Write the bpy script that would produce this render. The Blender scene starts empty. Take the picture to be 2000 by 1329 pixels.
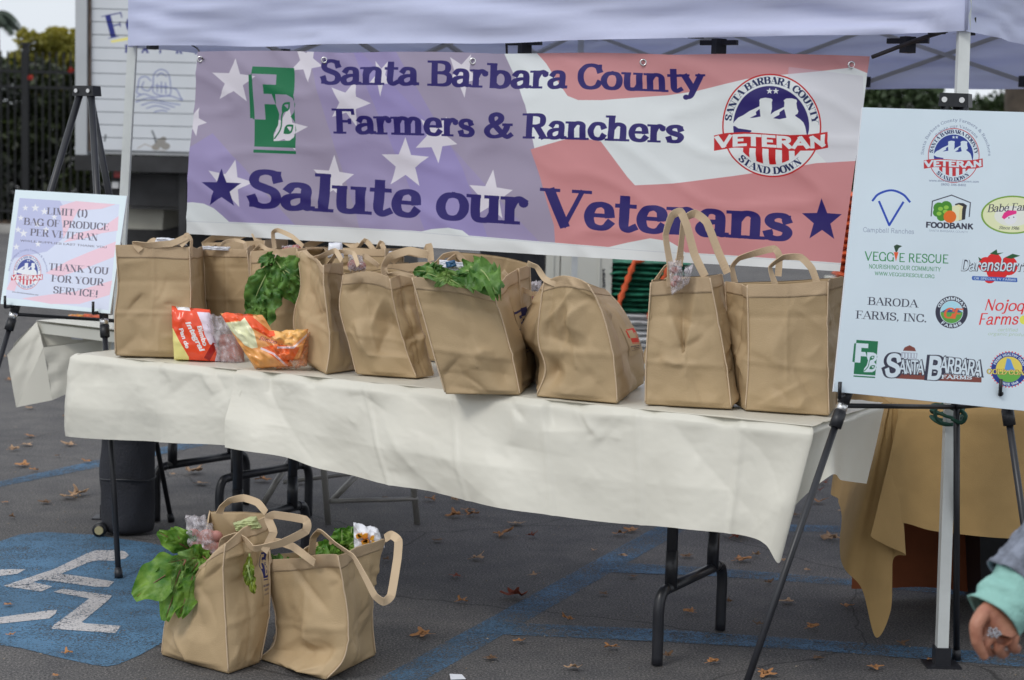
import bpy, bmesh, math, random
import numpy as np
from mathutils import Vector, Matrix
random.seed(7)
R = math.radians
scene = bpy.context.scene
COL = scene.collection

# ------------------------------------------------------------------ camera
FPX, CAMH, PITCH, ROLL = 3500.0, 1.426, math.atan(354.5 / 3500.0), 0.025
CP = Vector((0, 0, CAMH))
FWD = Vector((0, math.cos(PITCH), -math.sin(PITCH)))
R0, U0 = Vector((1, 0, 0)), Vector((0, math.sin(PITCH), math.cos(PITCH)))
RT = R0 * math.cos(ROLL) + U0 * math.sin(ROLL)
UP = U0 * math.cos(ROLL) - R0 * math.sin(ROLL)
cd = bpy.data.cameras.new('camera')
cam = bpy.data.objects.new('camera', cd)
COL.objects.link(cam)
cd.sensor_width = 23.6
cd.lens = 23.6 * FPX / 2000.0
cd.clip_end = 600
cd.dof.use_dof = True
cd.dof.focus_distance = 5.1
cd.dof.aperture_fstop = 3.4
m = Matrix.Identity(4)
for i in range(3):
    m[i][0], m[i][1], m[i][2], m[i][3] = RT[i], UP[i], -FWD[i], CP[i]
cam.matrix_world = m
scene.camera = cam

# ------------------------------------------------------------------ light
SUN_EL, SUN_AZ = R(46), R(222)
world = bpy.data.worlds.new("World")
scene.world = world
world.use_nodes = True
wn, wl = world.node_tree.nodes, world.node_tree.links
bg = wn['Background']
sky = wn.new('ShaderNodeTexSky')
sky.sky_type = 'NISHITA'
sky.sun_disc = False
sky.sun_elevation = SUN_EL
sky.sun_rotation = SUN_AZ
sky.dust_density = 3.0
hs = wn.new('ShaderNodeHueSaturation')
hs.inputs['Saturation'].default_value = 0.5
wl.new(sky.outputs[0], hs.inputs['Color'])
# a closed, evenly bright cloud cover laid over the clear sky
cn_ = wn.new('ShaderNodeTexNoise')
cn_.inputs['Scale'].default_value = 2.2
cn_.inputs['Detail'].default_value = 4
wtc = wn.new('ShaderNodeTexCoord')
wl.new(wtc.outputs['Generated'], cn_.inputs['Vector'])
ccr = wn.new('ShaderNodeValToRGB')
ccr.color_ramp.elements[0].color = (5.7, 6.1, 6.6, 1)
ccr.color_ramp.elements[1].color = (7.1, 7.4, 7.8, 1)
ccr.color_ramp.elements[0].position, ccr.color_ramp.elements[1].position = 0.35, 0.65
wl.new(cn_.outputs['Fac'], ccr.inputs['Fac'])
cmx = wn.new('ShaderNodeMixRGB')
cmx.inputs[0].default_value = 0.88
wl.new(hs.outputs[0], cmx.inputs[1])
wl.new(ccr.outputs['Color'], cmx.inputs[2])
wl.new(cmx.outputs[0], bg.inputs['Color'])
bg.inputs['Strength'].default_value = 0.15
sd = bpy.data.lights.new('sun', 'SUN')
sd.energy = 1.15
sd.angle = R(16)
sd.color = (1.0, 0.97, 0.93)
sun = bpy.data.objects.new('sun', sd)
COL.objects.link(sun)
# azimuth measured from +Y towards +X; the sun stands behind and to the left of the camera
sdir = Vector((math.sin(SUN_AZ) * math.cos(SUN_EL), math.cos(SUN_AZ) * math.cos(SUN_EL), math.sin(SUN_EL)))
sun.rotation_euler = sdir.to_track_quat('Z', 'Y').to_euler()
scene.view_settings.view_transform = 'Standard'
scene.view_settings.look = 'None'
scene.view_settings.gamma = 1
scene.view_settings.use_curve_mapping = False
scene.view_settings.exposure = -0.08
scene.render.engine = 'CYCLES'

# ------------------------------------------------------------------ geometry helpers
def ray(px, py):
    return FWD + RT * ((px - 1000) / FPX) - UP * ((py - 664.5) / FPX)

def at(px, py, Y):
    r = ray(px, py)
    return CP + r * (Y / r.y)

def zpl(px, py, z=0.0):
    r = ray(px, py)
    return CP + r * ((z - CAMH) / r.z)

def vpl(px, py, P, n):
    r = ray(px, py)
    return CP + r * ((P - CP).dot(n) / r.dot(n))

def srgb(r, g, b):
    o = []
    for c in (r, g, b):
        c = c / 255.0
        o.append(c / 12.92 if c <= 0.04045 else ((c + 0.055) / 1.055) ** 2.4)
    return tuple(o)

def vnoise(x, y, z=0.0, seed=0):
    x, y, z = np.broadcast_arrays(np.asarray(x, float), np.asarray(y, float), np.asarray(z, float))
    xi, yi, zi = np.floor(x).astype(np.int64), np.floor(y).astype(np.int64), np.floor(z).astype(np.int64)
    xf, yf, zf = x - xi, y - yi, z - zi
    def h(a, b, c):
        n = (a * 374761393 + b * 668265263 + c * 2147483647 + seed * 1274126177) & 0xffffffff
        n = ((n ^ (n >> 13)) * 1274126177) & 0xffffffff
        n = (n ^ (n >> 16)) & 0xffffffff
        return n / 4294967295.0 * 2 - 1
    s = lambda t: t * t * t * (t * (t * 6 - 15) + 10)
    u, v, w = s(xf), s(yf), s(zf)
    def lerp(a, b, t): return a + (b - a) * t
    a = lerp(lerp(h(xi, yi, zi), h(xi + 1, yi, zi), u), lerp(h(xi, yi + 1, zi), h(xi + 1, yi + 1, zi), u), v)
    b = lerp(lerp(h(xi, yi, zi + 1), h(xi + 1, yi, zi + 1), u), lerp(h(xi, yi + 1, zi + 1), h(xi + 1, yi + 1, zi + 1), u), v)
    return lerp(a, b, w)

def fbm(x, y, z=0.0, seed=0, o=3):
    t, a = 0, 1.0
    for i in range(o):
        t = t + a * vnoise(x * 2 ** i, y * 2 ** i, np.asarray(z) * 2 ** i, seed + i * 17)
        a *= 0.5
    return t

def facet(x, y, seed=0, warp=.35):
    """crisp creases: heights on a warped triangular lattice, joined by flat facets"""
    x, y = np.broadcast_arrays(np.asarray(x, float), np.asarray(y, float))
    x = x + warp * vnoise(x * .7, y * .7, 1.3, seed + 1)
    y = y + warp * vnoise(x * .7 + 9, y * .7, 4.1, seed + 2)
    s = (x + y) * 0.3660254
    u, v = x + s, y + s
    i, j = np.floor(u).astype(np.int64), np.floor(v).astype(np.int64)
    f, g = u - i, v - j
    def h(a, b):
        n = (a * 374761393 + b * 668265263 + seed * 1274126177) & 0xffffffff
        n = ((n ^ (n >> 13)) * 1274126177) & 0xffffffff
        return ((n ^ (n >> 16)) & 0xffffffff) / 4294967295.0 * 2 - 1
    lo = f > g
    h00, h11 = h(i, j), h(i + 1, j + 1)
    hm = np.where(lo, h(i + 1, j), h(i, j + 1))
    a = np.where(lo, 1 - f, 1 - g)
    b = np.where(lo, f - g, g - f)
    c = np.where(lo, g, f)
    return a * h00 + b * hm + c * h11

def creases(X, Y, n, x0, x1, y0, y1, seed, amp, lmin=.06, lmax=.2, w=.012, ang=None):
    """straight pulled folds: a sharp flank on one side, a long soft flank on the other"""
    rg = np.random.RandomState(seed)
    out = np.zeros(np.broadcast(X, Y).shape)
    for k in range(n):
        cx, cy = rg.uniform(x0, x1), rg.uniform(y0, y1)
        a = rg.uniform(0, math.pi) if ang is None else rg.normal(ang[0], ang[1])
        L = rg.uniform(lmin, lmax) / 2
        dx, dy = math.cos(a), math.sin(a)
        t = (X - cx) * dx + (Y - cy) * dy
        d = -(X - cx) * dy + (Y - cy) * dx
        d = d + .25 * t * t / max(L, .01) * rg.uniform(-1, 1)
        ww = w * rg.uniform(.7, 1.6) * (.5 + .5 * (t / L * (1 if rg.rand() < .5 else -1) + 1).clip(.2, 2))
        pr = np.where(d > 0, np.exp(-d / ww), np.exp(d / (ww * 3.2)))
        out += amp * rg.uniform(.4, 1.0) * rg.choice([-1, 1]) * pr * np.clip(1 - np.abs(t / L) ** 3, 0, 1)
    return out

def catmull(pts, ts):
    """sample a Catmull-Rom curve through pts (list of tuples/vectors) at params ts in 0..1"""
    P = np.array([tuple(p) for p in pts], float)
    n = len(P)
    if n == 2:
        t = np.asarray(ts)[:, None]
        return P[0] * (1 - t) + P[1] * t
    Q = np.vstack([2 * P[0] - P[1], P, 2 * P[-1] - P[-2]])
    out = []
    for t in ts:
        f = min(max(t, 0), 1) * (n - 1)
        i = min(int(f), n - 2)
        f -= i
        a, b, c, d = Q[i], Q[i + 1], Q[i + 2], Q[i + 3]
        out.append(0.5 * ((2 * b) + (c - a) * f + (2 * a - 5 * b + 4 * c - d) * f * f + (3 * b - a - 3 * c + d) * f ** 3))
    return np.array(out)

ORG = {}
def empty(name, loc, label, cat, group=None):
    o = bpy.data.objects.new(name, None)
    o.empty_display_size = 0.1
    o.location = loc
    COL.objects.link(o)
    ORG[o] = Vector(loc)
    return tag(o, label, cat, group)

def tag(o, label=None, cat=None, group=None, kind=None):
    if label: o['label'] = label
    if cat: o['category'] = cat
    if group: o['group'] = group
    if kind: o['kind'] = kind
    return o

def mesh(name, verts, faces, mt, parent=None, smooth=True, uvs=None, org=None, label=None, kind=None):
    me = bpy.data.meshes.new(name)
    o = bpy.data.objects.new(name, me)
    base = ORG.get(parent, Vector((0, 0, 0))) if parent is not None else Vector(org or (0, 0, 0))
    V = np.array([tuple(v) for v in verts], float).reshape(-1, 3) - np.array(tuple(base))
    me.from_pydata(V.tolist(), [], [tuple(f) for f in faces])
    if smooth:
        me.polygons.foreach_set('use_smooth', [True] * len(me.polygons))
    if uvs is not None:
        ul = me.uv_layers.new(name='UVMap')
        li = np.zeros(len(me.loops), dtype=np.int64)
        me.loops.foreach_get('vertex_index', li)
        U = np.array(uvs, dtype=float)[li]
        ul.data.foreach_set('uv', U.ravel())
    if mt is not None:
        me.materials.append(mt)
    me.update()
    COL.objects.link(o)
    if parent is not None:
        o.parent = parent
    else:
        o.location = base
    ORG[o] = base
    if label: o['label'] = label
    if kind: o['kind'] = kind
    return o

class MB:
    def __init__(s): s.v, s.f = [], []
    def add(s, vf):
        n = len(s.v)
        s.v += [tuple(p) for p in vf[0]]
        s.f += [tuple(i + n for i in f) for f in vf[1]]
        return s
    def build(s, name, mt, parent=None, smooth=False, **k):
        return mesh(name, s.v, s.f, mt, parent, smooth, **k)

def tube(pts, r, n=8, closed=False, caps=True, sq=False):
    pts = [Vector(p) for p in pts]
    rr = r if isinstance(r, (list, tuple)) else [r] * len(pts)
    V, F = [], []
    N = len(pts)
    ref = None
    for i, p in enumerate(pts):
        a = pts[i - 1] if (i > 0 or closed) else pts[0]
        b = pts[(i + 1) % N] if (i < N - 1 or closed) else pts[-1]
        t = (b - a).normalized()
        if ref is None:
            ref = t.orthogonal().normalized() if abs(t.z) > 0.9 or True else ref
            if sq:
                ref = (Vector((0, 1, 0)) - t * t.y).normalized()
        ref = (ref - t * ref.dot(t)).normalized()
        bn = t.cross(ref)
        for k in range(n):
            an = 2 * math.pi * k / n + (math.pi / n if sq else 0)
            V.append(p + (ref * math.cos(an) + bn * math.sin(an)) * rr[i])
    for i in range(N if closed else N - 1):
        j = (i + 1) % N
        for k in range(n):
            F.append((i * n + k, i * n + (k + 1) % n, j * n + (k + 1) % n, j * n + k))
    if caps and not closed:
        F.append(tuple(range(n))[::-1])
        F.append(tuple((N - 1) * n + k for k in range(n)))
    return V, F

def smoothpath(pts, k=4):
    return [Vector(p) for p in catmull(pts, np.linspace(0, 1, (len(pts) - 1) * k + 1))]

def box8(c):
    return list(c), [(0, 3, 2, 1), (4, 5, 6, 7), (0, 1, 5, 4), (1, 2, 6, 5), (2, 3, 7, 6), (3, 0, 4, 7)]

def box(c, sx, sy, sz, rz=0.0):
    """centre of the bottom face c"""
    c = Vector(c)
    x = Vector((math.cos(rz), math.sin(rz), 0)) * sx / 2
    y = Vector((-math.sin(rz), math.cos(rz), 0)) * sy / 2
    z = Vector((0, 0, sz))
    q = [c - x - y, c + x - y, c + x + y, c - x + y]
    return box8(q + [p + z for p in q])

def prism(pts, off):
    n = len(pts)
    off = Vector(off)
    V = [Vector(p) for p in pts] + [Vector(p) + off for p in pts]
    F = [tuple(range(n))[::-1], tuple(range(n, 2 * n))]
    F += [(i, (i + 1) % n, n + (i + 1) % n, n + i) for i in range(n)]
    return V, F

def gridf(nu, nv, off=0):
    return [(off + j * nu + i, off + j * nu + i + 1, off + (j + 1) * nu + i + 1, off + (j + 1) * nu + i) for j in range(nv - 1) for i in range(nu - 1)]

def ribbon(pts, w, wd, th=0.0016, k=4):
    """strap through pts; wd = width direction or list"""
    P = smoothpath(pts, k)
    Ln = []
    for i in range(len(pts) - 1):
        for j in range(k): Ln.append(Vector(pts[i]).lerp(Vector(pts[i + 1]), j / k))
    Ln.append(Vector(pts[-1]))
    P = [p.lerp(q, .55) for p, q in zip(P, Ln)]
    n = len(P)
    V, F = [], []
    for i, p in enumerate(P):
        t = (P[min(i + 1, n - 1)] - P[max(i - 1, 0)]).normalized()
        d = wd(i / (n - 1), t) if callable(wd) else Vector(wd)
        d = (d - t * d.dot(t)).normalized()
        nn = t.cross(d) * th / 2
        h = d * w / 2
        V += [p - h - nn, p + h - nn, p + h + nn, p - h + nn]
    for i in range(n - 1):
        a, b = 4 * i, 4 * i + 4
        for q in range(4):
            F.append((a + q, a + (q + 1) % 4, b + (q + 1) % 4, b + q))
    F += [(3, 2, 1, 0), tuple(4 * (n - 1) + q for q in range(4))]
    return V, F

def disc(c, n, r, k=16, th=0.002):
    n = Vector(n).normalized()
    a = n.orthogonal().normalized()
    b = n.cross(a)
    pts = [Vector(c) + (a * math.cos(2 * math.pi * i / k) + b * math.sin(2 * math.pi * i / k)) * r for i in range(k)]
    return prism(pts, n * th)

# ------------------------------------------------------------------ materials
def nodes(name):
    m = bpy.data.materials.new(name)
    m.use_nodes = True
    nt = m.node_tree
    return m, nt, nt.nodes['Principled BSDF']

def mat(name, col, rough=0.6, var=0.12, scale=8.0, bump=0.0, bscale=60.0, metal=0.0, trans=0.0, spec=0.5, coat=0.0, detail=4, col2=None):
    m, nt, p = nodes(name)
    n, l = nt.nodes, nt.links
    tc = n.new('ShaderNodeTexCoord')
    nz = n.new('ShaderNodeTexNoise')
    nz.inputs['Scale'].default_value = scale
    nz.inputs['Detail'].default_value = detail
    l.new(tc.outputs['Object'], nz.inputs['Vector'])
    cr = n.new('ShaderNodeValToRGB')
    c2 = col2 or tuple(c * (1 - var) for c in col)
    c1 = col if col2 else tuple(min(1, c * (1 + var)) for c in col)
    cr.color_ramp.elements[0].position = 0.35
    cr.color_ramp.elements[1].position = 0.65
    cr.color_ramp.elements[0].color = (*c2, 1)
    cr.color_ramp.elements[1].color = (*c1, 1)
    l.new(nz.outputs['Fac'], cr.inputs['Fac'])
    l.new(cr.outputs['Color'], p.inputs['Base Color'])
    p.inputs['Roughness'].default_value = rough
    p.inputs['Metallic'].default_value = metal
    p.inputs['Specular IOR Level'].default_value = spec
    p.inputs['Coat Weight'].default_value = coat
    if bump:
        nb = n.new('ShaderNodeTexNoise')
        nb.inputs['Scale'].default_value = bscale
        nb.inputs['Detail'].default_value = 5
        l.new(tc.outputs['Object'], nb.inputs['Vector'])
        bp = n.new('ShaderNodeBump')
        bp.inputs['Strength'].default_value = bump
        bp.inputs['Distance'].default_value = 0.01
        l.new(nb.outputs['Fac'], bp.inputs['Height'])
        l.new(bp.outputs['Normal'], p.inputs['Normal'])
    if trans:
        tr = n.new('ShaderNodeBsdfTranslucent')
        l.new(cr.outputs['Color'], tr.inputs['Color'])
        mx = n.new('ShaderNodeMixShader')
        mx.inputs[0].default_value = trans
        l.new(p.outputs[0], mx.inputs[1])
        l.new(tr.outputs[0], mx.inputs[2])
        l.new(mx.outputs[0], n['Material Output'].inputs['Surface'])
    return m

def film(name, col, alpha=0.35, rough=0.15):
    """thin clear plastic film"""
    m, nt, p = nodes(name)
    n, l = nt.nodes, nt.links
    p.inputs['Base Color'].default_value = (*col, 1)
    p.inputs['Roughness'].default_value = rough
    tr = n.new('ShaderNodeBsdfTransparent')
    nz = n.new('ShaderNodeTexNoise')
    nz.inputs['Scale'].default_value = 45
    nz.inputs['Detail'].default_value = 3
    tc = n.new('ShaderNodeTexCoord')
    l.new(tc.outputs['Object'], nz.inputs['Vector'])
    mr = n.new('ShaderNodeMapRange')
    mr.inputs['From Min'].default_value = 0.35
    mr.inputs['From Max'].default_value = 0.65
    mr.inputs['To Min'].default_value = max(0, alpha - 0.25)
    mr.inputs['To Max'].default_value = alpha + 0.25
    l.new(nz.outputs['Fac'], mr.inputs['Value'])
    mx = n.new('ShaderNodeMixShader')
    l.new(mr.outputs[0], mx.inputs[0])
    l.new(tr.outputs[0], mx.inputs[1])
    l.new(p.outputs[0], mx.inputs[2])
    l.new(mx.outputs[0], n['Material Output'].inputs['Surface'])
    return m

def printed(name, canvas, rough=0.5, bump=0.05, trans=0.0, spec=0.4):
    """flat print computed by this script, with a little fabric grain over it"""
    h, w = canvas.a.shape[:2]
    im = bpy.data.images.new(name, w, h, alpha=False, float_buffer=False)
    im.colorspace_settings.name = 'sRGB'
    a = np.clip(canvas.a[::-1], 0, 1)
    s = np.where(a <= 0.0031308, a * 12.92, 1.055 * np.power(a, 1 / 2.4) - 0.055)
    out = np.ones((h, w, 4), np.float32)
    out[..., :3] = s
    im.pixels.foreach_set(out.ravel())
    im.update()
    im.pack()
    m, nt, p = nodes(name)
    n, l = nt.nodes, nt.links
    it = n.new('ShaderNodeTexImage')
    it.image = im
    it.extension = 'EXTEND'
    tc = n.new('ShaderNodeTexCoord')
    nz = n.new('ShaderNodeTexNoise')
    nz.inputs['Scale'].default_value = 4
    nz.inputs['Detail'].default_value = 6
    l.new(tc.outputs['Object'], nz.inputs['Vector'])
    mr = n.new('ShaderNodeMapRange')
    mr.inputs['To Min'].default_value = 0.9
    mr.inputs['To Max'].default_value = 1.06
    l.new(nz.outputs['Fac'], mr.inputs['Value'])
    mu = n.new('ShaderNodeVectorMath')
    mu.operation = 'SCALE'
    l.new(it.outputs['Color'], mu.inputs[0])
    l.new(mr.outputs[0], mu.inputs['Scale'])
    l.new(mu.outputs[0], p.inputs['Base Color'])
    p.inputs['Roughness'].default_value = rough
    p.inputs['Specular IOR Level'].default_value = spec
    if bump:
        nb = n.new('ShaderNodeTexNoise')
        nb.inputs['Scale'].default_value = 90
        l.new(tc.outputs['Object'], nb.inputs['Vector'])
        bp = n.new('ShaderNodeBump')
        bp.inputs['Strength'].default_value = bump
        bp.inputs['Distance'].default_value = 0.005
        l.new(nb.outputs['Fac'], bp.inputs['Height'])
        l.new(bp.outputs['Normal'], p.inputs['Normal'])
    if trans:
        tr = n.new('ShaderNodeBsdfTranslucent')
        l.new(mu.outputs[0], tr.inputs['Color'])
        mx = n.new('ShaderNodeMixShader')
        mx.inputs[0].default_value = trans
        l.new(p.outputs[0], mx.inputs[1])
        l.new(tr.outputs[0], mx.inputs[2])
        l.new(mx.outputs[0], n['Material Output'].inputs['Surface'])
    return m

# ------------------------------------------------------------------ flat print: a small painter in numpy
def homography(src, dst):
    A, b = [], []
    for (x, y), (u, v) in zip(src, dst):
        A.append([x, y, 1, 0, 0, 0, -u * x, -u * y]); b.append(u)
        A.append([0, 0, 0, x, y, 1, -v * x, -v * y]); b.append(v)
    h = np.linalg.solve(np.array(A, float), np.array(b, float))
    return np.append(h, 1).reshape(3, 3)

class Canvas:
    def __init__(s, w, h, bgc, quad=None):
        """quad: the four corners (TL TR BR BL) of the sheet in the units the drawing is given in"""
        s.w, s.h = w, h
        s.a = np.ones((h, w, 3), np.float32) * np.array(bgc, np.float32)
        s.m = np.zeros((h, w), np.float32)
        s.H = homography(quad, [(0, 0), (w, 0), (w, h), (0, h)]) if quad else np.eye(3)
        s.bb = None
    def xf(s, P):
        P = np.asarray(P, float)
        q = np.c_[P, np.ones(len(P))] @ s.H.T
        return q[:, :2] / q[:, 2:3]
    def poly(s, *loops):
        L = [s.xf(p) for p in loops]
        al = np.vstack(L)
        x0, x1 = int(max(0, math.floor(al[:, 0].min()))), int(min(s.w, math.ceil(al[:, 0].max()) + 1))
        y0, y1 = int(max(0, math.floor(al[:, 1].min()))), int(min(s.h, math.ceil(al[:, 1].max()) + 1))
        if x1 <= x0 or y1 <= y0: return s
        A = np.vstack(L)
        B = np.vstack([np.roll(p, -1, 0) for p in L])
        px = np.arange(x0, x1)
        K = 3
        for y in range(y0, y1):
            for k in range(K):
                yy = y + (k + 0.5) / K
                c = (A[:, 1] <= yy) != (B[:, 1] <= yy)
                if not c.any(): continue
                a, b = A[c], B[c]
                xs = np.sort(a[:, 0] + (yy - a[:, 1]) / (b[:, 1] - a[:, 1]) * (b[:, 0] - a[:, 0]))
                for q in range(0, len(xs) - 1, 2):
                    l0, l1 = int(max(x0, math.floor(xs[q]))), int(min(x1, math.ceil(xs[q + 1])))
                    if l1 <= l0: continue
                    p = px[l0 - x0:l1 - x0]
                    s.m[y, l0:l1] += np.clip(np.minimum(p + 1, xs[q + 1]) - np.maximum(p, xs[q]), 0, 1) / K
        bb = (x0, y0, x1, y1)
        s.bb = bb if s.bb is None else (min(s.bb[0], x0), min(s.bb[1], y0), max(s.bb[2], x1), max(s.bb[3], y1))
        return s
    def fill(s, col, al=1.0):
        if s.bb is None: return s
        x0, y0, x1, y1 = s.bb
        m = np.clip(s.m[y0:y1, x0:x1], 0, 1)[..., None] * al
        s.a[y0:y1, x0:x1] = s.a[y0:y1, x0:x1] * (1 - m) + np.array(col, np.float32) * m
        s.m[y0:y1, x0:x1] = 0
        s.bb = None
        return s
    def ell(s, cx, cy, rx, ry, n=48):
        t = np.linspace(0, 2 * math.pi, n, endpoint=False)
        return s.poly(np.c_[cx + rx * np.cos(t), cy + ry * np.sin(t)])
    def line(s, pts, w, k=1):
        P = catmull(pts, np.linspace(0, 1, (len(pts) - 1) * k + 1)) if k > 1 else np.array(pts, float)
        for a, b in zip(P[:-1], P[1:]):
            d = b - a
            L = np.hypot(*d)
            if L < 1e-9: continue
            d = d / L
            nn = np.array([-d[1], d[0]]) * w / 2
            e = d * w * 0.3
            s.poly([a - e + nn, b + e + nn, b + e - nn, a - e - nn])
        return s
    def star(s, cx, cy, r, rot=0, inner=0.40, sk=1.0):
        p = []
        for i in range(10):
            q = r if i % 2 == 0 else r * inner
            an = rot + math.pi * i / 5 - math.pi / 2
            p.append((cx + q * math.cos(an) * sk, cy + q * math.sin(an)))
        return s.poly(p)

# skeleton alphabet: p = straight strokes, c = curves, s = slab serif centres, d = dot.  t/T force thin/thick
XH = 0.68
def _g():
    G = {}
    def g(ch, adv, *ops): G[ch] = (adv, ops)
    p, c, s = 'p', 'c', 's'
    g('A', .86, ('t', (.07, 0), (.43, 1)), ('T', (.43, 1), (.79, 0)), ('t', (.2, .34), (.66, .34)), (s, .07, 0), (s, .79, 0))
    g('B', .80, (p, (.18, 0), (.18, 1)), (c, (.18, 1), (.45, 1), (.62, .93), (.67, .77), (.62, .6), (.45, .53), (.18, .53)), (c, (.2, .53), (.5, .53), (.69, .44), (.73, .27), (.67, .08), (.5, 0), (.18, 0)), (s, .14, 0), (s, .14, 1))
    g('C', .82, (c, (.75, .72), (.66, .92), (.46, 1), (.25, .94), (.12, .72), (.09, .5), (.12, .28), (.25, .06), (.47, 0), (.67, .08), (.77, .27)), ('v', .75, .98, .66))
    g('D', .86, (p, (.18, 0), (.18, 1)), (c, (.18, 1), (.45, 1), (.65, .91), (.76, .7), (.79, .5), (.76, .3), (.65, .09), (.45, 0), (.18, 0)), (s, .14, 0), (s, .14, 1))
    g('E', .76, (p, (.18, 0), (.18, 1)), ('t', (.18, 1), (.66, 1)), ('t', (.18, .52), (.52, .52)), ('t', (.18, 0), (.7, 0)), (s, .14, 0), (s, .14, 1), ('v', .66, 1, .78), ('v', .7, .24, 0), ('v', .53, .62, .42))
    g('F', .72, (p, (.18, 0), (.18, 1)), ('t', (.18, 1), (.66, 1)), ('t', (.18, .5), (.52, .5)), (s, .18, 0), (s, .14, 1), ('v', .66, 1, .76), ('v', .53, .61, .39))
    g('G', .88, (c, (.75, .74), (.66, .92), (.46, 1), (.25, .94), (.12, .72), (.09, .5), (.12, .28), (.25, .06), (.47, 0), (.64, .05), (.76, .16)), (p, (.76, .0), (.76, .42)), (s, .74, .46), ('v', .75, .98, .68))
    g('H', .90, (p, (.18, 0), (.18, 1)), (p, (.72, 0), (.72, 1)), ('t', (.18, .52), (.72, .52)), (s, .18, 0), (s, .18, 1), (s, .72, 0), (s, .72, 1))
    g('I', .42, (p, (.21, 0), (.21, 1)), (s, .21, 0), (s, .21, 1))
    g('J', .6, (c, (.42, 1), (.42, .4), (.4, .12), (.28, 0), (.14, .03), (.07, .16)), (s, .42, 1))
    g('K', .84, (p, (.18, 0), (.18, 1)), ('t', (.66, 1), (.2, .46)), ('T', (.36, .62), (.72, 0)), (s, .18, 0), (s, .18, 1), (s, .66, 1), (s, .72, 0))
    g('L', .70, (p, (.18, 0), (.18, 1)), ('t', (.18, 0), (.64, 0)), (s, .14, 0), (s, .18, 1), ('v', .64, .26, 0))
    g('M', 1.04, ('t', (.16, 0), (.16, 1)), ('T', (.18, 1), (.5, .06)), ('t', (.5, .06), (.84, 1)), ('T', (.86, 0), (.86, 1)), (s, .16, 0), (s, .14, 1), (s, .86, 0), (s, .88, 1))
    g('N', .90, ('t', (.17, 0), (.17, 1)), ('T', (.17, 1), (.73, 0)), ('t', (.73, 0), (.73, 1)), (s, .17, 0), (s, .12, 1), (s, .73, 1))
    g('O', .88, (c, (.44, 1), (.24, .95), (.12, .75), (.09, .5), (.12, .25), (.24, .05), (.44, 0), (.64, .05), (.76, .25), (.79, .5), (.76, .75), (.64, .95), (.44, 1)))
    g('P', .74, (p, (.18, 0), (.18, 1)), (c, (.18, 1), (.46, 1), (.62, .92), (.67, .73), (.62, .54), (.46, .46), (.18, .46)), (s, .18, 0), (s, .14, 1))
    g('Q', .88, (c, (.44, 1), (.24, .95), (.12, .75), (.09, .5), (.12, .25), (.24, .05), (.44, 0), (.64, .05), (.76, .25), (.79, .5), (.76, .75), (.64, .95), (.44, 1)), ('T', (.48, .2), (.78, -.14)))
    g('R', .84, (p, (.18, 0), (.18, 1)), (c, (.18, 1), (.46, 1), (.62, .93), (.66, .76), (.62, .58), (.46, .51), (.18, .51)), ('T', (.44, .5), (.72, 0)), (s, .18, 0), (s, .14, 1), (s, .76, 0))
    g('S', .72, (c, (.62, .76), (.55, .94), (.37, 1), (.18, .94), (.11, .77), (.17, .62), (.36, .53), (.56, .43), (.63, .26), (.56, .07), (.36, 0), (.17, .06), (.09, .26)), ('v', .62, .98, .7), ('v', .09, .3, .02))
    g('T', .76, (p, (.38, 0), (.38, 1)), ('t', (.06, 1), (.70, 1)), (s, .38, 0), ('v', .06, 1, .78), ('v', .70, 1, .78))
    g('U', .88, (c, (.17, 1), (.17, .38), (.22, .1), (.44, 0), (.64, .1), (.71, .38), (.71, 1)), (s, .17, 1), (s, .71, 1))
    g('V', .84, ('T', (.07, 1), (.42, 0)), ('t', (.42, 0), (.77, 1)), (s, .07, 1), (s, .77, 1))
    g('W', 1.16, ('T', (.07, 1), (.33, 0)), ('t', (.33, 0), (.58, .95)), ('T', (.58, .95), (.83, 0)), ('t', (.83, 0), (1.09, 1)), (s, .07, 1), (s, 1.09, 1))
    g('X', .84, ('T', (.1, 1), (.74, 0)), ('t', (.74, 1), (.1, 0)), (s, .1, 1), (s, .74, 0), (s, .74, 1), (s, .1, 0))
    g('Y', .82, ('T', (.08, 1), (.41, .46)), ('t', (.41, .46), (.74, 1)), (p, (.41, 0), (.41, .48)), (s, .08, 1), (s, .74, 1), (s, .41, 0))
    g('Z', .76, ('t', (.1, 1), (.66, 1)), ('T', (.66, 1), (.1, 0)), ('t', (.1, 0), (.68, 0)), ('v', .1, 1, .78), ('v', .68, .22, 0))
    x = XH
    g('a', .66, (c, (.12, .52), (.2, .65), (.34, x), (.46, .62), (.5, .48), (.5, .14), (.53, .03), (.64, .02)), (c, (.5, .38), (.28, .36), (.12, .28), (.08, .14), (.16, .01), (.3, 0), (.42, .06), (.5, .16)))
    g('b', .72, (p, (.16, 0), (.16, 1)), (c, (.17, .5), (.28, .65), (.42, x), (.57, .58), (.63, .34), (.57, .09), (.42, 0), (.28, .03), (.17, .16)), (s, .11, 1))
    g('c', .62, (c, (.54, .5), (.48, .63), (.34, x), (.18, .61), (.09, .34), (.16, .08), (.34, 0), (.48, .05), (.56, .18)))
    g('d', .74, (p, (.56, 0), (.56, 1)), (c, (.55, .5), (.44, .65), (.3, x), (.15, .58), (.09, .34), (.15, .09), (.3, 0), (.44, .03), (.55, .16)), (s, .51, 1), (s, .61, 0))
    g('e', .64, ('t', (.1, .36), (.54, .36)), (c, (.55, .36), (.52, .56), (.44, .65), (.33, x), (.17, .6), (.09, .34), (.16, .08), (.34, 0), (.48, .04), (.57, .17)))
    g('f', .46, (c, (.46, .9), (.4, 1), (.28, .96), (.21, .8), (.21, .5), (.21, 0)), ('t', (.05, x), (.4, x)), (s, .21, 0))
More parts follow.
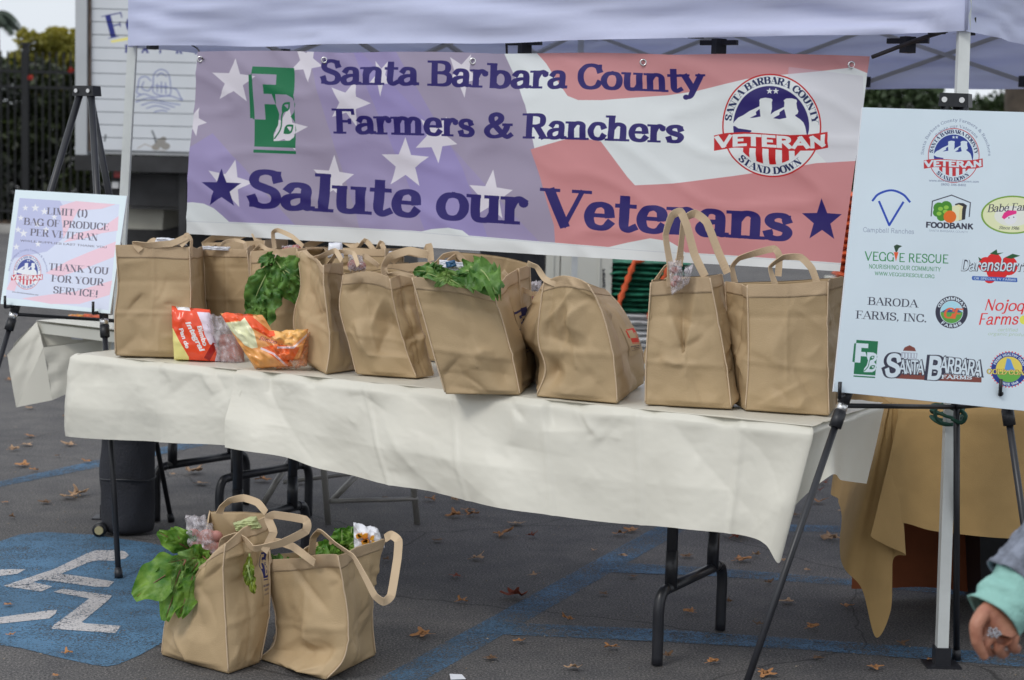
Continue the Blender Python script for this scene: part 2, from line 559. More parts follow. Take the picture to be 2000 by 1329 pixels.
    g('g', .70, (c, (.3, x), (.14, .6), (.1, .45), (.16, .3), (.3, .24), (.44, .3), (.5, .45), (.45, .6), (.3, x)), (c, (.2, .27), (.12, .16), (.18, .07), (.4, .04), (.58, -.04), (.56, -.2), (.34, -.28), (.12, -.22), (.08, -.1), (.2, .03)), ('t', (.46, .6), (.64, .66)))
    g('h', .76, (p, (.17, 0), (.17, 1)), (c, (.18, .46), (.3, .64), (.44, x), (.56, .6), (.58, .44), (.58, 0)), (s, .12, 1), (s, .17, 0), (s, .58, 0))
    g('i', .38, (p, (.19, 0), (.19, x)), ('d', .19, .9, .1), (s, .15, x), (s, .19, 0))
    g('j', .38, (c, (.22, x), (.22, .1), (.18, -.2), (.02, -.26)), ('d', .2, .9, .1), (s, .17, x))
    g('k', .74, (p, (.17, 0), (.17, 1)), ('t', (.54, x), (.19, .28)), ('T', (.32, .42), (.6, 0)), (s, .12, 1), (s, .17, 0), (s, .54, x), (s, .6, 0))
    g('l', .38, (p, (.19, 0), (.19, 1)), (s, .14, 1), (s, .19, 0))
    g('m', 1.1, (p, (.17, 0), (.17, x)), (c, (.18, .46), (.28, .64), (.4, x), (.52, .6), (.54, .44), (.54, 0)), (c, (.55, .46), (.65, .64), (.77, x), (.89, .6), (.91, .44), (.91, 0)), (s, .12, x), (s, .17, 0), (s, .54, 0), (s, .91, 0))
    g('n', .76, (p, (.17, 0), (.17, x)), (c, (.18, .46), (.3, .64), (.44, x), (.56, .6), (.58, .44), (.58, 0)), (s, .12, x), (s, .17, 0), (s, .58, 0))
    g('o', .70, (c, (.35, x), (.19, .63), (.1, .48), (.08, .34), (.1, .2), (.19, .05), (.35, 0), (.51, .05), (.6, .2), (.62, .34), (.6, .48), (.51, .63), (.35, x)))
    g('p', .72, (p, (.16, -.28), (.16, x)), (c, (.17, .5), (.28, .65), (.42, x), (.57, .58), (.63, .34), (.57, .09), (.42, 0), (.28, .03), (.17, .16)), (s, .11, x), (s, .16, -.28))
    g('q', .72, (p, (.56, -.28), (.56, x)), (c, (.55, .5), (.44, .65), (.3, x), (.15, .58), (.09, .34), (.15, .09), (.3, 0), (.44, .03), (.55, .16)), (s, .56, -.28))
    g('r', .58, (p, (.17, 0), (.17, x)), (c, (.18, .42), (.26, .6), (.38, x), (.5, .6)), ('d', .48, .56, .085), (s, .12, x), (s, .19, 0))
    g('s', .58, (c, (.48, .5), (.42, .64), (.28, x), (.14, .62), (.1, .5), (.17, .4), (.3, .35), (.45, .28), (.5, .17), (.43, .04), (.28, 0), (.13, .04), (.08, .18)), ('v', .49, .67, .48), ('v', .08, .22, .01))
    g('t', .48, (c, (.21, .92), (.21, .4), (.22, .1), (.32, 0), (.46, .08)), ('t', (.05, x), (.42, x)))
    g('u', .76, (c, (.16, x), (.16, .25), (.2, .05), (.34, 0), (.48, .05), (.57, .2)), (p, (.58, 0), (.58, x)), (s, .11, x), (s, .53, x), (s, .63, 0))
    g('v', .70, ('T', (.08, x), (.35, 0)), ('t', (.35, 0), (.62, x)), (s, .08, x), (s, .62, x))
    g('w', .98, ('T', (.07, x), (.28, 0)), ('t', (.28, 0), (.49, .62)), ('T', (.49, .62), (.7, 0)), ('t', (.7, 0), (.91, x)), (s, .07, x), (s, .91, x))
    g('y', .70, ('T', (.08, x), (.37, .04)), (c, (.63, x), (.37, .02), (.26, -.22), (.12, -.26)), (s, .08, x), (s, .62, x), ('d', .12, -.2, .08))
    g('z', .62, ('t', (.1, x), (.5, x)), ('T', (.5, x), (.1, 0)), ('t', (.1, 0), (.54, 0)))
    g('&', .98, (c, (.92, .1), (.78, 0), (.62, .14), (.36, .5), (.24, .72), (.26, .92), (.42, 1), (.56, .9), (.54, .72), (.36, .56), (.16, .42), (.08, .22), (.18, .04), (.38, 0), (.6, .1), (.74, .34), (.78, .52)), ('t', (.66, .54), (.92, .54)))
    g('(', .36, (c, (.3, 1.08), (.14, .8), (.1, .45), (.14, .1), (.3, -.16)))
    g(')', .36, (c, (.06, 1.08), (.22, .8), (.26, .45), (.22, .1), (.06, -.16)))
    g('!', .36, (p, (.18, .3), (.18, 1)), ('d', .18, .07, .09))
    g('.', .3, ('d', .14, .07, .09)); g(',', .3, ('d', .14, .07, .09), ('t', (.18, .04), (.08, -.16)))
    g('-', .4, ('t', (.06, .38), (.34, .38))); g(':', .3, ('d', .14, .07, .08), ('d', .14, .5, .08))
    g('1', .5, (p, (.27, 0), (.27, 1)), ('t', (.27, 1), (.1, .84)), (s, .27, 0))
    g('0', .6, (c, (.3, 1), (.14, .85), (.08, .5), (.14, .15), (.3, 0), (.46, .15), (.52, .5), (.46, .85), (.3, 1)))
    g('2', .6, (c, (.1, .76), (.18, .96), (.34, 1), (.5, .84), (.44, .55), (.1, 0)), ('t', (.1, 0), (.54, 0)))
    g('3', .6, (c, (.1, .86), (.3, 1), (.48, .8), (.28, .53), (.52, .28), (.3, 0), (.08, .14)))
    g('4', .6, (p, (.42, 0), (.42, 1)), ('t', (.42, 1), (.06, .28)), ('t', (.06, .28), (.56, .28)))
    g('5', .6, ('t', (.14, 1), (.5, 1)), (p, (.14, 1), (.12, .55)), (c, (.12, .55), (.34, .62), (.52, .34), (.36, .02), (.1, .08)))
    g('6', .6, (c, (.48, .96), (.22, .8), (.09, .4), (.18, .04), (.36, 0), (.52, .2), (.44, .5), (.26, .54), (.1, .36)))
    g('8', .6, (c, (.3, .54), (.12, .76), (.3, 1), (.48, .76), (.3, .54), (.09, .26), (.3, 0), (.52, .26), (.3, .54)))
    g('9', .6, (c, (.12, .04), (.38, .2), (.51, .6), (.42, .96), (.24, 1), (.08, .8), (.16, .5), (.34, .46), (.5, .64)))
    g('\u00e9', .64, *G['e'][1], ('t', (.3, .8), (.46, .98)))
    g(' ', .36)
    return G
GL = _g()
# style: thick, thin, serif half-length, serif thickness
BOOK = (.225, .105, .11, .085); TIMES = (.15, .05, .13, .04); DIDOT = (.2, .035, .14, .03); STENC = (.27, .05, .15, .04)
SANS = (.15, .13, 0, 0); SANSB = (.25, .21, 0, 0); LIGHT = (.085, .08, 0, 0); HAND = (.13, .1, 0, 0)

def textf(cv, txt, fn, st, sp=0.0, sh=0.0):
    """fn(u, v): u runs 0..1 along the line, v in cap heights above the baseline. returns nothing; call cv.fill after"""
    TK, TN, SL, STH = st
    tot = sum(GL.get(ch, GL['o'])[0] + sp for ch in txt) - sp
    def M(P):
        P = np.asarray(P, float)
        x = P[:, 0] + sh * P[:, 1]
        return np.array([fn(a / tot, b) for a, b in zip(x, P[:, 1])])
    yy = lambda y: TN / 2 + y * (1 - TN) if y >= 0 else y + TN / 2
    x0 = 0.0
    for ch in txt:
        adv, ops = GL.get(ch, GL['o'])
        for op in ops:
            k = op[0]
            if k == 's':
                if not SL: continue
                x, y = op[1] + x0, op[2]
                L = SL + TK / 2
                ya, yb = (y, y + STH) if y <= 0.01 else (y - STH, y)
                if 0.4 < y < 0.5: ya, yb = y - STH, y
                if abs(y - XH) < .01: ya, yb = yy(y) + TN / 2 - STH, yy(y) + TN / 2
                Lw = L
                if ch.islower() and y > .3: Lw = SL * .55 + TK / 2
                cv.poly(M([(x - Lw, ya), (x + Lw, ya), (x + Lw, yb), (x - Lw, yb)]))
            elif k == 'v':
                if not SL: continue
                x, a, b = op[1] + x0, op[2], op[3]
                h = STH * 0.7
                cv.poly(M([(x - h, a), (x + h, a), (x + h, b), (x - h, b)]))
            elif k == 'd':
                r = op[3] + (TK - .15) * .35
                t = np.linspace(0, 6.283, 12, endpoint=False)
                cv.poly(M(np.c_[op[1] + x0 + r * np.cos(t), op[2] + r * np.sin(t)]))
            else:
                pts = np.array([(q[0] + x0, yy(q[1])) for q in op[1:]])
                if k == 'c':
                    pts = catmull(pts, np.linspace(0, 1, (len(pts) - 1) * 7 + 1))
                d = np.gradient(pts, axis=0)
                d /= np.maximum(1e-9, np.hypot(d[:, 0], d[:, 1]))[:, None]
                if k == 't': w = np.full(len(pts), TN)
                elif k == 'T': w = np.full(len(pts), TK)
                else: w = TN + (TK - TN) * np.abs(d[:, 1]) ** 0.8
                if k == 'c' and ch in 'Ss&': w = np.maximum(w, TN + (TK - TN) * np.clip(1 - np.abs(np.linspace(-1, 1, len(w))) * 2.2, 0, 1))
                if k == 'c' and len(w) > 12:
                    for _ in range(3): w = np.convolve(np.pad(w, 3, 'edge'), np.ones(7) / 7, 'valid')
                nn = np.c_[-d[:, 1], d[:, 0]] * w[:, None] / 2
                ex = TN / 2
                A, B = pts + nn, pts - nn
                A[0] -= d[0] * ex; B[0] -= d[0] * ex; A[-1] += d[-1] * ex; B[-1] += d[-1] * ex
                if k == 'c':
                    for i in range(len(pts) - 1):
                        cv.poly(M([A[i], A[i + 1], B[i + 1], B[i]]))
                else:
                    cv.poly(M(np.vstack([A, B[::-1]])))
        x0 += adv + sp

def text(cv, txt, p0, p1, hgt, st, col, sp=0.0, sh=0.0, up=None, al=1.0):
    p0, p1 = np.array(p0, float), np.array(p1, float)
    d = p1 - p0
    L = np.hypot(*d)
    n = np.array([d[1], -d[0]]) / L if up is None else np.array(up, float)
    textf(cv, txt, lambda u, v: p0 + d * u + n * hgt * v, st, sp, sh)
    cv.fill(col, al)

def arctext(cv, txt, c, rx, ry, a0, a1, hgt, st, col, sp=0.05, inv=False, M=None):
    """angles in degrees, clockwise from the top; inv for text read along the bottom"""
    M = M or (lambda x, y: (x, y))
    def fn(u, v):
        a = R(a0 + (a1 - a0) * u)
        k = (1 + hgt * v / ry) if not inv else (1 - hgt * v / ry)
        return M(c[0] + rx * k * math.sin(a), c[1] - ry * k * math.cos(a))
    textf(cv, txt, fn, st, sp)
    cv.fill(col)

# ------------------------------------------------------------------ artwork
def pc(r, g, b, k=0.62):
    return tuple(min(0.92, c / k) for c in srgb(r, g, b))
NAVY, GREEN, REDP, WHT = pc(34, 24, 90), pc(18, 98, 62), pc(165, 22, 26), pc(194, 198, 208)

def vet_logo(cv, M, white, blue=NAVY, red=REDP, ring=True, ink=None):
    """round salute emblem; M maps emblem units (about 1440 wide) to the sheet"""
    ink = ink or pc(22, 32, 75)
    m = lambda P: np.array([M(x, y) for x, y in P])
    def ell(cx, cy, rx, ry, n=72, a0=0, a1=360):
        t = np.linspace(R(a0), R(a1), n)
        return [(cx + rx * math.sin(a), cy - ry * math.cos(a)) for a in t]
    C = (702, 697)
    cv.poly(m(ell(*C, 533, 555))).fill(red)
    cv.poly(m(ell(*C, 517, 539))).fill(white)
    cv.poly(m(ell(698, 697, 408, 424))).fill(blue)
    cv.poly(m([(270, 700), (305, 650), (345, 610), (400, 585), (470, 540), (585, 490), (590, 455), (586, 425), (600, 408), (650, 398), (710, 406), (726, 420), (716, 450), (718, 520), (704, 578), (745, 545), (845, 495), (850, 450), (842, 425), (870, 405), (930, 403), (975, 415), (984, 430), (976, 455), (982, 510), (994, 540), (985, 568), (962, 580), (960, 592), (1010, 625), (1045, 660), (1062, 700), (1085, 800), (400, 800), (490, 762), (490, 748), (430, 738), (345, 725), (310, 700)])).fill(white)
    cv.poly(m([(470, 615), (545, 580), (540, 550), (585, 518), (590, 600), (520, 612)])).poly(m([(728, 618), (795, 580), (797, 552), (845, 518), (868, 612), (800, 628)])).fill(blue)
    for sx in (698, 765):
        p = []
        for i in range(10):
            q = 36 if i % 2 == 0 else 15
            an = math.pi * i / 5 - math.pi / 2
            p.append((sx + q * math.cos(an), 328 + q * math.sin(an)))
        cv.poly(m(p))
    cv.fill(white)
    cv.poly(m([(285, 930)] + ell(698, 697, 408, 424, 40, 120, 240)[::1] + [(285, 930)])).fill(white)
    for x0, x1 in ((400, 468), (536, 607), (672, 745), (812, 885), (945, 1010)):
        def yb(x): return 697 + 418 * math.sqrt(max(0, 1 - ((x - 698) / 402) ** 2))
        cv.poly(m([(x0, 930), (x1, 930), (x1, yb(x1)), ((x0 + x1) / 2, yb((x0 + x1) / 2)), (x0, yb(x0))]))
    cv.fill(red)
    cv.poly(m([(82, 800), (200, 776), (400, 764), (700, 786), (900, 797), (1100, 790), (1300, 758), (1306, 930), (1150, 962), (900, 967), (600, 942), (300, 932), (85, 967)])).fill(red)
    def fn(u, v):
        x = 100 + 1185 * u
        yc = np.interp(u, [0, .12, .3, .5, .7, .88, 1], [940, 925, 915, 930, 945, 940, 912])
        return M(x, yc - v * 132)
    textf(cv, 'VETERAN', fn, (.27, .22, 0, 0), .02)
    cv.fill(white)
    arctext(cv, 'SANTA BARBARA COUNTY', (702, 700), 436, 452, -83, 86, 74, STENC, ink, .04, False, M)
    arctext(cv, 'STAND DOWN', (702, 697), 500, 520, 226, 140, 74, STENC, ink, .04, True, M)

def fb_logo(cv, M, col, ground=None, leafc=None):
    """square farm emblem with F and B cut out of a green block; units 0..100 by 0..170"""
    m = lambda P: np.array([M(x, y) for x, y in P])
    blk = m([(8, 0), (100, 0), (100, 155), (8, 155)])
    F = m([(6, 14), (60, 14), (60, 34), (32, 34), (32, 52), (58, 52), (58, 72), (32, 72), (32, 102), (4, 102)])
    B = m([(50, 52), (84, 52), (97, 58), (102, 70), (98, 86), (90, 94), (99, 104), (102, 120), (96, 134), (86, 141), (50, 143), (50, 128), (60, 112), (64, 90), (50, 72)])
    cv.poly(blk, F, B[:-1]).fill(col)
    cv.poly(m([(8, 161), (100, 161), (100, 167), (8, 167)])).poly(m([(0, 16), (6, 16), (4, 100), (-2, 100)])).fill(col)
    for (a, b) in (((70, 86), (90, 66)), ((72, 128), (96, 110))):
        ax, ay, bx, by = *a, *b
        mx, my = (ax + bx) / 2, (ay + by) / 2
        dx, dy = bx - ax, by - ay
        pts = []
        for t in np.linspace(0, 1, 9):
            k = .30 * math.sin(math.pi * t)
            pts.append((ax + dx * t - dy * k, ay + dy * t + dx * k))
        for t in np.linspace(1, 0, 9):
            k = .30 * math.sin(math.pi * t)
            pts.append((ax + dx * t + dy * k, ay + dy * t - dx * k))
        cv.poly(m(pts), m([((x_ - mx) * .62 + mx, (y_ - my) * .55 + my) for x_, y_ in pts[4:14]]))
    cv.line(m([(52, 138), (66, 118), (70, 92), (76, 84)]), abs(cv_w(cv, M)) * 3, 5)
    cv.fill(col)

def cv_w(cv, M):
    """sheet units for one emblem unit"""
    q = np.array(M(1, 0)) - np.array(M(0, 0))
    return float(np.hypot(*q))

# --- banner
BQ = [(393, 100), (1700, 108), (1636, 531), (367, 457)]
bc = Canvas(2300, 640, pc(138, 129, 149), BQ)
c2 = lambda L: [(350 + x * .35, 60 + y * .35) for x, y in L]
c3 = lambda L: [(1000 + x * .3612, 60 + y * .3612) for x, y in L]
bc.poly([(600, 95), (700, 95), (1060, 475), (700, 460)]).fill(pc(131, 121, 168), .45)
bc.poly([(690, 95), (770, 95), (905, 330), (960, 480), (830, 460)]).fill(pc(126, 116, 172), .45)
bc.poly([(360, 300), (420, 260), (600, 470), (360, 470)]).fill(pc(134, 124, 176), .5)
bc.poly([(984, 95), (1710, 95), (1710, 545), (1103, 545), (1088, 440), (1052, 300), (1028, 205)]).fill(WHT)
bc.poly(c3([(115, 110), (1950, 110), (1935, 228), (1850, 195), (1700, 215), (1270, 265), (1000, 325), (850, 345), (500, 378), (370, 378), (310, 355), (230, 250), (180, 180)])).fill(pc(176, 122, 124))
bc.poly(c3([(115, 642), (300, 590), (400, 582), (500, 600), (560, 680), (640, 790), (680, 835), (880, 825), (1200, 785), (1500, 740), (1640, 715), (1870, 700), (1900, 1300), (950, 1300), (250, 1300), (240, 1050), (170, 800)])).fill(pc(178, 120, 122))
bc.poly(c3([(1500, 200), (1900, 240), (1900, 690), (1700, 715), (1480, 500)])).fill(pc(172, 166, 182), .35)
bc.poly(c3([(500, 1178), (640, 1145), (760, 1122), (860, 1138), (910, 1170), (940, 1200)])).fill(WHT)
bc.poly(c2([(45, 960), (90, 957), (150, 965), (200, 990), (240, 1030), (290, 1085), (40, 1085)])).fill(WHT)
bc.poly(c2([(1280, 1135), (1400, 1108), (1500, 1100), (1580, 1115), (1660, 1175), (1300, 1170)])).fill(WHT)
for (x, y, r, rot, sk) in ((318, 285, 128, .1, 1), (715, 175, 115, .5, .8), (1130, 260, 110, -.6, .55), (1250, 742, 148, .05, .95), (1430, 600, 140, .55, .9), (848, 830, 140, .1, .85), (290, 855, 140, .25, .9), (1745, 920, 148, .1, .9), (955, 400, 140, .35, .85), (1590, 245, 130, .5, .8), (590, 550, 130, .2, 1), (100, 505, 85, .4, .8)):
    bc.star(350 + x * .35, 60 + y * .35, r * .35, rot, .42, sk)
bc.fill(pc(196, 192, 202), .92)
bc.poly([(360, 430), (500, 436), (800, 451), (1000, 467), (1250, 487), (1645, 515), (1645, 545), (360, 470)]).fill(pc(196, 200, 206))
bc.line([(366, 432), (800, 453), (1250, 489), (1640, 517)], 1.2).fill(pc(160, 165, 175), .6)
fb_logo(bc, lambda x, y: (491 + x * .86 + (y / 170) * -1.5, 131 + y * 1.0 + x * .03), GREEN)
text(bc, 'Santa Barbara County', (628, 164), (1374, 180), 49, BOOK, NAVY, .02)
text(bc, 'Farmers & Ranchers', (653, 260), (1336, 279), 49, BOOK, NAVY, .02)
text(bc, 'Salute our Veterans', (484, 405), (1540, 472), 75, BOOK, NAVY, .02)
bc.star(437, 369, 40, .03, .4, .95).star(1601, 431, 44, .02, .42, .95).fill(NAVY)
vet_logo(bc, lambda x, y: (1380 + x * .1806, 120 + y * .1806), WHT)
bc.a *= .86
M_banner = printed('banner print', bc, rough=0.36, bump=0.03, trans=0.10, spec=0.35)

# --- sponsor board on the right easel
SQ = [(1685, 210), (2052, 221), (2032, 806), (1628, 765)]
SWH = pc(196, 208, 224, .72)
sc_ = Canvas(900, 1350, SWH, SQ)
k6 = lambda x, y: (1660 + x * .18816, 220 + y * .18816)
k7 = lambda x, y: (1640 + x * .2483, 450 + y * .2483)
m6 = lambda L: [k6(*p) for p in L]
m7 = lambda L: [k7(*p) for p in L]
INK, GRY = pc(45, 45, 60), pc(110, 120, 140)
vet_logo(sc_, lambda x, y: k6(765 + (x - 80) * .502, 120 + (y - 60) * .512), SWH, pc(32, 48, 120), pc(165, 40, 45))
arctext(sc_, 'Santa Barbara County Farmers & Ranchers', k6(1100, 450), 63, 67, -88, 90, 6.0, TIMES, GRY, .06)
arctext(sc_, 'Salute our Veterans', k6(1100, 450), 50.5, 55, -48, 52, 6.0, TIMES, GRY, .06)
text(sc_, 'www.sbcveteranstanddown.com', k6(820, 716), k6(1340, 730), 4.5, SANS, GRY)
text(sc_, '(805) 346-8402', k6(945, 758), k6(1205, 766), 4.5, SANS, GRY)
BLU = pc(30, 62, 150)
sc_.line(m6([(235, 915), (300, 845), (430, 808), (550, 850), (622, 928)]), 4.0, 6).line(m6([(303, 925), (408, 1170), (553, 932)]), 4.2).fill(BLU)
text(sc_, 'Campbell Ranches', k6(135, 1240), k6(665, 1262), 9.5, LIGHT, GRY)
sc_.line(m6([(843, 1075), (856, 920), (1055, 858), (1250, 935), (1238, 1082)]), 2.0).fill(INK)
for q, (x, y, rr) in enumerate(((925, 990, 60), (1000, 975, 60), (905, 1040, 45), (985, 1050, 70), (950, 1080, 50), (1030, 1000, 40))):
    sc_.ell(*k6(x, y), rr * .188, rr * .18, 14)
sc_.fill(pc(60, 120, 35))
for x, y in ((940, 1000), (990, 1030), (1000, 985), (925, 1050)):
    sc_.ell(*k6(x, y), 5, 4, 10)
sc_.fill(pc(125, 170, 60))
sc_.poly(m6([(1090, 950), (1130, 938), (1180, 942), (1215, 965), (1205, 1005), (1195, 1110), (1130, 1125)])).fill(pc(40, 40, 45))
sc_.poly(m6([(1075, 970), (1130, 955), (1175, 975), (1165, 1010), (1160, 1115), (1090, 1128)])).fill(pc(215, 190, 140))
sc_.poly(m6([(1060, 975), (1100, 962), (1145, 985), (1135, 1015), (1130, 1122), (1080, 1130), (1060, 1040)])).fill(pc(232, 208, 160))
sc_.ell(*k6(1038, 1082), 12.4, 12, 30).fill(pc(222, 95, 28))
text(sc_, 'FOODBANK', k6(785, 1195), k6(1278, 1215), 11.5, SANSB, INK, .03)
text(sc_, 'SANTA BARBARA COUNTY', k6(820, 1235), k6(1225, 1253), 4, LIGHT, GRY)
sc_.ell(*k6(1690, 1062), 62, 37.5).fill(pc(105, 140, 50))
sc_.ell(*k6(1690, 1062), 58.5, 34.5).fill(pc(196, 214, 158))
sc_.ell(*k6(1690, 1075), 36, 20).fill(pc(222, 232, 205), .7)
text(sc_, 'Bab\u00e9 Farms', k6(1425, 1035), k6(1960, 1010), 15, TIMES, INK, .0, .25)
text(sc_, 'Since 1986', k6(1545, 1210), k6(1755, 1218), 6, TIMES, INK, 0, .2)
sc_.ell(*k6(1665, 1100), 12.5, 12, 20).fill(pc(226, 214, 214))
sc_.poly(m6([(1575, 1090), (1600, 1040), (1650, 1015), (1730, 1020), (1728, 1050), (1650, 1075), (1600, 1110)])).fill(pc(205, 40, 115))
sc_.ell(*k6(1650, 1095), 1.4, 1.2, 8).ell(*k6(1700, 1088), 1.4, 1.2, 8).fill(INK)
VG = pc(32, 115, 60)
text(sc_, 'VEGG', k7(195, 238), k7(428, 247), 18, HAND, VG, 0)
text(sc_, 'E RESCUE', k7(462, 250), k7(855, 262), 17.5, HAND, VG, 0)
sc_.poly(m7([(425, 172), (462, 172), (442, 245)])).fill(pc(200, 80, 40))
sc_.poly(m7([(440, 172), (425, 125), (448, 112), (492, 125), (465, 140), (452, 170)])).fill(pc(35, 60, 40))
text(sc_, 'NOURISHING OUR COMMUNITY', k7(228, 300), k7(795, 325), 8.5, HAND, VG)
text(sc_, 'WWW.VEGGIERESCUE.ORG', k7(275, 352), k7(745, 378), 7, HAND, VG)
RDR = pc(190, 30, 30)
for x, y, rx, ry in ((1215, 250, 62, 70), (1150, 270, 60, 60), (1330, 280, 70, 75), (1240, 330, 85, 60), (1180, 390, 40, 28)):
    sc_.ell(*k7(x, y), rx * .248, ry * .248, 20)
sc_.fill(RDR)
sc_.poly(m7([(1180, 185), (1235, 150), (1240, 180), (1290, 175), (1240, 195)])).poly(m7([(1300, 215), (1360, 185), (1420, 200), (1350, 225)])).poly(m7([(1090, 210), (1120, 230), (1100, 245)])).fill(pc(30, 75, 40))
text(sc_, 'Darensberries', k7(950, 322), k7(1560, 330), 24, (.26, .18, 0, 0), INK, 0, .2)
text(sc_, 'Darensberries', k7(948, 318), k7(1558, 326), 24, (.15, .1, 0, 0), SWH, 0, .2)
sc_.poly(m7([(1045, 360), (1395, 375), (1398, 405), (1390, 408), (1045, 392), (1038, 375)])).fill(pc(40, 80, 150))
text(sc_, 'OR SPECIALTY FARMS', k7(1055, 386), k7(1385, 400), 4.5, SANS, SWH)
text(sc_, 'BARODA', k7(220, 585), k7(612, 608), 15, TIMES, INK, .04)
text(sc_, 'FARMS, INC.', k7(126, 694), k7(685, 725), 15.5, TIMES, INK, .02)
sc_.ell(*k7(880, 645), 31.5, 31.5).fill(INK)
sc_.ell(*k7(880, 645), 22.5, 22.5).fill(SWH)
sc_.ell(*k7(880, 645), 21.5, 21.5).fill(pc(150, 190, 220))
t = np.linspace(R(88), R(272), 24)
gx, gy = k7(880, 645)
sc_.poly([(gx + 21.5 * math.sin(a), gy - 21.5 * math.cos(a)) for a in t]).fill(pc(80, 140, 60))
sc_.poly([(gx - 21, gy), (gx - 8, gy - 8), (gx, gy - 4), (gx + 9, gy - 8), (gx + 21, gy)]).fill(pc(60, 70, 120))
text(sc_, 'GF', k7(810, 690), k7(950, 700), 21, (.2, .12, 0, 0), pc(215, 90, 50), -.1, .2)
arctext(sc_, 'GRIMMWAY', (gx, gy), 24, 24, -68, 72, 6, SANSB, SWH, .1)
arctext(sc_, 'FARMS', (gx, gy), 30, 30, 225, 138, 6, SANSB, SWH, .2, True)
NR = pc(196, 40, 42)
text(sc_, 'Nojoqui', k7(1130, 630), k7(1560, 640), 22, (.14, .08, 0, 0), NR, 0, .25)
text(sc_, 'Farms', k7(1085, 745), k7(1400, 742), 23, (.14, .08, 0, 0), NR, 0, .25)
sc_.ell(*k7(1450, 705), 9, 9, 16).fill(pc(235, 200, 80))
text(sc_, 'certified', k7(1240, 795), k7(1400, 797), 6.5, LIGHT, pc(150, 170, 140), 0, .2)
text(sc_, 'organic produce', k7(1165, 825), k7(1490, 835), 6.5, LIGHT, pc(150, 170, 140), 0, .2)
fb_logo(sc_, lambda x, y: (1669 + x * .46 - y * .035, 664 + y * .43 + x * .03), pc(25, 98, 62))
BRN = pc(110, 58, 50)
sc_.poly(m7([(440, 1130), (700, 1115), (1115, 1160), (1115, 1198), (800, 1185), (440, 1165)])).fill(BRN)
text(sc_, 'S', k7(345, 1160), k7(470, 1165), 50, (.42, .3, 0, 0), INK, 0, .1)
text(sc_, 'ANTA', k7(462, 1132), k7(662, 1142), 30, (.42, .28, .1, .08), INK, -.08)
text(sc_, 'B', k7(668, 1180), k7(795, 1185), 50, (.42, .3, 0, 0), INK, 0, .1)
text(sc_, 'ARBARA', k7(780, 1120), k7(1115, 1158), 33, (.42, .28, .1, .08), INK, -.08)
text(sc_, 'S', k7(352, 1155), k7(465, 1160), 47, (.22, .16, 0, 0), SWH, 0, .1)
text(sc_, 'ANTA', k7(465, 1128), k7(660, 1138), 28, (.2, .13, 0, 0), SWH, -.08)
text(sc_, 'B', k7(678, 1175), k7(788, 1180), 47, (.22, .16, 0, 0), SWH, 0, .1)
text(sc_, 'ARBARA', k7(783, 1116), k7(1112, 1154), 31, (.2, .13, 0, 0), SWH, -.08)
text(sc_, 'FARMS', k7(800, 1168), k7(1040, 1175), 7.5, (.2, .16, .1, .1), SWH, .03)
sc_.poly(m7([(497, 948), (510, 922), (550, 905), (590, 925), (600, 952)])).fill(BRN)
sc_.poly(m7([(485, 958), (612, 966), (606, 1012), (480, 1004)])).fill(pc(150, 155, 165))
for x in (500, 525, 550, 575, 597):
    sc_.poly(m7([(x - 6, 968), (x + 6, 969), (x + 5, 1005), (x - 7, 1003)]))
sc_.fill(SWH)
gx, gy = k7(1332, 1095)
for i in range(36):
    a = 2 * math.pi * i / 36
    sc_.ell(gx + 36 * math.cos(a), gy + 34.5 * math.sin(a), 1.6, 1.6, 6)
sc_.fill(pc(200, 60, 60))
sc_.ell(gx, gy, 35, 33.5).fill(pc(28, 50, 120))
sc_.ell(gx, gy, 26, 25).fill(pc(235, 180, 80))
t = np.linspace(R(100), R(260), 20)
sc_.poly([(gx + 26 * math.sin(a), gy - 25 * math.cos(a)) for a in t]).fill(pc(90, 150, 60))
sc_.poly([(gx - 8, gy - 4), (gx - 4, gy - 22), (gx + 3, gy - 20), (gx + 8, gy - 6), (gx + 12, gy + 2), (gx - 10, gy + 2)]).fill(pc(80, 130, 190))
text(sc_, 'GOLD COAST', (gx - 43, gy + 9), (gx + 46, gy + 12), 10.5, (.3, .2, .12, .1), pc(120, 60, 30), 0)
text(sc_, 'GOLD COAST', (gx - 42.5, gy + 8.5), (gx + 45, gy + 11.5), 9.5, (.16, .08, .1, .06), pc(240, 200, 110), 0)
arctext(sc_, 'SINCE 1978', (gx, gy), 33, 31.5, 215, 145, 5, SANSB, SWH, .1, True)
arctext(sc_, 'FRESH HEALTHY GOOD', (gx, gy), 27.5, 26.5, -70, 75, 5, SANSB, SWH, .1)
sc_.a *= np.array([.93, .94, .97], np.float32)
M_sponsor = printed('sponsor board print', sc_, rough=0.55, bump=0.0)

# --- notice on the left easel
LQ = [(30, 371), (248, 383), (215, 613), (1, 594)]
LWH = pc(196, 208, 224, .70)
lc = Canvas(760, 800, LWH, LQ)
k5 = lambda x, y: (x * .3537, 350 + y * .3537)
m5 = lambda L: [k5(*p) for p in L]
lc.poly(m5([(108, 105), (660, 140), (600, 725), (30, 655)])).fill(pc(190, 196, 214, .7))
lc.poly(m5([(108, 105), (330, 120), (370, 180), (345, 330), (260, 400), (65, 440)])).fill(pc(168, 172, 198, .7))
lc.poly(m5([(330, 150), (420, 122), (640, 140), (560, 165), (430, 175), (350, 330), (345, 260)])).poly(m5([(655, 205), (650, 285), (560, 300), (460, 330), (350, 350), (420, 300), (560, 270)])).poly(m5([(640, 345), (630, 430), (480, 490), (330, 540), (250, 520), (380, 450), (500, 400)])).poly(m5([(620, 560), (605, 640), (440, 690), (280, 690), (120, 660), (260, 640), (420, 620)])).poly(m5([(70, 540), (110, 540), (80, 620), (35, 610)])).fill(pc(216, 178, 188, .7))
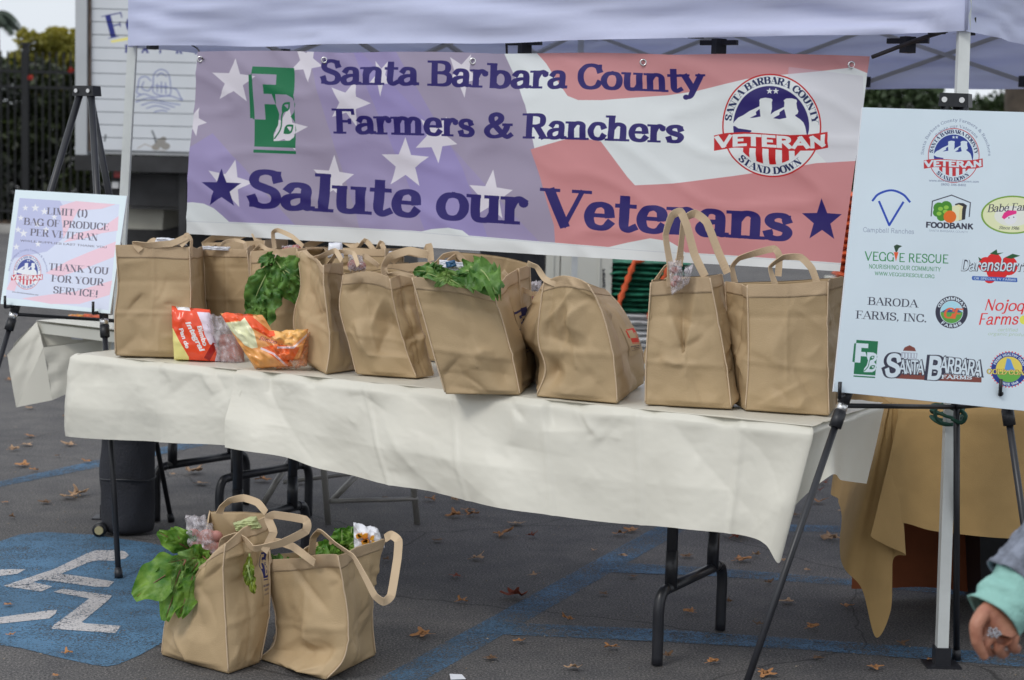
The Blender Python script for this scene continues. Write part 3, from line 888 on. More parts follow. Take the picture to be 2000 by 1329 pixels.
for x, y, r in ((140, 160, 18), (195, 160, 24), (245, 180, 22), (115, 215, 18), (100, 280, 20), (130, 300, 24), (90, 375, 20), (210, 360, 18), (205, 250, 20), (255, 280, 20), (300, 210, 18)):
    lc.star(*k5(x, y), r * .3537)
lc.fill(pc(225, 228, 238, .7), .9)
LI = pc(95, 92, 105, .7)
text(lc, 'LIMIT (1)', k5(258, 195), k5(482, 210), 13.5, DIDOT, LI, .03)
text(lc, 'BAG OF PRODUCE', k5(130, 252), k5(602, 284), 13.5, DIDOT, LI, .03)
text(lc, 'PER VETERAN', k5(165, 312), k5(540, 342), 13.5, DIDOT, LI, .03)
text(lc, 'WHILE SUPPLIES LAST THANK YOU', k5(112, 345), k5(590, 383), 4, SANS, LI)
text(lc, 'THANK YOU', k5(268, 502), k5(598, 528), 13.5, DIDOT, LI, .03)
text(lc, 'FOR YOUR', k5(282, 566), k5(572, 590), 13.5, DIDOT, LI, .03)
text(lc, 'SERVICE!', k5(292, 630), k5(540, 654), 13.5, DIDOT, LI, .03)
vet_logo(lc, lambda x, y: k5(62 + (x - 80) * .143 + (697 - y) * .008, 405 + (y - 60) * .172), pc(205, 208, 222, .7), pc(60, 72, 135, .7), pc(180, 70, 80, .7), ink=pc(90, 100, 150, .7))
arctext(lc, 'Santa Barbara County Farmers & Ranchers', k5(155, 520), 36, 44, -85, 88, 4, TIMES, pc(110, 115, 150, .7), .06)
text(lc, 'www.sbcveteranstanddown.com', k5(66, 626), k5(212, 645), 3, SANS, LI)
lc.a *= np.array([.93, .94, .97], np.float32)
M_notice = printed('notice print', lc, rough=0.55, bump=0.0)

# --- truck panel lettering (photo units)
TQ = [(160, -20), (470, -15), (470, 315), (160, 308)]
tcv = Canvas(620, 660, pc(172, 175, 179), TQ)
DN = pc(30, 38, 105)
text(tcv, 'Foster', (212, 76), (410, 34), 46, (.2, .05, .1, .03), DN, .02, -.04)
tcv.poly([(215, 80), (300, 62), (420, 34), (422, 40), (300, 70), (218, 84)]).fill(pc(214, 190, 110))
for i, ch in enumerate('DAIRY'):
    x = 243 + i * 33
    text(tcv, ch, (x, 103 + i * .7), (x + (5 if ch == 'I' else 12), 103.3 + i * .7), 15, (.26, .2, .08, .06), DN)
SK = pc(92, 100, 145)
for L in ([(298, 160), (300, 145), (312, 136), (326, 142), (331, 158)], [(298, 160), (300, 182), (330, 186), (331, 158)], [(305, 150), (313, 143), (324, 150)], [(268, 172), (272, 154), (284, 150), (294, 158)], [(266, 190), (280, 184), (300, 190), (330, 188), (354, 196)], [(264, 200), (290, 192), (320, 200), (350, 205)], [(275, 206), (300, 200), (340, 210)], [(285, 212), (305, 207), (330, 214)], [(300, 219), (315, 216), (325, 218)], [(334, 172), (344, 176), (350, 188), (355, 196)], [(270, 168), (266, 180), (276, 186)], [(280, 160), (276, 172), (288, 178), (296, 168)], [(306, 164), (306, 180)], [(314, 160), (314, 182)], [(322, 162), (323, 184)], [(302, 168), (328, 170)]):
    tcv.line(L, 1.9, 5)
tcv.fill(SK, .95)
for x, y, r in ((312, 280, 11), (303, 288, 8), (322, 286, 9), (318, 272, 6)):
    tcv.ell(x, y, r, r * .8, 12)
tcv.fill(pc(88, 80, 62), .7)
tcv.line([(296, 256), (301, 268), (303, 278)], 4).line([(206, 264), (204, 276)], 4).fill(pc(75, 78, 82), .8)
tcv.line([(268, 290), (282, 282), (330, 300), (372, 306)], 3).fill(pc(130, 120, 108), .5)
M_truckprint = printed('truck lettering', tcv, rough=0.45, bump=0.0)

# --- bread bag wraps (photo units)
b1q = [(331, 594), (425, 604), (432, 708), (338, 702)]
b1 = Canvas(300, 330, pc(204, 66, 36), b1q)
kb = lambda x, y: (310 + x * .155, 580 + y * .155)
b1.poly([kb(*p) for p in ((140, 370), (180, 400), (260, 560), (380, 760), (380, 850), (120, 850))]).fill(pc(222, 190, 120))
b1.poly([kb(*p) for p in ((205, 105), (380, 110), (400, 180), (240, 165))]).fill(pc(215, 215, 222))
b1.poly([kb(*p) for p in ((480, 190), (640, 200), (760, 400), (800, 800), (700, 840), (755, 620), (640, 600), (580, 480), (540, 330))]).fill(pc(196, 186, 206))
b1.poly([kb(*p) for p in ((680, 575), (755, 600), (640, 810), (570, 770))]).fill(pc(130, 16, 14))
for (p0, p1, h, s_) in (((330, 320), (520, 690), 10, 'Integral'), ((250, 400), (340, 650), 8, 'Pan de'), ((480, 370), (560, 620), 9, 'Bimbo')):
    text(b1, s_, kb(*p0), kb(*p1), h, (.26, .18, 0, 0), pc(225, 222, 228), 0, .2, up=(.92, -.4))
M_bread1 = printed('red bread wrap', b1, rough=0.22, bump=0.0, spec=0.6)
b2q = [(420, 606), (604, 640), (602, 722), (428, 720)]
b2 = Canvas(420, 260, pc(232, 140, 84), b2q)
b2.poly([kb(*p) for p in ((700, 350), (830, 190), (1000, 150), (1180, 250), (1400, 430), (1600, 420), (1400, 520), (1000, 300), (800, 330))]).fill(pc(220, 74, 30))
b2.poly([kb(*p) for p in ((810, 330), (1030, 310), (1080, 260), (1200, 440), (1250, 640), (1120, 660), (1040, 560))]).fill(pc(236, 208, 165))
b2.poly([kb(*p) for p in ((800, 400), (1060, 600), (1400, 760), (1400, 900), (1110, 900), (1100, 760))]).fill(pc(224, 140, 76))
b2.poly([kb(*p) for p in ((1450, 430), (1800, 400), (1880, 460), (1640, 620), (1500, 580))]).fill(pc(226, 152, 88))
b2.poly([kb(*p) for p in ((1290, 640), (1500, 600), (1780, 640), (1640, 900), (1500, 800))]).fill(pc(214, 96, 48))
b2.line([kb(*p) for p in ((1290, 650), (1450, 720), (1620, 880))], 4).line([kb(*p) for p in ((1500, 640), (1700, 640), (1880, 470))], 4).fill(pc(215, 190, 196), .8)
text(b2, 'Bimbo', kb(1260, 540), kb(1480, 600), 8, (.2, .14, 0, 0), pc(150, 90, 90), 0, .2)
M_bread2 = printed('orange bread wrap', b2, rough=0.22, bump=0.0, spec=0.6)

# --- little navy print for the tote bags (own units 0..100)
def tote_print(kind):
    cq = [(0, 0), (100, 0), (100, 200), (0, 200)]
    tan = TAN
    c = Canvas(220, 440, tan, cq)
    ink = pc(30, 30, 72) if kind == 0 else pc(170, 50, 36)
    fb_logo(c, lambda x, y: (16 + x * .6, 16 + y * .6), ink)
    text(c, 'SANTA BARBARA', (10, 138), (92, 138), 8, SANSB, pc(60, 55, 70), 0)
    text(c, 'COUNTY', (22, 152), (80, 152), 8, SANSB, pc(60, 55, 70), 0)
    text(c, 'FARM BUREAU', (14, 166), (88, 166), 6, SANS, pc(60, 55, 70), 0)
    return c
TAN = (0.485, 0.355, 0.205)
M_toteprint = printed('tote emblem', tote_print(0), rough=0.75, bump=0.1)
M_toteprint2 = printed('tote emblem red', tote_print(1), rough=0.75, bump=0.1)

# ------------------------------------------------------------------ plain materials
def asphalt():
    m, nt, p = nodes('asphalt')
    n, l = nt.nodes, nt.links
    tc = n.new('ShaderNodeTexCoord')
    def noise(sc, d=4, r=0.6):
        x = n.new('ShaderNodeTexNoise'); x.inputs['Scale'].default_value = sc; x.inputs['Detail'].default_value = d
        x.inputs['Roughness'].default_value = r
        l.new(tc.outputs['Object'], x.inputs['Vector']); return x
    a, b, c = noise(0.7, 5), noise(150, 4, 0.8), noise(7, 6)
    def ramp(src, stops):
        r = n.new('ShaderNodeValToRGB')
        e = r.color_ramp.elements
        e[0].position, e[0].color = stops[0][0], (*stops[0][1], 1)
        e[1].position, e[1].color = stops[-1][0], (*stops[-1][1], 1)
        for s in stops[1:-1]:
            q = e.new(s[0]); q.color = (*s[1], 1)
        l.new(src, r.inputs['Fac']); return r
    r1 = ramp(a.outputs['Fac'], [(0.3, (.072, .070, .072)), (0.7, (.112, .108, .107))])
    r2 = ramp(b.outputs['Fac'], [(0.38, (.25, .25, .26)), (0.5, (.95, .95, .95)), (0.60, (1.9, 1.85, 1.8)), (0.68, (3.6, 3.4, 3.1))])
    r3 = ramp(c.outputs['Fac'], [(0.35, (.82, .82, .84)), (0.65, (1.15, 1.13, 1.1))])
    def mul(x, y):
        q = n.new('ShaderNodeVectorMath'); q.operation = 'MULTIPLY'
        l.new(x, q.inputs[0]); l.new(y, q.inputs[1]); return q.outputs[0]
    # hairline cracks
    vo = n.new('ShaderNodeTexVoronoi'); vo.feature = 'DISTANCE_TO_EDGE'; vo.inputs['Scale'].default_value = 0.8
    wv = n.new('ShaderNodeTexNoise'); wv.inputs['Scale'].default_value = 3; wv.inputs['Detail'].default_value = 6
    l.new(tc.outputs['Object'], wv.inputs['Vector'])
    mx = n.new('ShaderNodeMixRGB'); mx.inputs[0].default_value = 0.12
    l.new(tc.outputs['Object'], mx.inputs[1]); l.new(wv.outputs['Color'], mx.inputs[2])
    l.new(mx.outputs[0], vo.inputs['Vector'])
    r4 = ramp(vo.outputs['Distance'], [(0.0, (.35, .35, .35)), (0.004, (1, 1, 1))])
    l.new(mul(mul(mul(r1.outputs[0], r2.outputs[0]), r3.outputs[0]), r4.outputs[0]), p.inputs['Base Color'])
    p.inputs['Roughness'].default_value = 0.82
    bp = n.new('ShaderNodeBump'); bp.inputs['Strength'].default_value = 0.6; bp.inputs['Distance'].default_value = 0.004
    l.new(b.outputs['Fac'], bp.inputs['Height']); l.new(bp.outputs[0], p.inputs['Normal'])
    return m

def roadpaint(name, col, wear=0.5):
    m, nt, p = nodes(name)
    n, l = nt.nodes, nt.links
    tc = n.new('ShaderNodeTexCoord')
    def noise(sc, d, r=.65):
        x = n.new('ShaderNodeTexNoise'); x.inputs['Scale'].default_value = sc; x.inputs['Detail'].default_value = d; x.inputs['Roughness'].default_value = r
        l.new(tc.outputs['Object'], x.inputs['Vector']); return x
    a, b = noise(5, 8, .75), noise(130, 4, .8)
    ad = n.new('ShaderNodeMath'); ad.operation = 'ADD'
    sc = n.new('ShaderNodeMath'); sc.operation = 'MULTIPLY'; sc.inputs[1].default_value = 0.95
    s2 = n.new('ShaderNodeMath'); s2.operation = 'MULTIPLY'; s2.inputs[1].default_value = 0.45
    l.new(a.outputs['Fac'], s2.inputs[0])
    l.new(b.outputs['Fac'], sc.inputs[0]); l.new(s2.outputs[0], ad.inputs[0]); l.new(sc.outputs[0], ad.inputs[1])
    r = n.new('ShaderNodeValToRGB')
    r.color_ramp.elements[0].position = wear - 0.035; r.color_ramp.elements[0].color = (0, 0, 0, 1)
    r.color_ramp.elements[1].position = wear + 0.035; r.color_ramp.elements[1].color = (1, 1, 1, 1)
    l.new(ad.outputs[0], r.inputs['Fac'])
    c_ = noise(2.2, 4)
    r2 = n.new('ShaderNodeValToRGB')
    r2.color_ramp.elements[0].color = (*[q * .72 for q in col], 1); r2.color_ramp.elements[0].position = .35
    r2.color_ramp.elements[1].color = (*[q * 1.15 for q in col], 1); r2.color_ramp.elements[1].position = .65
    l.new(c_.outputs['Fac'], r2.inputs['Fac'])
    l.new(r2.outputs[0], p.inputs['Base Color'])
    tr = n.new('ShaderNodeBsdfTransparent')
    mx = n.new('ShaderNodeMixShader')
    l.new(r.outputs[0], mx.inputs[0]); l.new(tr.outputs[0], mx.inputs[1]); l.new(p.outputs[0], mx.inputs[2])
    l.new(mx.outputs[0], n['Material Output'].inputs['Surface'])
    p.inputs['Roughness'].default_value = 0.75
    bp = n.new('ShaderNodeBump'); bp.inputs['Strength'].default_value = 0.5; bp.inputs['Distance'].default_value = 0.003
    l.new(b.outputs['Fac'], bp.inputs['Height']); l.new(bp.outputs[0], p.inputs['Normal'])
    return m

M_asph = asphalt()
M_blue = roadpaint('blue road paint', (.070, .155, .26), .70)
M_blue2 = roadpaint('blue symbol paint', (.075, .175, .29), .65)
M_sym = roadpaint('white road paint', (.50, .48, .48), .645)
M_kerb = mat('concrete kerb', (.34, .33, .31), .85, .2, 3, .3, 50)
M_mulch = mat('mulch', (.10, .065, .04), .95, .4, 6, .6, 30)
M_cloth = mat('plastic tablecloth', (.72, .70, .615), .40, .02, 3, .03, 300, trans=.10, spec=.35)
M_clothb = mat('far plastic tablecloth', (.70, .68, .60), .42, .03, 3, .03, 300, trans=.10, spec=.35)
M_tan = mat('tan fabric', (.42, .27, .105), .8, .06, 9, .12, 400)
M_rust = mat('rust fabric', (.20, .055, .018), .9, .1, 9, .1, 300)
M_tote = mat('tote fabric', TAN, .55, .07, 3.5, .16, 300, spec=.3, trans=.06)
M_seam = mat('tote piping', (.60, .46, .31), .7, .05, 6, .2, 300)
M_toteseam = mat('tote binding', (.50, .37, .235), .75, .06, 5, .2, 300, spec=.3)
M_strap = mat('tote strap', (.58, .44, .29), .75, .05, 6, .2, 350, spec=.3)
M_canopy = mat('canopy fabric', (.64, .68, .90), .5, .02, 4, .06, 90, spec=.4, trans=.26)
M_white = mat('white painted steel', (.66, .69, .68), .35, .05, 14, .02, 40, spec=.5)
M_grayrail = mat('grey truss bar', (.42, .42, .40), .4, .06, 6)
M_black = mat('black steel', (.018, .019, .024), .38, .25, 6, .02, 40, spec=.5)
M_blackp = mat('black plastic', (.014, .015, .019), .45, .2, 10, .05, 60)
M_blackf = mat('black nylon', (.018, .019, .026), .75, .25, 7, .3, 120)
M_silver = mat('silver metal', (.72, .72, .72), .25, .05, 8, metal=.9)
M_brass = mat('brass', (.75, .62, .34), .35, .1, 8, metal=.8)
M_grey = mat('grey chair steel', (.27, .26, .24), .45, .2, 9, .05, 50, metal=.3)
M_board = mat('foam board', (.72, .75, .80), .6, .02, 4)
M_truck = mat('truck white', (.38, .39, .40), .45, .1, 2.2, .05, 6)
M_truckedge = mat('truck post white', (.44, .46, .48), .45, .08, 1.6)
M_dark = mat('truck underframe', (.022, .022, .024), .6, .4, 5, .1, 20)
M_rustst = mat('rusty steel', (.14, .10, .08), .8, .35, 9, .2, 30)
M_beige = mat('beige tank', (.33, .32, .27), .6, .08, 3)
M_redl = mat('red lens', (.35, .02, .02), .2, .1, 5)
M_iron = mat('black iron', (.006, .007, .009), .7, .2, 6)
M_box = mat('cream box plastic', (.60, .60, .54), .5, .04, 3)
M_ink = mat('dark ink', (.03, .03, .04), .6, .1, 9)
M_greennet = mat('green mesh sack', (.02, .17, .10), .6, .45, 26, .5, 160)
M_whitesack = mat('white woven sack', (.66, .66, .66), .7, .06, 20, .5, 150)
M_orangenet = mat('orange cord', (.72, .11, .03), .6, .15, 20, .3, 200)
M_orangesack = mat('orange mesh sack', (.60, .10, .03), .6, .35, 30, .5, 160)
M_cord = mat('green cord', (.012, .07, .045), .6, .2, 20)
M_bungee = mat('dark bungee cord', (.03, .025, .03), .6, .3, 30)

def leafmat(name, c1, c2, rib=None, trans=.25):
    m = mat(name, c1, .42, .1, 22, .5, 55, trans=trans, spec=.45, col2=c2)
    return m
M_chard = leafmat('chard leaf', (.19, .37, .08), (.04, .14, .022), trans=.3)
M_beet = leafmat('beet leaf', (.24, .42, .06), (.06, .20, .02), trans=.35)
M_lett = leafmat('pale lettuce', (.26, .40, .10), (.06, .17, .03))
M_yleaf = leafmat('yellow green leaf', (.30, .36, .04), (.12, .20, .02))
M_stem = mat('beet stem', (.20, .10, .05), .5, .2, 20)
M_rib = mat('pale leaf rib', (.30, .38, .14), .5, .1, 20)
M_dleaf = [mat('dry leaf tan', (.46, .29, .17), .8, .3, 40, .3, 90), mat('dry leaf orange', (.45, .21, .08), .8, .3, 40, .3, 90), mat('dry leaf rust', (.22, .045, .018), .8, .3, 40, .3, 90), mat('dry leaf brown', (.17, .095, .05), .85, .3, 40, .3, 90)]
M_film = film('clear produce film', (.80, .76, .80), .34)
M_filmo = film('orange tinted film', (.85, .35, .16), .5)
M_pink = mat('pink potato', (.45, .20, .17), .5, .25, 9, .1, 30)
M_redv = mat('red produce', (.42, .07, .03), .4, .3, 12)
M_husk = mat('corn husk', (.42, .46, .22), .6, .2, 30, .2, 60)
M_wpack = mat('white glossy pack', (.74, .75, .80), .25, .04, 8, spec=.6)
M_ypack = mat('yellow pack print', (.75, .42, .03), .3, .2, 30, spec=.6, col2=(.60, .14, .02))
M_bluepk = mat('blue pack', (.02, .10, .22), .3, .2, 9, spec=.6)
M_ring = mat('ring stones', (.45, .45, .48), .15, .05, 60, metal=.7)
M_skin = mat('skin', (.46, .22, .14), .45, .12, 30, .25, 90, spec=.4, col2=(.34, .14, .09))
M_teal = mat('mint knit cuff', (.25, .47, .42), .85, .12, 14, .3, 160)
M_grayk = mat('grey heather knit', (.18, .20, .25), .9, .35, 40, .4, 200)
M_jean = mat('dark trousers', (.03, .035, .06), .9, .2, 20, .2, 200)
M_hair = mat('brown hair', (.05, .03, .02), .5, .3, 60, .5, 120)

# ------------------------------------------------------------------ setting
def sheet(name, pts, z, mt, sub=None, org=None):
    return tag(mesh(name, [(p[0], p[1], z) for p in pts], [tuple(range(len(pts)))], mt, None, False), kind='structure')
gz = [(-180, -40), (180, -40), (180, 300), (-180, 300)]
sheet('asphalt_ground', gz, 0.0, M_asph)
G = lambda x, y: tuple(zpl(x, y, 0))[:2]
g8 = lambda L: [G(x * .425, 820 + y * .425) for x, y in L]
g3 = lambda L: [G(800 + x * .35, 900 + y * .35) for x, y in L]
def marking(name, poly, mt, z=.0015):
    return tag(mesh(name, [(p[0], p[1], z) for p in poly], [tuple(range(len(poly)))], mt, None, False), kind='structure')
a0, a1 = Vector((*G(782, 1329), 0)), Vector((*G(1297, 1040), 0))
dl = (a1 - a0); dn = Vector((-dl.y, dl.x, 0)).normalized() * .058
marking('blue_parking_line', [tuple(p)[:2] for p in (a0 - dl * .3 + dn, a0 - dl * .3 - dn, a1 + dl * 1.4 - dn, a1 + dl * 1.4 + dn)], M_blue)
marking('blue_parking_line', [G(*p) for p in ((958, 1216), (1300, 1231), (1580, 1250), (2150, 1290), (2150, 1316), (1580, 1271), (1300, 1255), (925, 1238))], M_blue, .0022)
marking('blue_parking_line', [G(*p) for p in ((1190, 1099), (1400, 1111), (1690, 1134), (2100, 1168), (2100, 1184), (1690, 1147), (1400, 1127), (1165, 1118))], M_blue, .0022)
marking('blue_parking_line', [G(*p) for p in ((1400, 1023), (1690, 1029), (1900, 1036), (1900, 1050), (1690, 1041), (1390, 1037))], M_blue, .0022)
marking('blue_parking_line', [G(*p) for p in ((-200, 992), (0, 941), (190, 900), (390, 860), (600, 822), (600, 833), (395, 872), (200, 912), (0, 952), (-200, 1006))], M_blue, .0022)
marking('blue_symbol_panel', g8([(-260, 780), (-150, 610), (0, 560), (90, 530), (200, 517), (420, 530), (700, 570), (900, 620), (960, 700), (900, 880), (760, 1020), (640, 1085), (540, 1128), (490, 1136), (420, 1128), (250, 1090), (100, 1052), (0, 1038), (-200, 980)]), M_blue2)
for L in ([(15, 768), (250, 690), (400, 618), (440, 604), (540, 603), (575, 610), (592, 626), (575, 642), (520, 652), (450, 650), (405, 660), (280, 712), (400, 728), (525, 748), (500, 772), (440, 772), (190, 738), (150, 750), (240, 770), (190, 794)],
          [(0, 692), (118, 691), (80, 712), (0, 722)],
          [(245, 795), (290, 782), (515, 812), (500, 832), (375, 935), (390, 940), (555, 952), (530, 985), (235, 965), (250, 945), (340, 880), (410, 826)],
          [(0, 912), (230, 880), (262, 878), (255, 896), (225, 918), (0, 942), (-60, 940), (-60, 915)]):
    marking('white_symbol_line', g8(L), M_sym, .0030)
# far kerb with the planted strip behind
MBk = MB().add(box((0, 29.5, 0), 120, .2, .14))
tag(MBk.build('kerb', M_kerb), kind='structure')
tag(MB().add(box((0, 31.6, 0), 120, 4.0, .10)).build('mulch_strip', M_mulch), kind='structure')

# ------------------------------------------------------------------ foliage helpers
def leaf_cloud(centres, n, size, seed, squash=1.0, dirs=None):
    """centres: list of (x, y, z, rx, ry, rz); small bent leaf quads spread through the blobs, denser at the shell"""
    rg = np.random.RandomState(seed)
    C = np.array(centres, float)
    wgt = C[:, 3] * C[:, 4] * C[:, 5]
    ix = rg.choice(len(C), n, p=wgt / wgt.sum())
    d = rg.normal(size=(n, 3)); d /= np.linalg.norm(d, axis=1)[:, None]
    r = rg.uniform(.35, 1.0, n) ** .5
    r *= 1 + .22 * vnoise(d[:, 0] * 3 + ix, d[:, 1] * 3, d[:, 2] * 3, seed)
    P = C[ix, :3] + d * C[ix, 3:6] * r[:, None]
    s = size * rg.uniform(.6, 1.4, n)
    a = rg.normal(size=(n, 3)); a /= np.linalg.norm(a, axis=1)[:, None]
    b = np.cross(a, rg.normal(size=(n, 3))); b /= np.linalg.norm(b, axis=1)[:, None]
    a, b = a * s[:, None], b * (s * .55)[:, None]
    V = np.stack([P - a, P + b, P + a, P - b], 1).reshape(-1, 3)
    F = np.arange(n * 4).reshape(-1, 4)
    return V, F

def cloud(name, centres, n, size, mt, parent=None, seed=1, **k):
    V, F = leaf_cloud(centres, n, size, seed)
    return mesh(name, V, F, mt, parent, False, **k)

M_hedge = mat('ivy leaves', (.034, .05, .010), .5, .3, 1.4, trans=.15, col2=(.004, .008, .003))
M_ytree = mat('yellow green foliage', (.42, .36, .05), .6, .3, .9, trans=.4, col2=(.16, .17, .03))
M_dtree = mat('dark green foliage', (.055, .095, .03), .6, .3, .8, trans=.2, col2=(.02, .035, .012))
M_bark = mat('bark', (.07, .055, .042), .9, .3, 5, .5, 20)
M_palm = mat('palm frond', (.03, .05, .03), .6, .3, 3)
M_flower = mat('red blossom', (.42, .03, .02), .6, .2, 20)

def hedge(x0, x1, y, h, label, seed, n):
    cs = []
    rg = random.Random(seed)
    x = x0
    while x < x1:
        for z in (.35, 1.0, 1.65, 2.2):
            if z < h: cs.append((x, y + rg.uniform(-.1, .1), z * h / 2.5 + rg.uniform(-.1, .1), .55, .42, .48 * h / 2.5 + .05))
        x += .5
    o = cloud('ivy_hedge', cs, n, .085, M_hedge, None, seed)
    tag(o, label, 'hedge', kind='stuff')
hedge(-11.0, -2.5, 32.3, 2.75, 'dark ivy hedge filling the back of the black iron fence', 3, 22000)
hedge(3.5, 14.0, 32.3, 2.3, 'dark hedge far behind the sponsor board on the right', 5, 14000)

def tree(x, y, blobs, trunk_h, r, mt, label, seed, n, size, grp=None):
    t = empty('tree', (x, y, 0), label, 'tree', grp)
    T = MB()
    T.add(tube(smoothpath([(x, y, 0), (x + .15, y, trunk_h * .5), (x - .05, y, trunk_h)], 4), [r * (1 - .05 * i) for i in range(9)], 9))
    for b in blobs[:7]:
        T.add(tube(smoothpath([(x, y, trunk_h * .8), ((x + b[0]) / 2, (y + b[1]) / 2, (trunk_h + b[2]) / 2 - .2), b[:3]], 3), [r * .45, r * .4, r * .34, r * .28, r * .2, r * .14, r * .08], 6))
    T.build('trunk', M_bark, t, True)
    mesh('crown', *leaf_cloud(blobs, n, size, seed), mt, t, False)
    return t
def blobs(cx, cy, cz, rx, rz, k, seed, r=(.5, .9)):
    rg = random.Random(seed)
    out = []
    for i in range(k):
        a, q = rg.uniform(0, 6.28), rg.uniform(.1, 1) ** .5
        z = rg.uniform(-1, 1)
        s = rg.uniform(*r)
        out.append((cx + rx * q * math.cos(a), cy + rx * .7 * q * math.sin(a), cz + rz * z * (1 - .3 * q), s, s, s * .85))
    return out
p = at(112, 165, 36)
tree(p.x, 36, blobs(p.x, 36, 2.9, .95, .8, 30, 4, (.22, .42)), 1.6, .12, M_ytree, 'rounded yellow green tree beyond the iron fence, left of the truck', 11, 16000, .06)
p = at(-10, 260, 35)
tree(p.x, 35, blobs(p.x, 35, 1.9, .8, .9, 12, 8, (.3, .6)), 1.2, .1, M_dtree, 'dark green bush tree at the left edge behind the iron fence', 13, 6000, .06)
for i, (px, pz, Y, lab, sd) in enumerate(((1745, 205, 40, 'leafy green tree seen right of the banner below the canopy edge', 21), (1865, 200, 44, 'dark green tree behind the sponsor board and canopy pole', 23), (2080, 180, 42, 'tall dark tree at the far right behind the tent', 25))):
    p = at(px, pz, Y)
    tree(p.x, Y, blobs(p.x, Y, p.z - .9, 1.5, 1.3, 18, sd, (.45, .8)), 1.9, .16, M_dtree, lab, sd, 9000, .09)
p = at(1990, 300, 21)
tk = empty('tree', (p.x, 21, 0), 'thick dark brown tree trunk at the right edge under the canopy', 'tree')
MB().add(tube(smoothpath([(p.x, 21, 0), (p.x + .05, 21, 1.5), (p.x, 21, 3.2), (p.x + .1, 21, 5.2)], 4), [.30] + [.24 - .004 * i for i in range(12)], 14)).build('trunk', M_bark, tk, True)
mesh('crown', *leaf_cloud(blobs(p.x, 21, 6.0, 2.0, .9, 22, 31, (.6, 1.0)), 9000, .09, 31), M_dtree, tk, False)

# palm
pp = at(-14, 26, 48)
palm = empty('palm_tree', (pp.x, 48, 0), 'palm tree at the upper left with drooping fronds against the sky', 'tree')
MB().add(tube(smoothpath([(pp.x - .1, 48, 0), (pp.x + .05, 48, pp.z * .5), (pp.x, 48, pp.z)], 4), .15, 10)).build('trunk', M_bark, palm, True)
for k in range(22):
    a = k * 2.399
    el = (k % 5) / 4.0
    L = .82 + .15 * math.sin(k * 3)
    pts = []
    for t in np.linspace(0, 1, 9):
        rr = L * t * (1 - .12 * t)
        pts.append(Vector((pp.x + rr * math.cos(a), 48 + rr * math.sin(a), pp.z + L * (.75 * el * t - (.35 + .75 * el) * t * t - .25 * (1 - el) * t))))
    V, F = [], []
    for i in range(8):
        for j in range(5):
            f = (i + j / 5) / 8
            c = pts[i].lerp(pts[i + 1], j / 5)
            d = (pts[i + 1] - pts[i]).normalized()
            s = d.cross(Vector((0, 0, 1))).normalized()
            ll = .24 * (math.sin(math.pi * (f * .85 + .12)) ** .6)
            for sg in (-1, 1):
                tip = c + s * sg * ll * .8 + d * ll * .5 - Vector((0, 0, ll * .55))
                n0 = len(V)
                V += [c - d * .005, c + d * .035, tip]
                F.append((n0, n0 + 1, n0 + 2))
    n0 = len(V)
    fr = MB()
    fr.v, fr.f = V, F
    fr.add(tube(pts, .014, 4))
    fr.build('frond', M_palm, palm)

# ------------------------------------------------------------------ iron fence
fe = empty('iron_fence', (-8, 30.6, 0), 'tall black iron picket fence along the planted strip at the left', 'fence')
def fz(px, py): return at(px, py, 30.6).z
ztop, zr1, zr2 = 3.02, 2.66, 2.40
xa, xb = -11.0, -3.9
sp = .118
k = 0
pk = None
x = xa
while x < xb:
    if pk is None:
        pk = MB().add(box((x, 30.6, .12), .024, .024, ztop - .12)).build('picket', M_iron, fe)
        x00 = x
    else:
        c = pk.copy(); COL.objects.link(c); c.location = (x - x00, 0, 0)
    x += sp
for z in (zr1, zr2, .3):
    MB().add(box(((xa + xb) / 2, 30.6, z), xb - xa, .05, .045)).build('rail', M_iron, fe)
xp = at(51, 300, 30.6).x
for q in (-1, 0, 1):
    px_ = xp + q * 2.4
    ps = MB().add(box((px_, 30.6, .1), .10, .10, 3.02)).add(box((px_, 30.6, 3.12), .13, .13, .05))
    ps.build('post', M_iron, fe)
for (px, py, lab) in ((139, 138, 'right'), (60, 152, 'left')):
    c = at(px, py, 30.4)
    cs = [(c.x, 30.4, c.z, .042, .04, .042)]
    tag(mesh('blossom', *leaf_cloud(cs, 60, .024, px), M_flower, None, False, org=c), {'right': 'bright red blossom by the truck corner above the fence rail', 'left': 'small red blossom right of the fence post', 'edge': 'small red blossom at the left edge of the photo'}[lab], 'flower', 'red blossoms on the fence')

# ------------------------------------------------------------------ truck
TY = 14.0
tr = empty('delivery_truck', (at(400, 300, TY).x, TY, 0), 'white box truck with ribbed panel and blue dairy lettering, parked behind the banner', 'truck')
xl = at(150, 150, TY).x
xs0 = at(174, 150, TY).x
W = 2.55
zb_ = at(160, 300, TY).z
ztt = 3.75
TH = None
def tuv(P):
    out = []
    for q in P:
        d = Vector(q) - CP
        z = d.dot(FWD)
        X, Y = 1000 + FPX * d.dot(RT) / z, 664.5 - FPX * d.dot(UP) / z
        u, v = tcv.xf([(X, Y)])[0]
        out.append((u / tcv.w, 1 - v / tcv.h))
    return out
nsl = 22
sh_ = .0985
for i in range(nsl):
    z0 = zb_ + .03 + i * sh_
    z1 = z0 + sh_ - .0025
    if z1 > ztt: break
    x0, x1 = xs0, xl + W - .1
    V = [(x0, TY + .012, z0), (x1, TY + .012, z0), (x1, TY, z0 + .003), (x0, TY, z0 + .003), (x0, TY, z1 - .003), (x1, TY, z1 - .003), (x1, TY + .012, z1), (x0, TY + .012, z1)]
    mesh('slat', V, [(0, 1, 2, 3), (3, 2, 5, 4), (4, 5, 6, 7)], M_truckprint, tr, False, uvs=tuv(V))
T = MB()
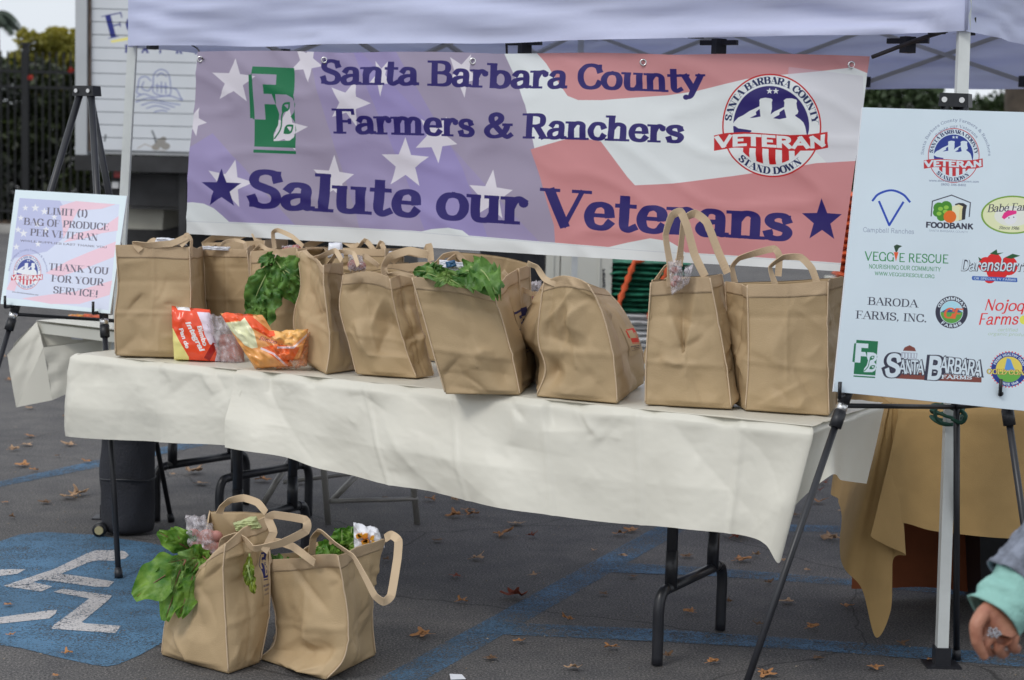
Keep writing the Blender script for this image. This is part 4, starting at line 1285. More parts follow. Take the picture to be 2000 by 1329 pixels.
T.add(box8([(xl + .06, TY + .014, zb_), (xl + W - .06, TY + .014, zb_), (xl + W - .06, TY + 5.5, zb_), (xl + .06, TY + 5.5, zb_), (xl + .06, TY + .014, ztt), (xl + W - .06, TY + .014, ztt), (xl + W - .06, TY + 5.5, ztt), (xl + .06, TY + 5.5, ztt)]))
T.build('box_body', M_truck, tr)
for xx in (xl, xl + W - .10):
    MB().add(box8([(xx, TY - .05, zb_ - .02), (xx + .088, TY - .05, zb_ - .02), (xx + .088, TY + .1, zb_ - .02), (xx, TY + .1, zb_ - .02), (xx, TY - .05, ztt), (xx + .088, TY - .05, ztt), (xx + .088, TY + .1, ztt), (xx, TY + .1, ztt)])).build('corner_post', M_truckedge, tr)
MB().add(box((xl + .103, TY - .006, zb_ + .02), .02, .02, ztt - zb_ - .05)).build('door_track', M_rustst, tr)
MB().add(box((xl + W / 2, TY - .02, zb_ - .13), W, .1, .12)).add(box((xl + W / 2, TY + .9, zb_ - .4), W * .8, 1.6, .25)).build('frame_rail', M_dark, tr)
ub = MB()
for (a, b, y0, y1) in ((255, 700, 350, 356), (255, 700, 408, 415)):
    A, B = at(a, y0, TY + .1), at(b, y1, TY + .1)
    ub.add(box8([(A.x, TY + .1, B.z), (B.x, TY + .1, B.z), (B.x, TY + .2, B.z), (A.x, TY + .2, B.z), (A.x, TY + .1, A.z), (B.x, TY + .1, A.z), (B.x, TY + .2, A.z), (A.x, TY + .2, A.z)]))
A = at(349, 305, TY)
ub.add(box8([(A.x, TY + .02, .55), (A.x + .06, TY + .02, .55), (A.x + .06, TY + .1, .55), (A.x, TY + .1, .55), (A.x, TY + .02, A.z), (A.x + .06, TY + .02, A.z), (A.x + .06, TY + .1, A.z), (A.x, TY + .1, A.z)]))
ub.build('underride_bar', M_dark, tr)
MB().add(box((xl + W / 2, TY + 2.2, .35), W * .95, 2.4, .75)).build('undercarriage', M_dark, tr)
for (x, w_) in ((xl + .35, .28), (xl + W - .35, .28)):
    for y in (TY + 1.6, TY + 4.4):
        wv = MB()
        n = 20
        prof = [(-.14, .34), (-.14, .46), (-.1, .50), (.1, .50), (.14, .46), (.14, .34)]
        V = [(x + px_, y + r_ * math.cos(2 * math.pi * i / n), .5 + r_ * math.sin(2 * math.pi * i / n)) for (px_, r_) in prof for i in range(n)]
        F = [(j * n + i, j * n + (i + 1) % n, (j + 1) * n + (i + 1) % n, (j + 1) * n + i) for j in range(5) for i in range(n)]
        F += [tuple(range(n)), tuple(range(5 * n, 6 * n))[::-1]]
        mesh('wheel', V, F, M_blackp, tr)
for (px, py, w_, h_, mt, nm) in ((226, 338, .05, .075, M_redl, 'tail_light'), (222, 362, .05, .05, M_whitesack, 'reflector')):
    c = at(px, py, TY - .04)
    MB().add(box((c.x, TY + .04, c.z - h_ / 2), w_, .06, h_)).build(nm, mt, tr)
A, B = at(255, 385, TY + .35), at(328, 448, TY + .35)
tk_ = MB().add(box8([(A.x, TY + .22, B.z), (B.x - .02, TY + .22, B.z), (B.x - .02, TY + .9, B.z), (A.x, TY + .9, B.z), (A.x, TY + .22, A.z), (B.x, TY + .22, A.z), (B.x, TY + .9, A.z), (A.x, TY + .9, A.z)])).build('step_box', M_beige, tr)

# ------------------------------------------------------------------ canopy
K1, K0 = at(1886, 77, 5.02), at(250, 79, 6.80)
K1.z = K0.z = (K1.z + K0.z) / 2
zv = K1.z
kd = (K0 - K1); kd.z = 0
kl = kd.length
kd.normalize()
kn = Vector((-kd.y, kd.x, 0))
if kn.y < 0: kn = -kn
K2, K3 = K1 + kn * kl, K0 + kn * kl
VH = .30
cn = empty('canopy_tent', (K1 + K3) / 2 * 1.0 - Vector((0, 0, zv)), 'white pop-up canopy with lavender tinted valance sheltering the tables and banner', 'canopy tent')
def valance(A, B, seed, name='valance', tuckA=1, tuckB=1):
    nu, nv = 120, 22
    d = (B - A); L = d.length; d.normalize()
    n = Vector((d.y, -d.x, 0))
    ctr = (K1 + K3) / 2
    if n.dot(A - ctr) < 0: n = -n
    U, Vv = np.meshgrid(np.linspace(0, 1, nu), np.linspace(0, 1, nv))
    s = U * L
    disp = .018 * fbm(s * 1.3, Vv * 5.0 + s * .35, 0, seed, 2) * (.4 + Vv * (1 - Vv) * 3)
    disp += .010 * (1 - np.abs(vnoise(s * 1.6 + Vv * .6, Vv * 8 - s * .8, 3, seed))) ** 3
    disp += .004 * (1 - np.abs(vnoise(s * 3.5 + Vv * 2, Vv * 16 - s * 1.2, 6, seed))) ** 4 + .003 * vnoise(s * 6, Vv * 20 + s, 2, seed)
    eA, eB = np.exp(-s / .22), np.exp(-(L - s) / .28)
    disp += (eA * tuckA + eB * tuckB) * .018 * np.sin(Vv * 26 + s * 9 + 2 * vnoise(s * 4, Vv * 4, 1, seed))
    disp -= .05 * np.sin(np.pi * U) * (1 - Vv) * 0
    disp = disp * np.clip(np.minimum(s, L - s) / .12, .0, 1)
    sag = .012 * np.sin(np.pi * U) + .004 * vnoise(s * 3, 0, 5, seed)
    P = np.array(tuple(A)) + s[..., None] * np.array(tuple(d)) + (disp)[..., None] * np.array(tuple(n))
    P[..., 2] = A.z + VH * Vv - sag * (1 - Vv)
    o = mesh(name, P.reshape(-1, 3), gridf(nu, nv), M_canopy, cn)
    return o
valance(K0, K1, 3); valance(K1, K2, 5); valance(K2, K3, 7); valance(K3, K0, 9)
MB().add(tube([K1 + Vector((0, 0, .002)), K1 + Vector((-.004, -.006, .15)), K1 + Vector((.002, 0, VH))], .005, 6)).build('corner_seam', M_canopy, cn, True)
apex = (K1 + K3) / 2 + Vector((0, 0, VH + 1.05))
cs = [K + Vector((0, 0, VH)) for K in (K0, K1, K2, K3)]
for i in range(4):
    A, B = cs[i], cs[(i + 1) % 4]
    n = 14
    V, F = [], []
    for j in range(n):
        f = j / (n - 1)
        a, b = A.lerp(apex, f), B.lerp(apex, f)
        for k in range(n):
            q = a.lerp(b, k / (n - 1))
            q.z -= .05 * math.sin(math.pi * k / (n - 1)) * (1 - f) * math.sin(math.pi * f + .2)
            V.append(q)
    mesh('roof_panel', V, gridf(n, n), M_canopy, cn)
def inset(K): return K + ((K1 + K3) / 2 - K) * .02
def pole(K, top=None, foot=None, name='pole'):
    tp = top or (inset(K) + Vector((0, 0, VH - .03)))
    ft = foot or Vector((inset(K).x, inset(K).y, .0))
    P = MB().add(tube([ft, tp], .0225, 4, sq=True))
    o = P.build(name, M_white, cn)
    lo = MB().add(box((ft.x, ft.y, 0), .10, .08, .006)).add(box((ft.x, ft.y, .006), .045, .045, .05)).build('foot_plate', M_black, cn)
    return ft, tp
ra, rb = at(1881, 90, 5.06), at(1838, 1300, 5.06)
dd = (rb - ra); ft = ra + dd * (ra.z / (ra.z - rb.z))
pole(K1, ra - dd * .12, ft)
la, lb = at(259, 90, 6.84), at(243, 385, 6.84)
dd = (lb - la); ft0 = la + dd * (la.z / (la.z - lb.z))
pole(K0, la - dd * .6, ft0)
pole(K2); pole(K3)
def truss(A, B):
    T = MB(); J = MB()
    up = Vector((0, 0, 1))
    n = 4
    pts = [A.lerp(B, i / n) for i in range(n + 1)]
    for i in range(n):
        a, b = pts[i], pts[i + 1]
        T.add(tube([a + up * .02, b + up * .27], .0125, 4)).add(tube([a + up * .27 + kn * .02, b + up * .02 + kn * .02], .0125, 4))
    for i in range(n + 1):
        for z in (.02, .27):
            J.add(box(pts[i] + up * (z - .025), .035, .035, .05, .6))
    T.build('truss_bar', M_grayrail, cn)
    J.build('joint_bracket', M_blackp, cn)
I = [inset(K) for K in (K0, K1, K2, K3)]
for i in range(4):
    truss(I[i].lerp(I[(i + 1) % 4], .02) - Vector((0, 0, .0)), I[i].lerp(I[(i + 1) % 4], .98))
ctr = (K1 + K3) / 2
T = MB()
for i in range(4):
    T.add(tube([(I[i] + I[(i + 1) % 4]) / 2 + Vector((0, 0, .26)), ctr + Vector((0, 0, .55))], .012, 4))
T.add(tube([ctr + Vector((0, 0, .4)), apex], .02, 6))
T.build('roof_strut', M_grayrail, cn)
for (px, py, Y) in ((1025, 91, 6.4), (1404, 91, 6.0), (1773, 88, 5.6)):
    c = at(px, py, Y)
    MB().add(box(c - Vector((0, 0, .025)), .04, .03, .05, .5)).add(box(c + Vector((0, 0, .004)), .13, .018, .016, -.5)).build('joint_bracket', M_blackp, cn)
# folded leg clip with green cord on the near pole
c = at(1858, 812, 5.02)
gc = empty('green_tie_cord', (c.x, c.y, c.z), 'dark green cord looped round the white canopy pole below the sponsor board', 'cord')
T = MB()
for k, dz in enumerate((.02, .0, -.02)):
    pts = [c + Vector((.045 * math.cos(a), .05 + .045 * math.sin(a), dz + .008 * math.sin(a * 2 + k))) for a in np.linspace(0, 2 * math.pi, 18)[:-1]]
    T.add(tube(pts, .005, 6, closed=True))
T.add(tube(smoothpath([at(1838, 792, 4.99), at(1826, 802, 4.97), at(1832, 822, 4.97), at(1856, 830, 4.99)], 5), .005, 6))
T.add(tube(smoothpath([at(1874, 800, 4.99), at(1886, 812, 4.97), at(1878, 826, 4.98), at(1858, 818, 4.99)], 5), .006, 6))
T.build('loop', M_cord, gc, True)

# ------------------------------------------------------------------ banner
BA, BB = at(393, 100, 6.52), at(1700, 108, 5.27)
BC, BD = at(1636, 531, 5.25), at(367, 457, 6.50)
bn = empty('banner', (BA + BB) / 2, 'long vinyl flag banner reading Salute our Veterans hung across the tent front', 'banner')
nu, nv = 150, 44
U, Vv = np.meshgrid(np.linspace(0, 1, nu), np.linspace(0, 1, nv))
L3 = lambda p: np.array(tuple(p))
P = (L3(BA) * (1 - U[..., None]) + L3(BB) * U[..., None]) * (1 - Vv[..., None]) + (L3(BD) * (1 - U[..., None]) + L3(BC) * U[..., None]) * Vv[..., None]
bnn = (BB - BA).cross(Vector((0, 0, -1))); bnn.z = 0; bnn.normalize()
if bnn.y > 0: bnn = -bnn
w = .020 * np.sin(U * 9 + 1.0 + Vv * 1.2) * (.35 + .65 * Vv) + .012 * fbm(U * 7 - Vv * 1.5, Vv * 1.8 + U * 2, 0, 4, 2)
for g in (.012, .25, .49, .74, .985):
    w += .010 * np.exp(-((U - g - (g - .5) * Vv * .1) / .035) ** 2) * np.exp(-Vv * 3.2)
w += .006 * (1 - np.abs(vnoise(U * 11 - Vv * 5, Vv * 4 + U * 3, 2, 8))) ** 4
P = P + w[..., None] * L3(bnn)
P[..., 2] -= (.006 * np.abs(np.sin(U * math.pi * 4)) * (1 - Vv) * -1 + .004) * (1 - Vv)
H0 = np.linalg.inv(bc.H)
# bilinear cloth, homography print: look every cloth point up in photo-flat sheet space through its four corners
uv = []
def _prj(q):
    d = Vector(q) - CP; z = d.dot(FWD)
    return (1000 + FPX * d.dot(RT) / z, 664.5 - FPX * d.dot(UP) / z)
flat = (L3(BA) * (1 - U[..., None]) + L3(BB) * U[..., None]) * (1 - Vv[..., None]) + (L3(BD) * (1 - U[..., None]) + L3(BC) * U[..., None]) * Vv[..., None]
for q in flat.reshape(-1, 3):
    a, b = bc.xf([_prj(q)])[0]
    uv.append((a / bc.w, 1 - b / bc.h))
mesh('printed_sheet', P.reshape(-1, 3), gridf(nu, nv), M_banner, bn, True, uvs=uv)
for k, g in enumerate((.012, .222, .465, .715, .985)):
    i = int(g * (nu - 1)); q = Vector(P[1 if k else 1, i]) + bnn * .004 + Vector((0, 0, -.012))
    a = []
    ring = [q + Vector((math.cos(t), 0, math.sin(t))) * .009 for t in np.linspace(0, 6.283, 15)[:-1]]
    gr = MB().add(tube(ring, .003, 6, closed=True)).build('grommet', M_silver, bn, True)
gl, grr = Vector(P[1, 2]), Vector(P[1, nu - 3])
MB().add(tube(smoothpath([gl + bnn * .01 - Vector((0, 0, .012)), at(386, 96, 6.62), at(374, 88, 6.9), at(360, 72, 6.95)], 4), .003, 6)).build('tie_cord', M_bungee, bn, True)
MB().add(tube(smoothpath([at(1703, 112, 5.24), at(1750, 94, 5.2), at(1792, 78, 5.15), at(1850, 60, 5.1)], 4), .006, 6)).build('tie_cord', M_bungee, bn, True)
MB().add(tube([at(990, 108, 5.95), at(989, 78, 5.97), at(988, 60, 5.98)], .004, 6)).build('tie_cord', M_bungee, bn, True)

# ------------------------------------------------------------------ folding tables
def fold_table(P0, D, N, L, Wd, zt, label, legs=(.42, None), mt=M_black, group=None):
    """P0 front-left corner on the floor, D along, N to the back"""
    c = P0 + D * L / 2 + N * Wd / 2
    t = empty('folding_table', (c.x, c.y, 0), label, 'table', group)
    q = [P0 + D * .012 + N * .012, P0 + D * (L - .012) + N * .012, P0 + D * (L - .012) + N * (Wd - .012), P0 + D * .012 + N * (Wd - .012)]
    MB().add(box8([Vector((p.x, p.y, zt - .045)) for p in q] + [Vector((p.x, p.y, zt - .005)) for p in q])).build('tabletop', M_box, t)
    for s in legs:
        a = P0 + D * s
        up = Vector((0, 0, 1))
        f1, f2 = a + N * .14, a + N * max(.45, Wd + .015)
        g1, g2 = f1.lerp(f2, .17), f1.lerp(f2, .83)
        for u_ in (g1, g2):
            MB().add(tube([u_ + up * .215, u_ + up * (zt - .05)], .0165, 10)).add(tube([u_ + up * .21, u_ + up * .32], .0185, 10)).build('leg', mt, t, True)
        z = lambda q, h: Vector((q.x, q.y, h))
        MB().add(tube([z(f1.lerp(f2, .08), .212), z(f1.lerp(f2, .92), .212)], .0155, 10)).build('crossbar', mt, t, True)
        for (f, m_) in ((f1, f1.lerp(f2, .10)), (f2, f1.lerp(f2, .90))):
            MB().add(tube(smoothpath([z(m_, .212), z(m_.lerp(f, .65), .205), z(f, .165), z(f, .09), z(f, .004)], 4), .0165, 10)).build('foot', mt, t, True)
    MB().add(tube([P0 + D * (legs[0]) + N * Wd * .5 + up * .5, P0 + D * (legs[0] + .4) + N * Wd * .5 + up * (zt - .05)], .009, 6)).add(tube([P0 + D * (legs[-1]) + N * Wd * .5 + up * .5, P0 + D * (legs[-1] - .4) + N * Wd * .5 + up * (zt - .05)], .009, 6)).build('brace', mt, t, True)
    return t
ZT = .745
E0, E1 = zpl(150, 694, ZT), zpl(1588, 838, ZT)
D = (E1 - E0); LT = D.length; D.normalize()
N = Vector((-D.y, D.x, 0))
if N.y < 0: N = -N
F0 = Vector((E0.x, E0.y, 0))
WT = .585
fold_table(F0, D, N, LT, WT, ZT, 'long folding table with black steel legs carrying the row of tan totes', (.50, LT - .485))

# cloths: columns from the table edge down to a measured hem, then folds pushed outwards
def drape(name, cols, mt, parent, seed, amp=.016, nv=56, per=18, wd=None, ridge=(), diag=0.0, zt=ZT + .004, top_back=None):
    """cols: list of (top point, bottom point, outward normal)"""
    T = catmull([c[0] for c in cols], np.linspace(0, 1, (len(cols) - 1) * per + 1))
    B = catmull([c[1] for c in cols], np.linspace(0, 1, (len(cols) - 1) * per + 1))
    O = catmull([c[2] for c in cols], np.linspace(0, 1, (len(cols) - 1) * per + 1))
    O /= np.linalg.norm(O, axis=1)[:, None]
    nu = len(T)
    v = np.linspace(0, 1, nv)[:, None, None]
    P = T[None] * (1 - v) + B[None] * v
    s = np.concatenate([[0], np.cumsum(np.linalg.norm(np.diff(T + B, axis=0) / 2, axis=1))])
    S, V2 = np.meshgrid(s, np.linspace(0, 1, nv))
    f = amp * .9 * (vnoise(S * 2.2 + V2 * diag, V2 * .5, 0, seed) + .4) * np.clip(V2 * 1.6, 0, 1)
    hgt = float(np.mean(np.linalg.norm(T - B, axis=1)))
    Z = V2 * hgt
    ext = s[-1]
    f += creases(S, Z, int(6 * ext), 0, ext, -.02, .05, seed, amp * .40, .08, .18, .016, (1.2, .45))
    f += creases(S, Z, int(5 * ext), 0, ext, .05, hgt * .9, seed + 1, amp * .34, .18, .42, .034, (.95 if diag < 0 else 1.9, .30))
    f += amp * .30 * np.sin(S * 21 + 3 * vnoise(S * 2, V2, 0, seed + 6)) * V2 ** .8 * (.4 + .6 * np.abs(vnoise(S * 1.7, 0, 3, seed)))
    f += creases(S, Z, int(9 * ext), 0, ext, .0, hgt, seed + 2, amp * .08, .03, .09, .009)
    f += .0005 * fbm(S * 40, V2 * 16, 2, seed)
    f += amp * .45 * np.abs(np.sin(S * 13 + 2 * vnoise(S * 3, 0, 0, seed))) * np.exp(-V2 * 9)
    for r in ridge:
        f += .0045 * np.maximum(0, 1 - np.abs(S - r) / .014)
    f += .006 * np.minimum(1, V2 * 12)
    if wd is not None:
        f = f * np.clip(1.10 - 1.05 * np.abs(O @ L3(wd)) , .08, 1)[None]
    P = P + f[..., None] * O[None]
    inn = .018 * (1 - np.sin(np.clip(V2 * hgt / .018, 0, 1) * math.pi / 2))
    P = P - inn[..., None] * O[None]
    P[:5, :, 2] += .006 * np.clip(vnoise(S[:5] * 7, 0, 0, seed + 4), 0, 1) + .0015
    P[0, :, 2] = zt + .001
    P[1, :, 2] = zt - .002
    return P.reshape(-1, 3), gridf(nu, nv), nu, nv

def cloth_obj(name, parts, mt, label, cat='tablecloth', org=(0, 0, 0), group=None):
    V, F = [], []
    for v, f in parts:
        n = len(V)
        V += [tuple(p) for p in v]
        F += [tuple(i + n for i in q) for q in f]
    o = mesh(name, V, F, mt, None, True, org=org)
    return tag(o, label, cat, group)

def topsheet(A, B, C, Dd, nu, nv, z, seed, amp=.002):
    U, Vv = np.meshgrid(np.linspace(0, 1, nu), np.linspace(0, 1, nv))
    A, B, C, Dd = (L3(p) for p in (A, B, C, Dd))
    P = (A * (1 - U[..., None]) + B * U[..., None]) * (1 - Vv[..., None]) + (Dd * (1 - U[..., None]) + C * U[..., None]) * Vv[..., None]
    P[..., 2] = z + amp * (1 - np.abs(vnoise(U * 14 + seed, Vv * 4, 0, seed))) ** 4 * 1.6
    P[0, :, 2] = z
    return P.reshape(-1, 3), gridf(nu, nv)

NF = -N
pf = E0 + NF * .006
def hem(px, py, off=.03): return vpl(px, py, E0 + NF * off, N)
def edge(px): # point of the front edge line seen at column px
    a, b = 0.0, LT
    for _ in range(40):
        m_ = (a + b) / 2
        if _prj(E0 + D * m_)[0] < px: a = m_
        else: b = m_
    return E0 + D * a
colsA = [(edge(px), hem(bx, by, .026), NF) for px, bx, by in ((150, 146, 853), (200, 200, 856), (260, 258, 860), (320, 318, 862), (390, 388, 865), (445, 440, 868), (480, 474, 869))]
Lb = E0 + N * WT
leftcols = [(E0 + N * WT, E0 + N * WT + Vector((0, 0, -.26)) - D * .03, -D), (E0 + N * WT * .5, E0 + N * WT * .5 + Vector((0, 0, -.26)) - D * .05, -D), (E0 + N * .05 - D * .003, E0 + N * .05 + Vector((0, 0, -.275)) - D * .045, (-D + NF * .4))]
colsA = leftcols + [(E0 - D * .002, hem(146, 853, .03), (NF - D).normalized())] + colsA[1:]
vA = drape('a', colsA, M_cloth, None, 11, .034, ridge=(1.0, 1.28), diag=.3)
eA = edge(480)
c1 = cloth_obj('tablecloth', [vA[:2], topsheet(E0, eA + NF * 0, eA + N * WT, E0 + N * WT, 40, 20, ZT + .004, 2)], M_cloth, 'short ivory plastic tablecloth over the left end of the table under the bread', org=(E0.x, E0.y, ZT), group='ivory plastic tablecloths')
hB = ((463, 459, 870), (500, 520, 880), (545, 580, 893), (600, 650, 914), (660, 715, 931), (720, 780, 944), (800, 850, 955), (880, 925, 972), (960, 1000, 987), (1050, 1080, 1001), (1140, 1165, 1012), (1230, 1245, 1022), (1330, 1335, 1029), (1420, 1412, 1036), (1500, 1470, 1046), (1560, 1502, 1062))
colsB = [(edge(a), hem(b, c, .03 + .012 * math.sin(i * 1.7)), NF) for i, (a, b, c) in enumerate(hB)]
tipo = E1 + Vector((0, 0, 0))
tip = vpl(1522, 1096, E0 + NF * .035, N)
r2 = vpl(1540, 1003, E0 - NF * .01, N)
Ne = D
colsB += [(E1 + D * .002, tip, (NF + D * .6).normalized()), (E1 + D * .004 + N * .01, r2 + D * .0, D)]
side_hem = lambda px, py: vpl(px, py, E1 + D * .03, D)
colsB += [(E1 + N * .10 + D * .004, side_hem(1619, 930), D), (E1 + N * .26 + D * .004, side_hem(1643, 938), D), (E1 + N * .44 + D * .004, side_hem(1668, 942), D), (E1 + N * WT + D * .004, side_hem(1692, 945), D)]
vB = drape('b', colsB, M_cloth, None, 23, .040, nv=64, wd=D, ridge=(.55, .83, 1.12, 1.4, 1.68, 1.96), diag=-1.1, zt=ZT + .0065)
eB = edge(463)
c2_ = cloth_obj('tablecloth', [vB[:2], topsheet(eB, E1, E1 + N * WT, eB + N * WT, 90, 24, ZT + .0065, 9)], M_cloth, 'long ivory plastic tablecloth with draped pointed corner over the right part of the table', org=(E1.x, E1.y, ZT), group='ivory plastic tablecloths')

# back-left table with its flapping cloth
zt2 = .74
a = zpl(70, 629, zt2); b = zpl(205, 645, zt2)
D2 = (b - a).normalized(); N2 = Vector((-D2.y, D2.x, 0))
if N2.y < 0: N2 = -N2
L2 = 1.1
fold_table(Vector((a.x, a.y, 0)), D2, N2, L2, .6, zt2, 'second folding table at the far left behind the notice easel', (.55, L2 - .2))
Y2 = a.y
pA = [at(72, 628, Y2), at(14, 693, Y2 - .02), at(32, 796, Y2 - .02), at(102, 782, Y2 - .06), at(85, 679, Y2 - .05)]
q1 = [at(72, 628, Y2 - .004), at(85, 679, Y2 - .05), at(103, 782, Y2 - .06), at(143, 761, Y2 - .03), at(210, 735, Y2 - .02), at(210, 664, Y2 - .02), at(210, 644, Y2 - .004)]
def patch(A, B, C, Dd, nu, nv, seed, n, amp=.006):
    U, Vv = np.meshgrid(np.linspace(0, 1, nu), np.linspace(0, 1, nv))
    A, B, C, Dd = (L3(p) for p in (A, B, C, Dd))
    P = (A * (1 - U[..., None]) + B * U[..., None]) * (1 - Vv[..., None]) + (Dd * (1 - U[..., None]) + C * U[..., None]) * Vv[..., None]
    P = P + (amp * fbm(U * 3, Vv * 3, 0, seed) * (np.sin(np.pi * Vv) + .2))[..., None] * np.array(n)
    return P.reshape(-1, 3), gridf(nu, nv)
ny = (0, -1, 0)
bl_ = a + N2 * .6
cloth_obj('tablecloth', [
    patch(pA[1], pA[0], pA[4], pA[2], 10, 14, 1, ny), patch(pA[2], pA[4], pA[3], pA[2], 8, 8, 1, ny, 0),
    patch(pA[4], q1[5] + Vector((0, .03, 0)), q1[4], pA[3], 20, 12, 2, ny, .012),
    patch(pA[0], q1[6], q1[5] + Vector((0, .05, .0)), pA[4] + Vector((0, .05, 0)), 20, 6, 3, ny, .004),
    topsheet(a, b + D2 * (L2 - (b - a).length), b + D2 * (L2 - (b - a).length) + N2 * .6, bl_, 20, 12, zt2 + .006, 4),
    patch(bl_ + Vector((0, 0, .006)), pA[0], pA[1], bl_ + Vector((-.12, 0, -.2)), 12, 10, 5, (-1, 0, 0), .01),
    patch(q1[6], b + D2 * (L2 - (b - a).length) + Vector((0, 0, .005)), b + D2 * (L2 - (b - a).length) + Vector((0, -.02, -.22)), q1[4] + Vector((0, 0, .02)), 20, 10, 6, ny, .012)],
    M_clothb, 'ivory tablecloth with flapping folded corner on the far left table', org=(a.x, a.y, zt2))

# tan cloth table at the right
zt3 = .722
a3 = zpl(1740, 792, zt3); b3 = zpl(2050, 800, zt3)
D3 = (b3 - a3).normalized(); N3 = Vector((-D3.y, D3.x, 0))
if N3.y < 0: N3 = -N3
L3t = 1.83
fold_table(Vector((a3.x, a3.y, 0)), D3, N3, L3t, .72, zt3, 'folding table under the tan cloth behind the right easel', (.62, L3t - .3))
F3 = -N3
def h3(px, py, off): return vpl(px, py, a3 + F3 * off, N3)
e3 = lambda s: a3 + D3 * s
def onfront(px, py, off=.03): return h3(px, py, off)
cols3 = [(a3 + N3 * .72, a3 + N3 * .72 + Vector((-.04, 0, -.40)), -D3), (a3 + N3 * .35, a3 + N3 * .35 + Vector((-.07, 0, -.38)), -D3),
         (a3 + N3 * .02 - D3 * .003, onfront(1649, 1098, .00), (-D3 + F3 * .5).normalized()),
         (a3 - D3 * .003, onfront(1688, 1150, .05), (-D3 + F3).normalized()), (a3 + D3 * .002, onfront(1709, 1243, .085), F3),
         (e3(.006), onfront(1738, 1188, .07), F3), (e3(.010), onfront(1742, 1092, .04), F3), (e3(.016), onfront(1767, 1082, .05), F3), (e3(.02), onfront(1730, 1064, .085), F3), (e3(.03), onfront(1699, 1044, .10), F3),
         (e3(.055), onfront(1730, 1030, .07), F3), (e3(.08), onfront(1762, 1020, .045), F3), (e3(.15), onfront(1815, 1034, .035), F3), (e3(.26), onfront(1880, 1043, .03), F3),
         (e3(.45), onfront(1970, 1050, .035), F3), (e3(.8), onfront(2150, 1060, .03), F3), (e3(1.2), onfront(2400, 1072, .03), F3), (e3(L3t), onfront(2790, 1090, .03), F3)]
v3 = drape('c', cols3, M_tan, None, 41, .015, nv=36, per=10, zt=zt3 + .005)
cloth_obj('tablecloth', [v3[:2], topsheet(a3, e3(L3t), e3(L3t) + N3 * .72, a3 + N3 * .72, 30, 12, zt3 + .005, 6)], M_tan, 'tan fabric tablecloth with long hanging corner fold on the right table', org=(a3.x, a3.y, zt3))
# rust cloth hanging behind it
ra3 = a3 + N3 * .60 + D3 * .02
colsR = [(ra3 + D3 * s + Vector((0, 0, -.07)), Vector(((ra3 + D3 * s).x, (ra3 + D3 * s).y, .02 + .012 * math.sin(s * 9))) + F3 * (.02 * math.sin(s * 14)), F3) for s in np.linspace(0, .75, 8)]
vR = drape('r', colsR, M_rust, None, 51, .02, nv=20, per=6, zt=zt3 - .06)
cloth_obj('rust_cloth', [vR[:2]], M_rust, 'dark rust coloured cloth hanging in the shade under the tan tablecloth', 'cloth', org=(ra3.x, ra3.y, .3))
g = zpl(1945, 1230, 0)
bx = empty('storage_tote', (g.x + .25, g.y + .35, 0), 'black plastic storage tote in the shade under the tan table', 'storage tote')
cx, cy = g.x + .28, g.y + .42
V = []
for (z, sx, sy) in ((.0, .52, .34), (.30, .58, .40)):
    V += [(cx - sx / 2, cy - sy / 2, z), (cx + sx / 2, cy - sy / 2, z), (cx + sx / 2, cy + sy / 2, z), (cx - sx / 2, cy + sy / 2, z)]
MB().add(box8(V)).build('tub', M_blackp, bx)
MB().add(box((cx, cy, .301), .62, .44, .03)).add(box((cx, cy, .331), .52, .34, .012)).build('lid', M_blackp, bx)

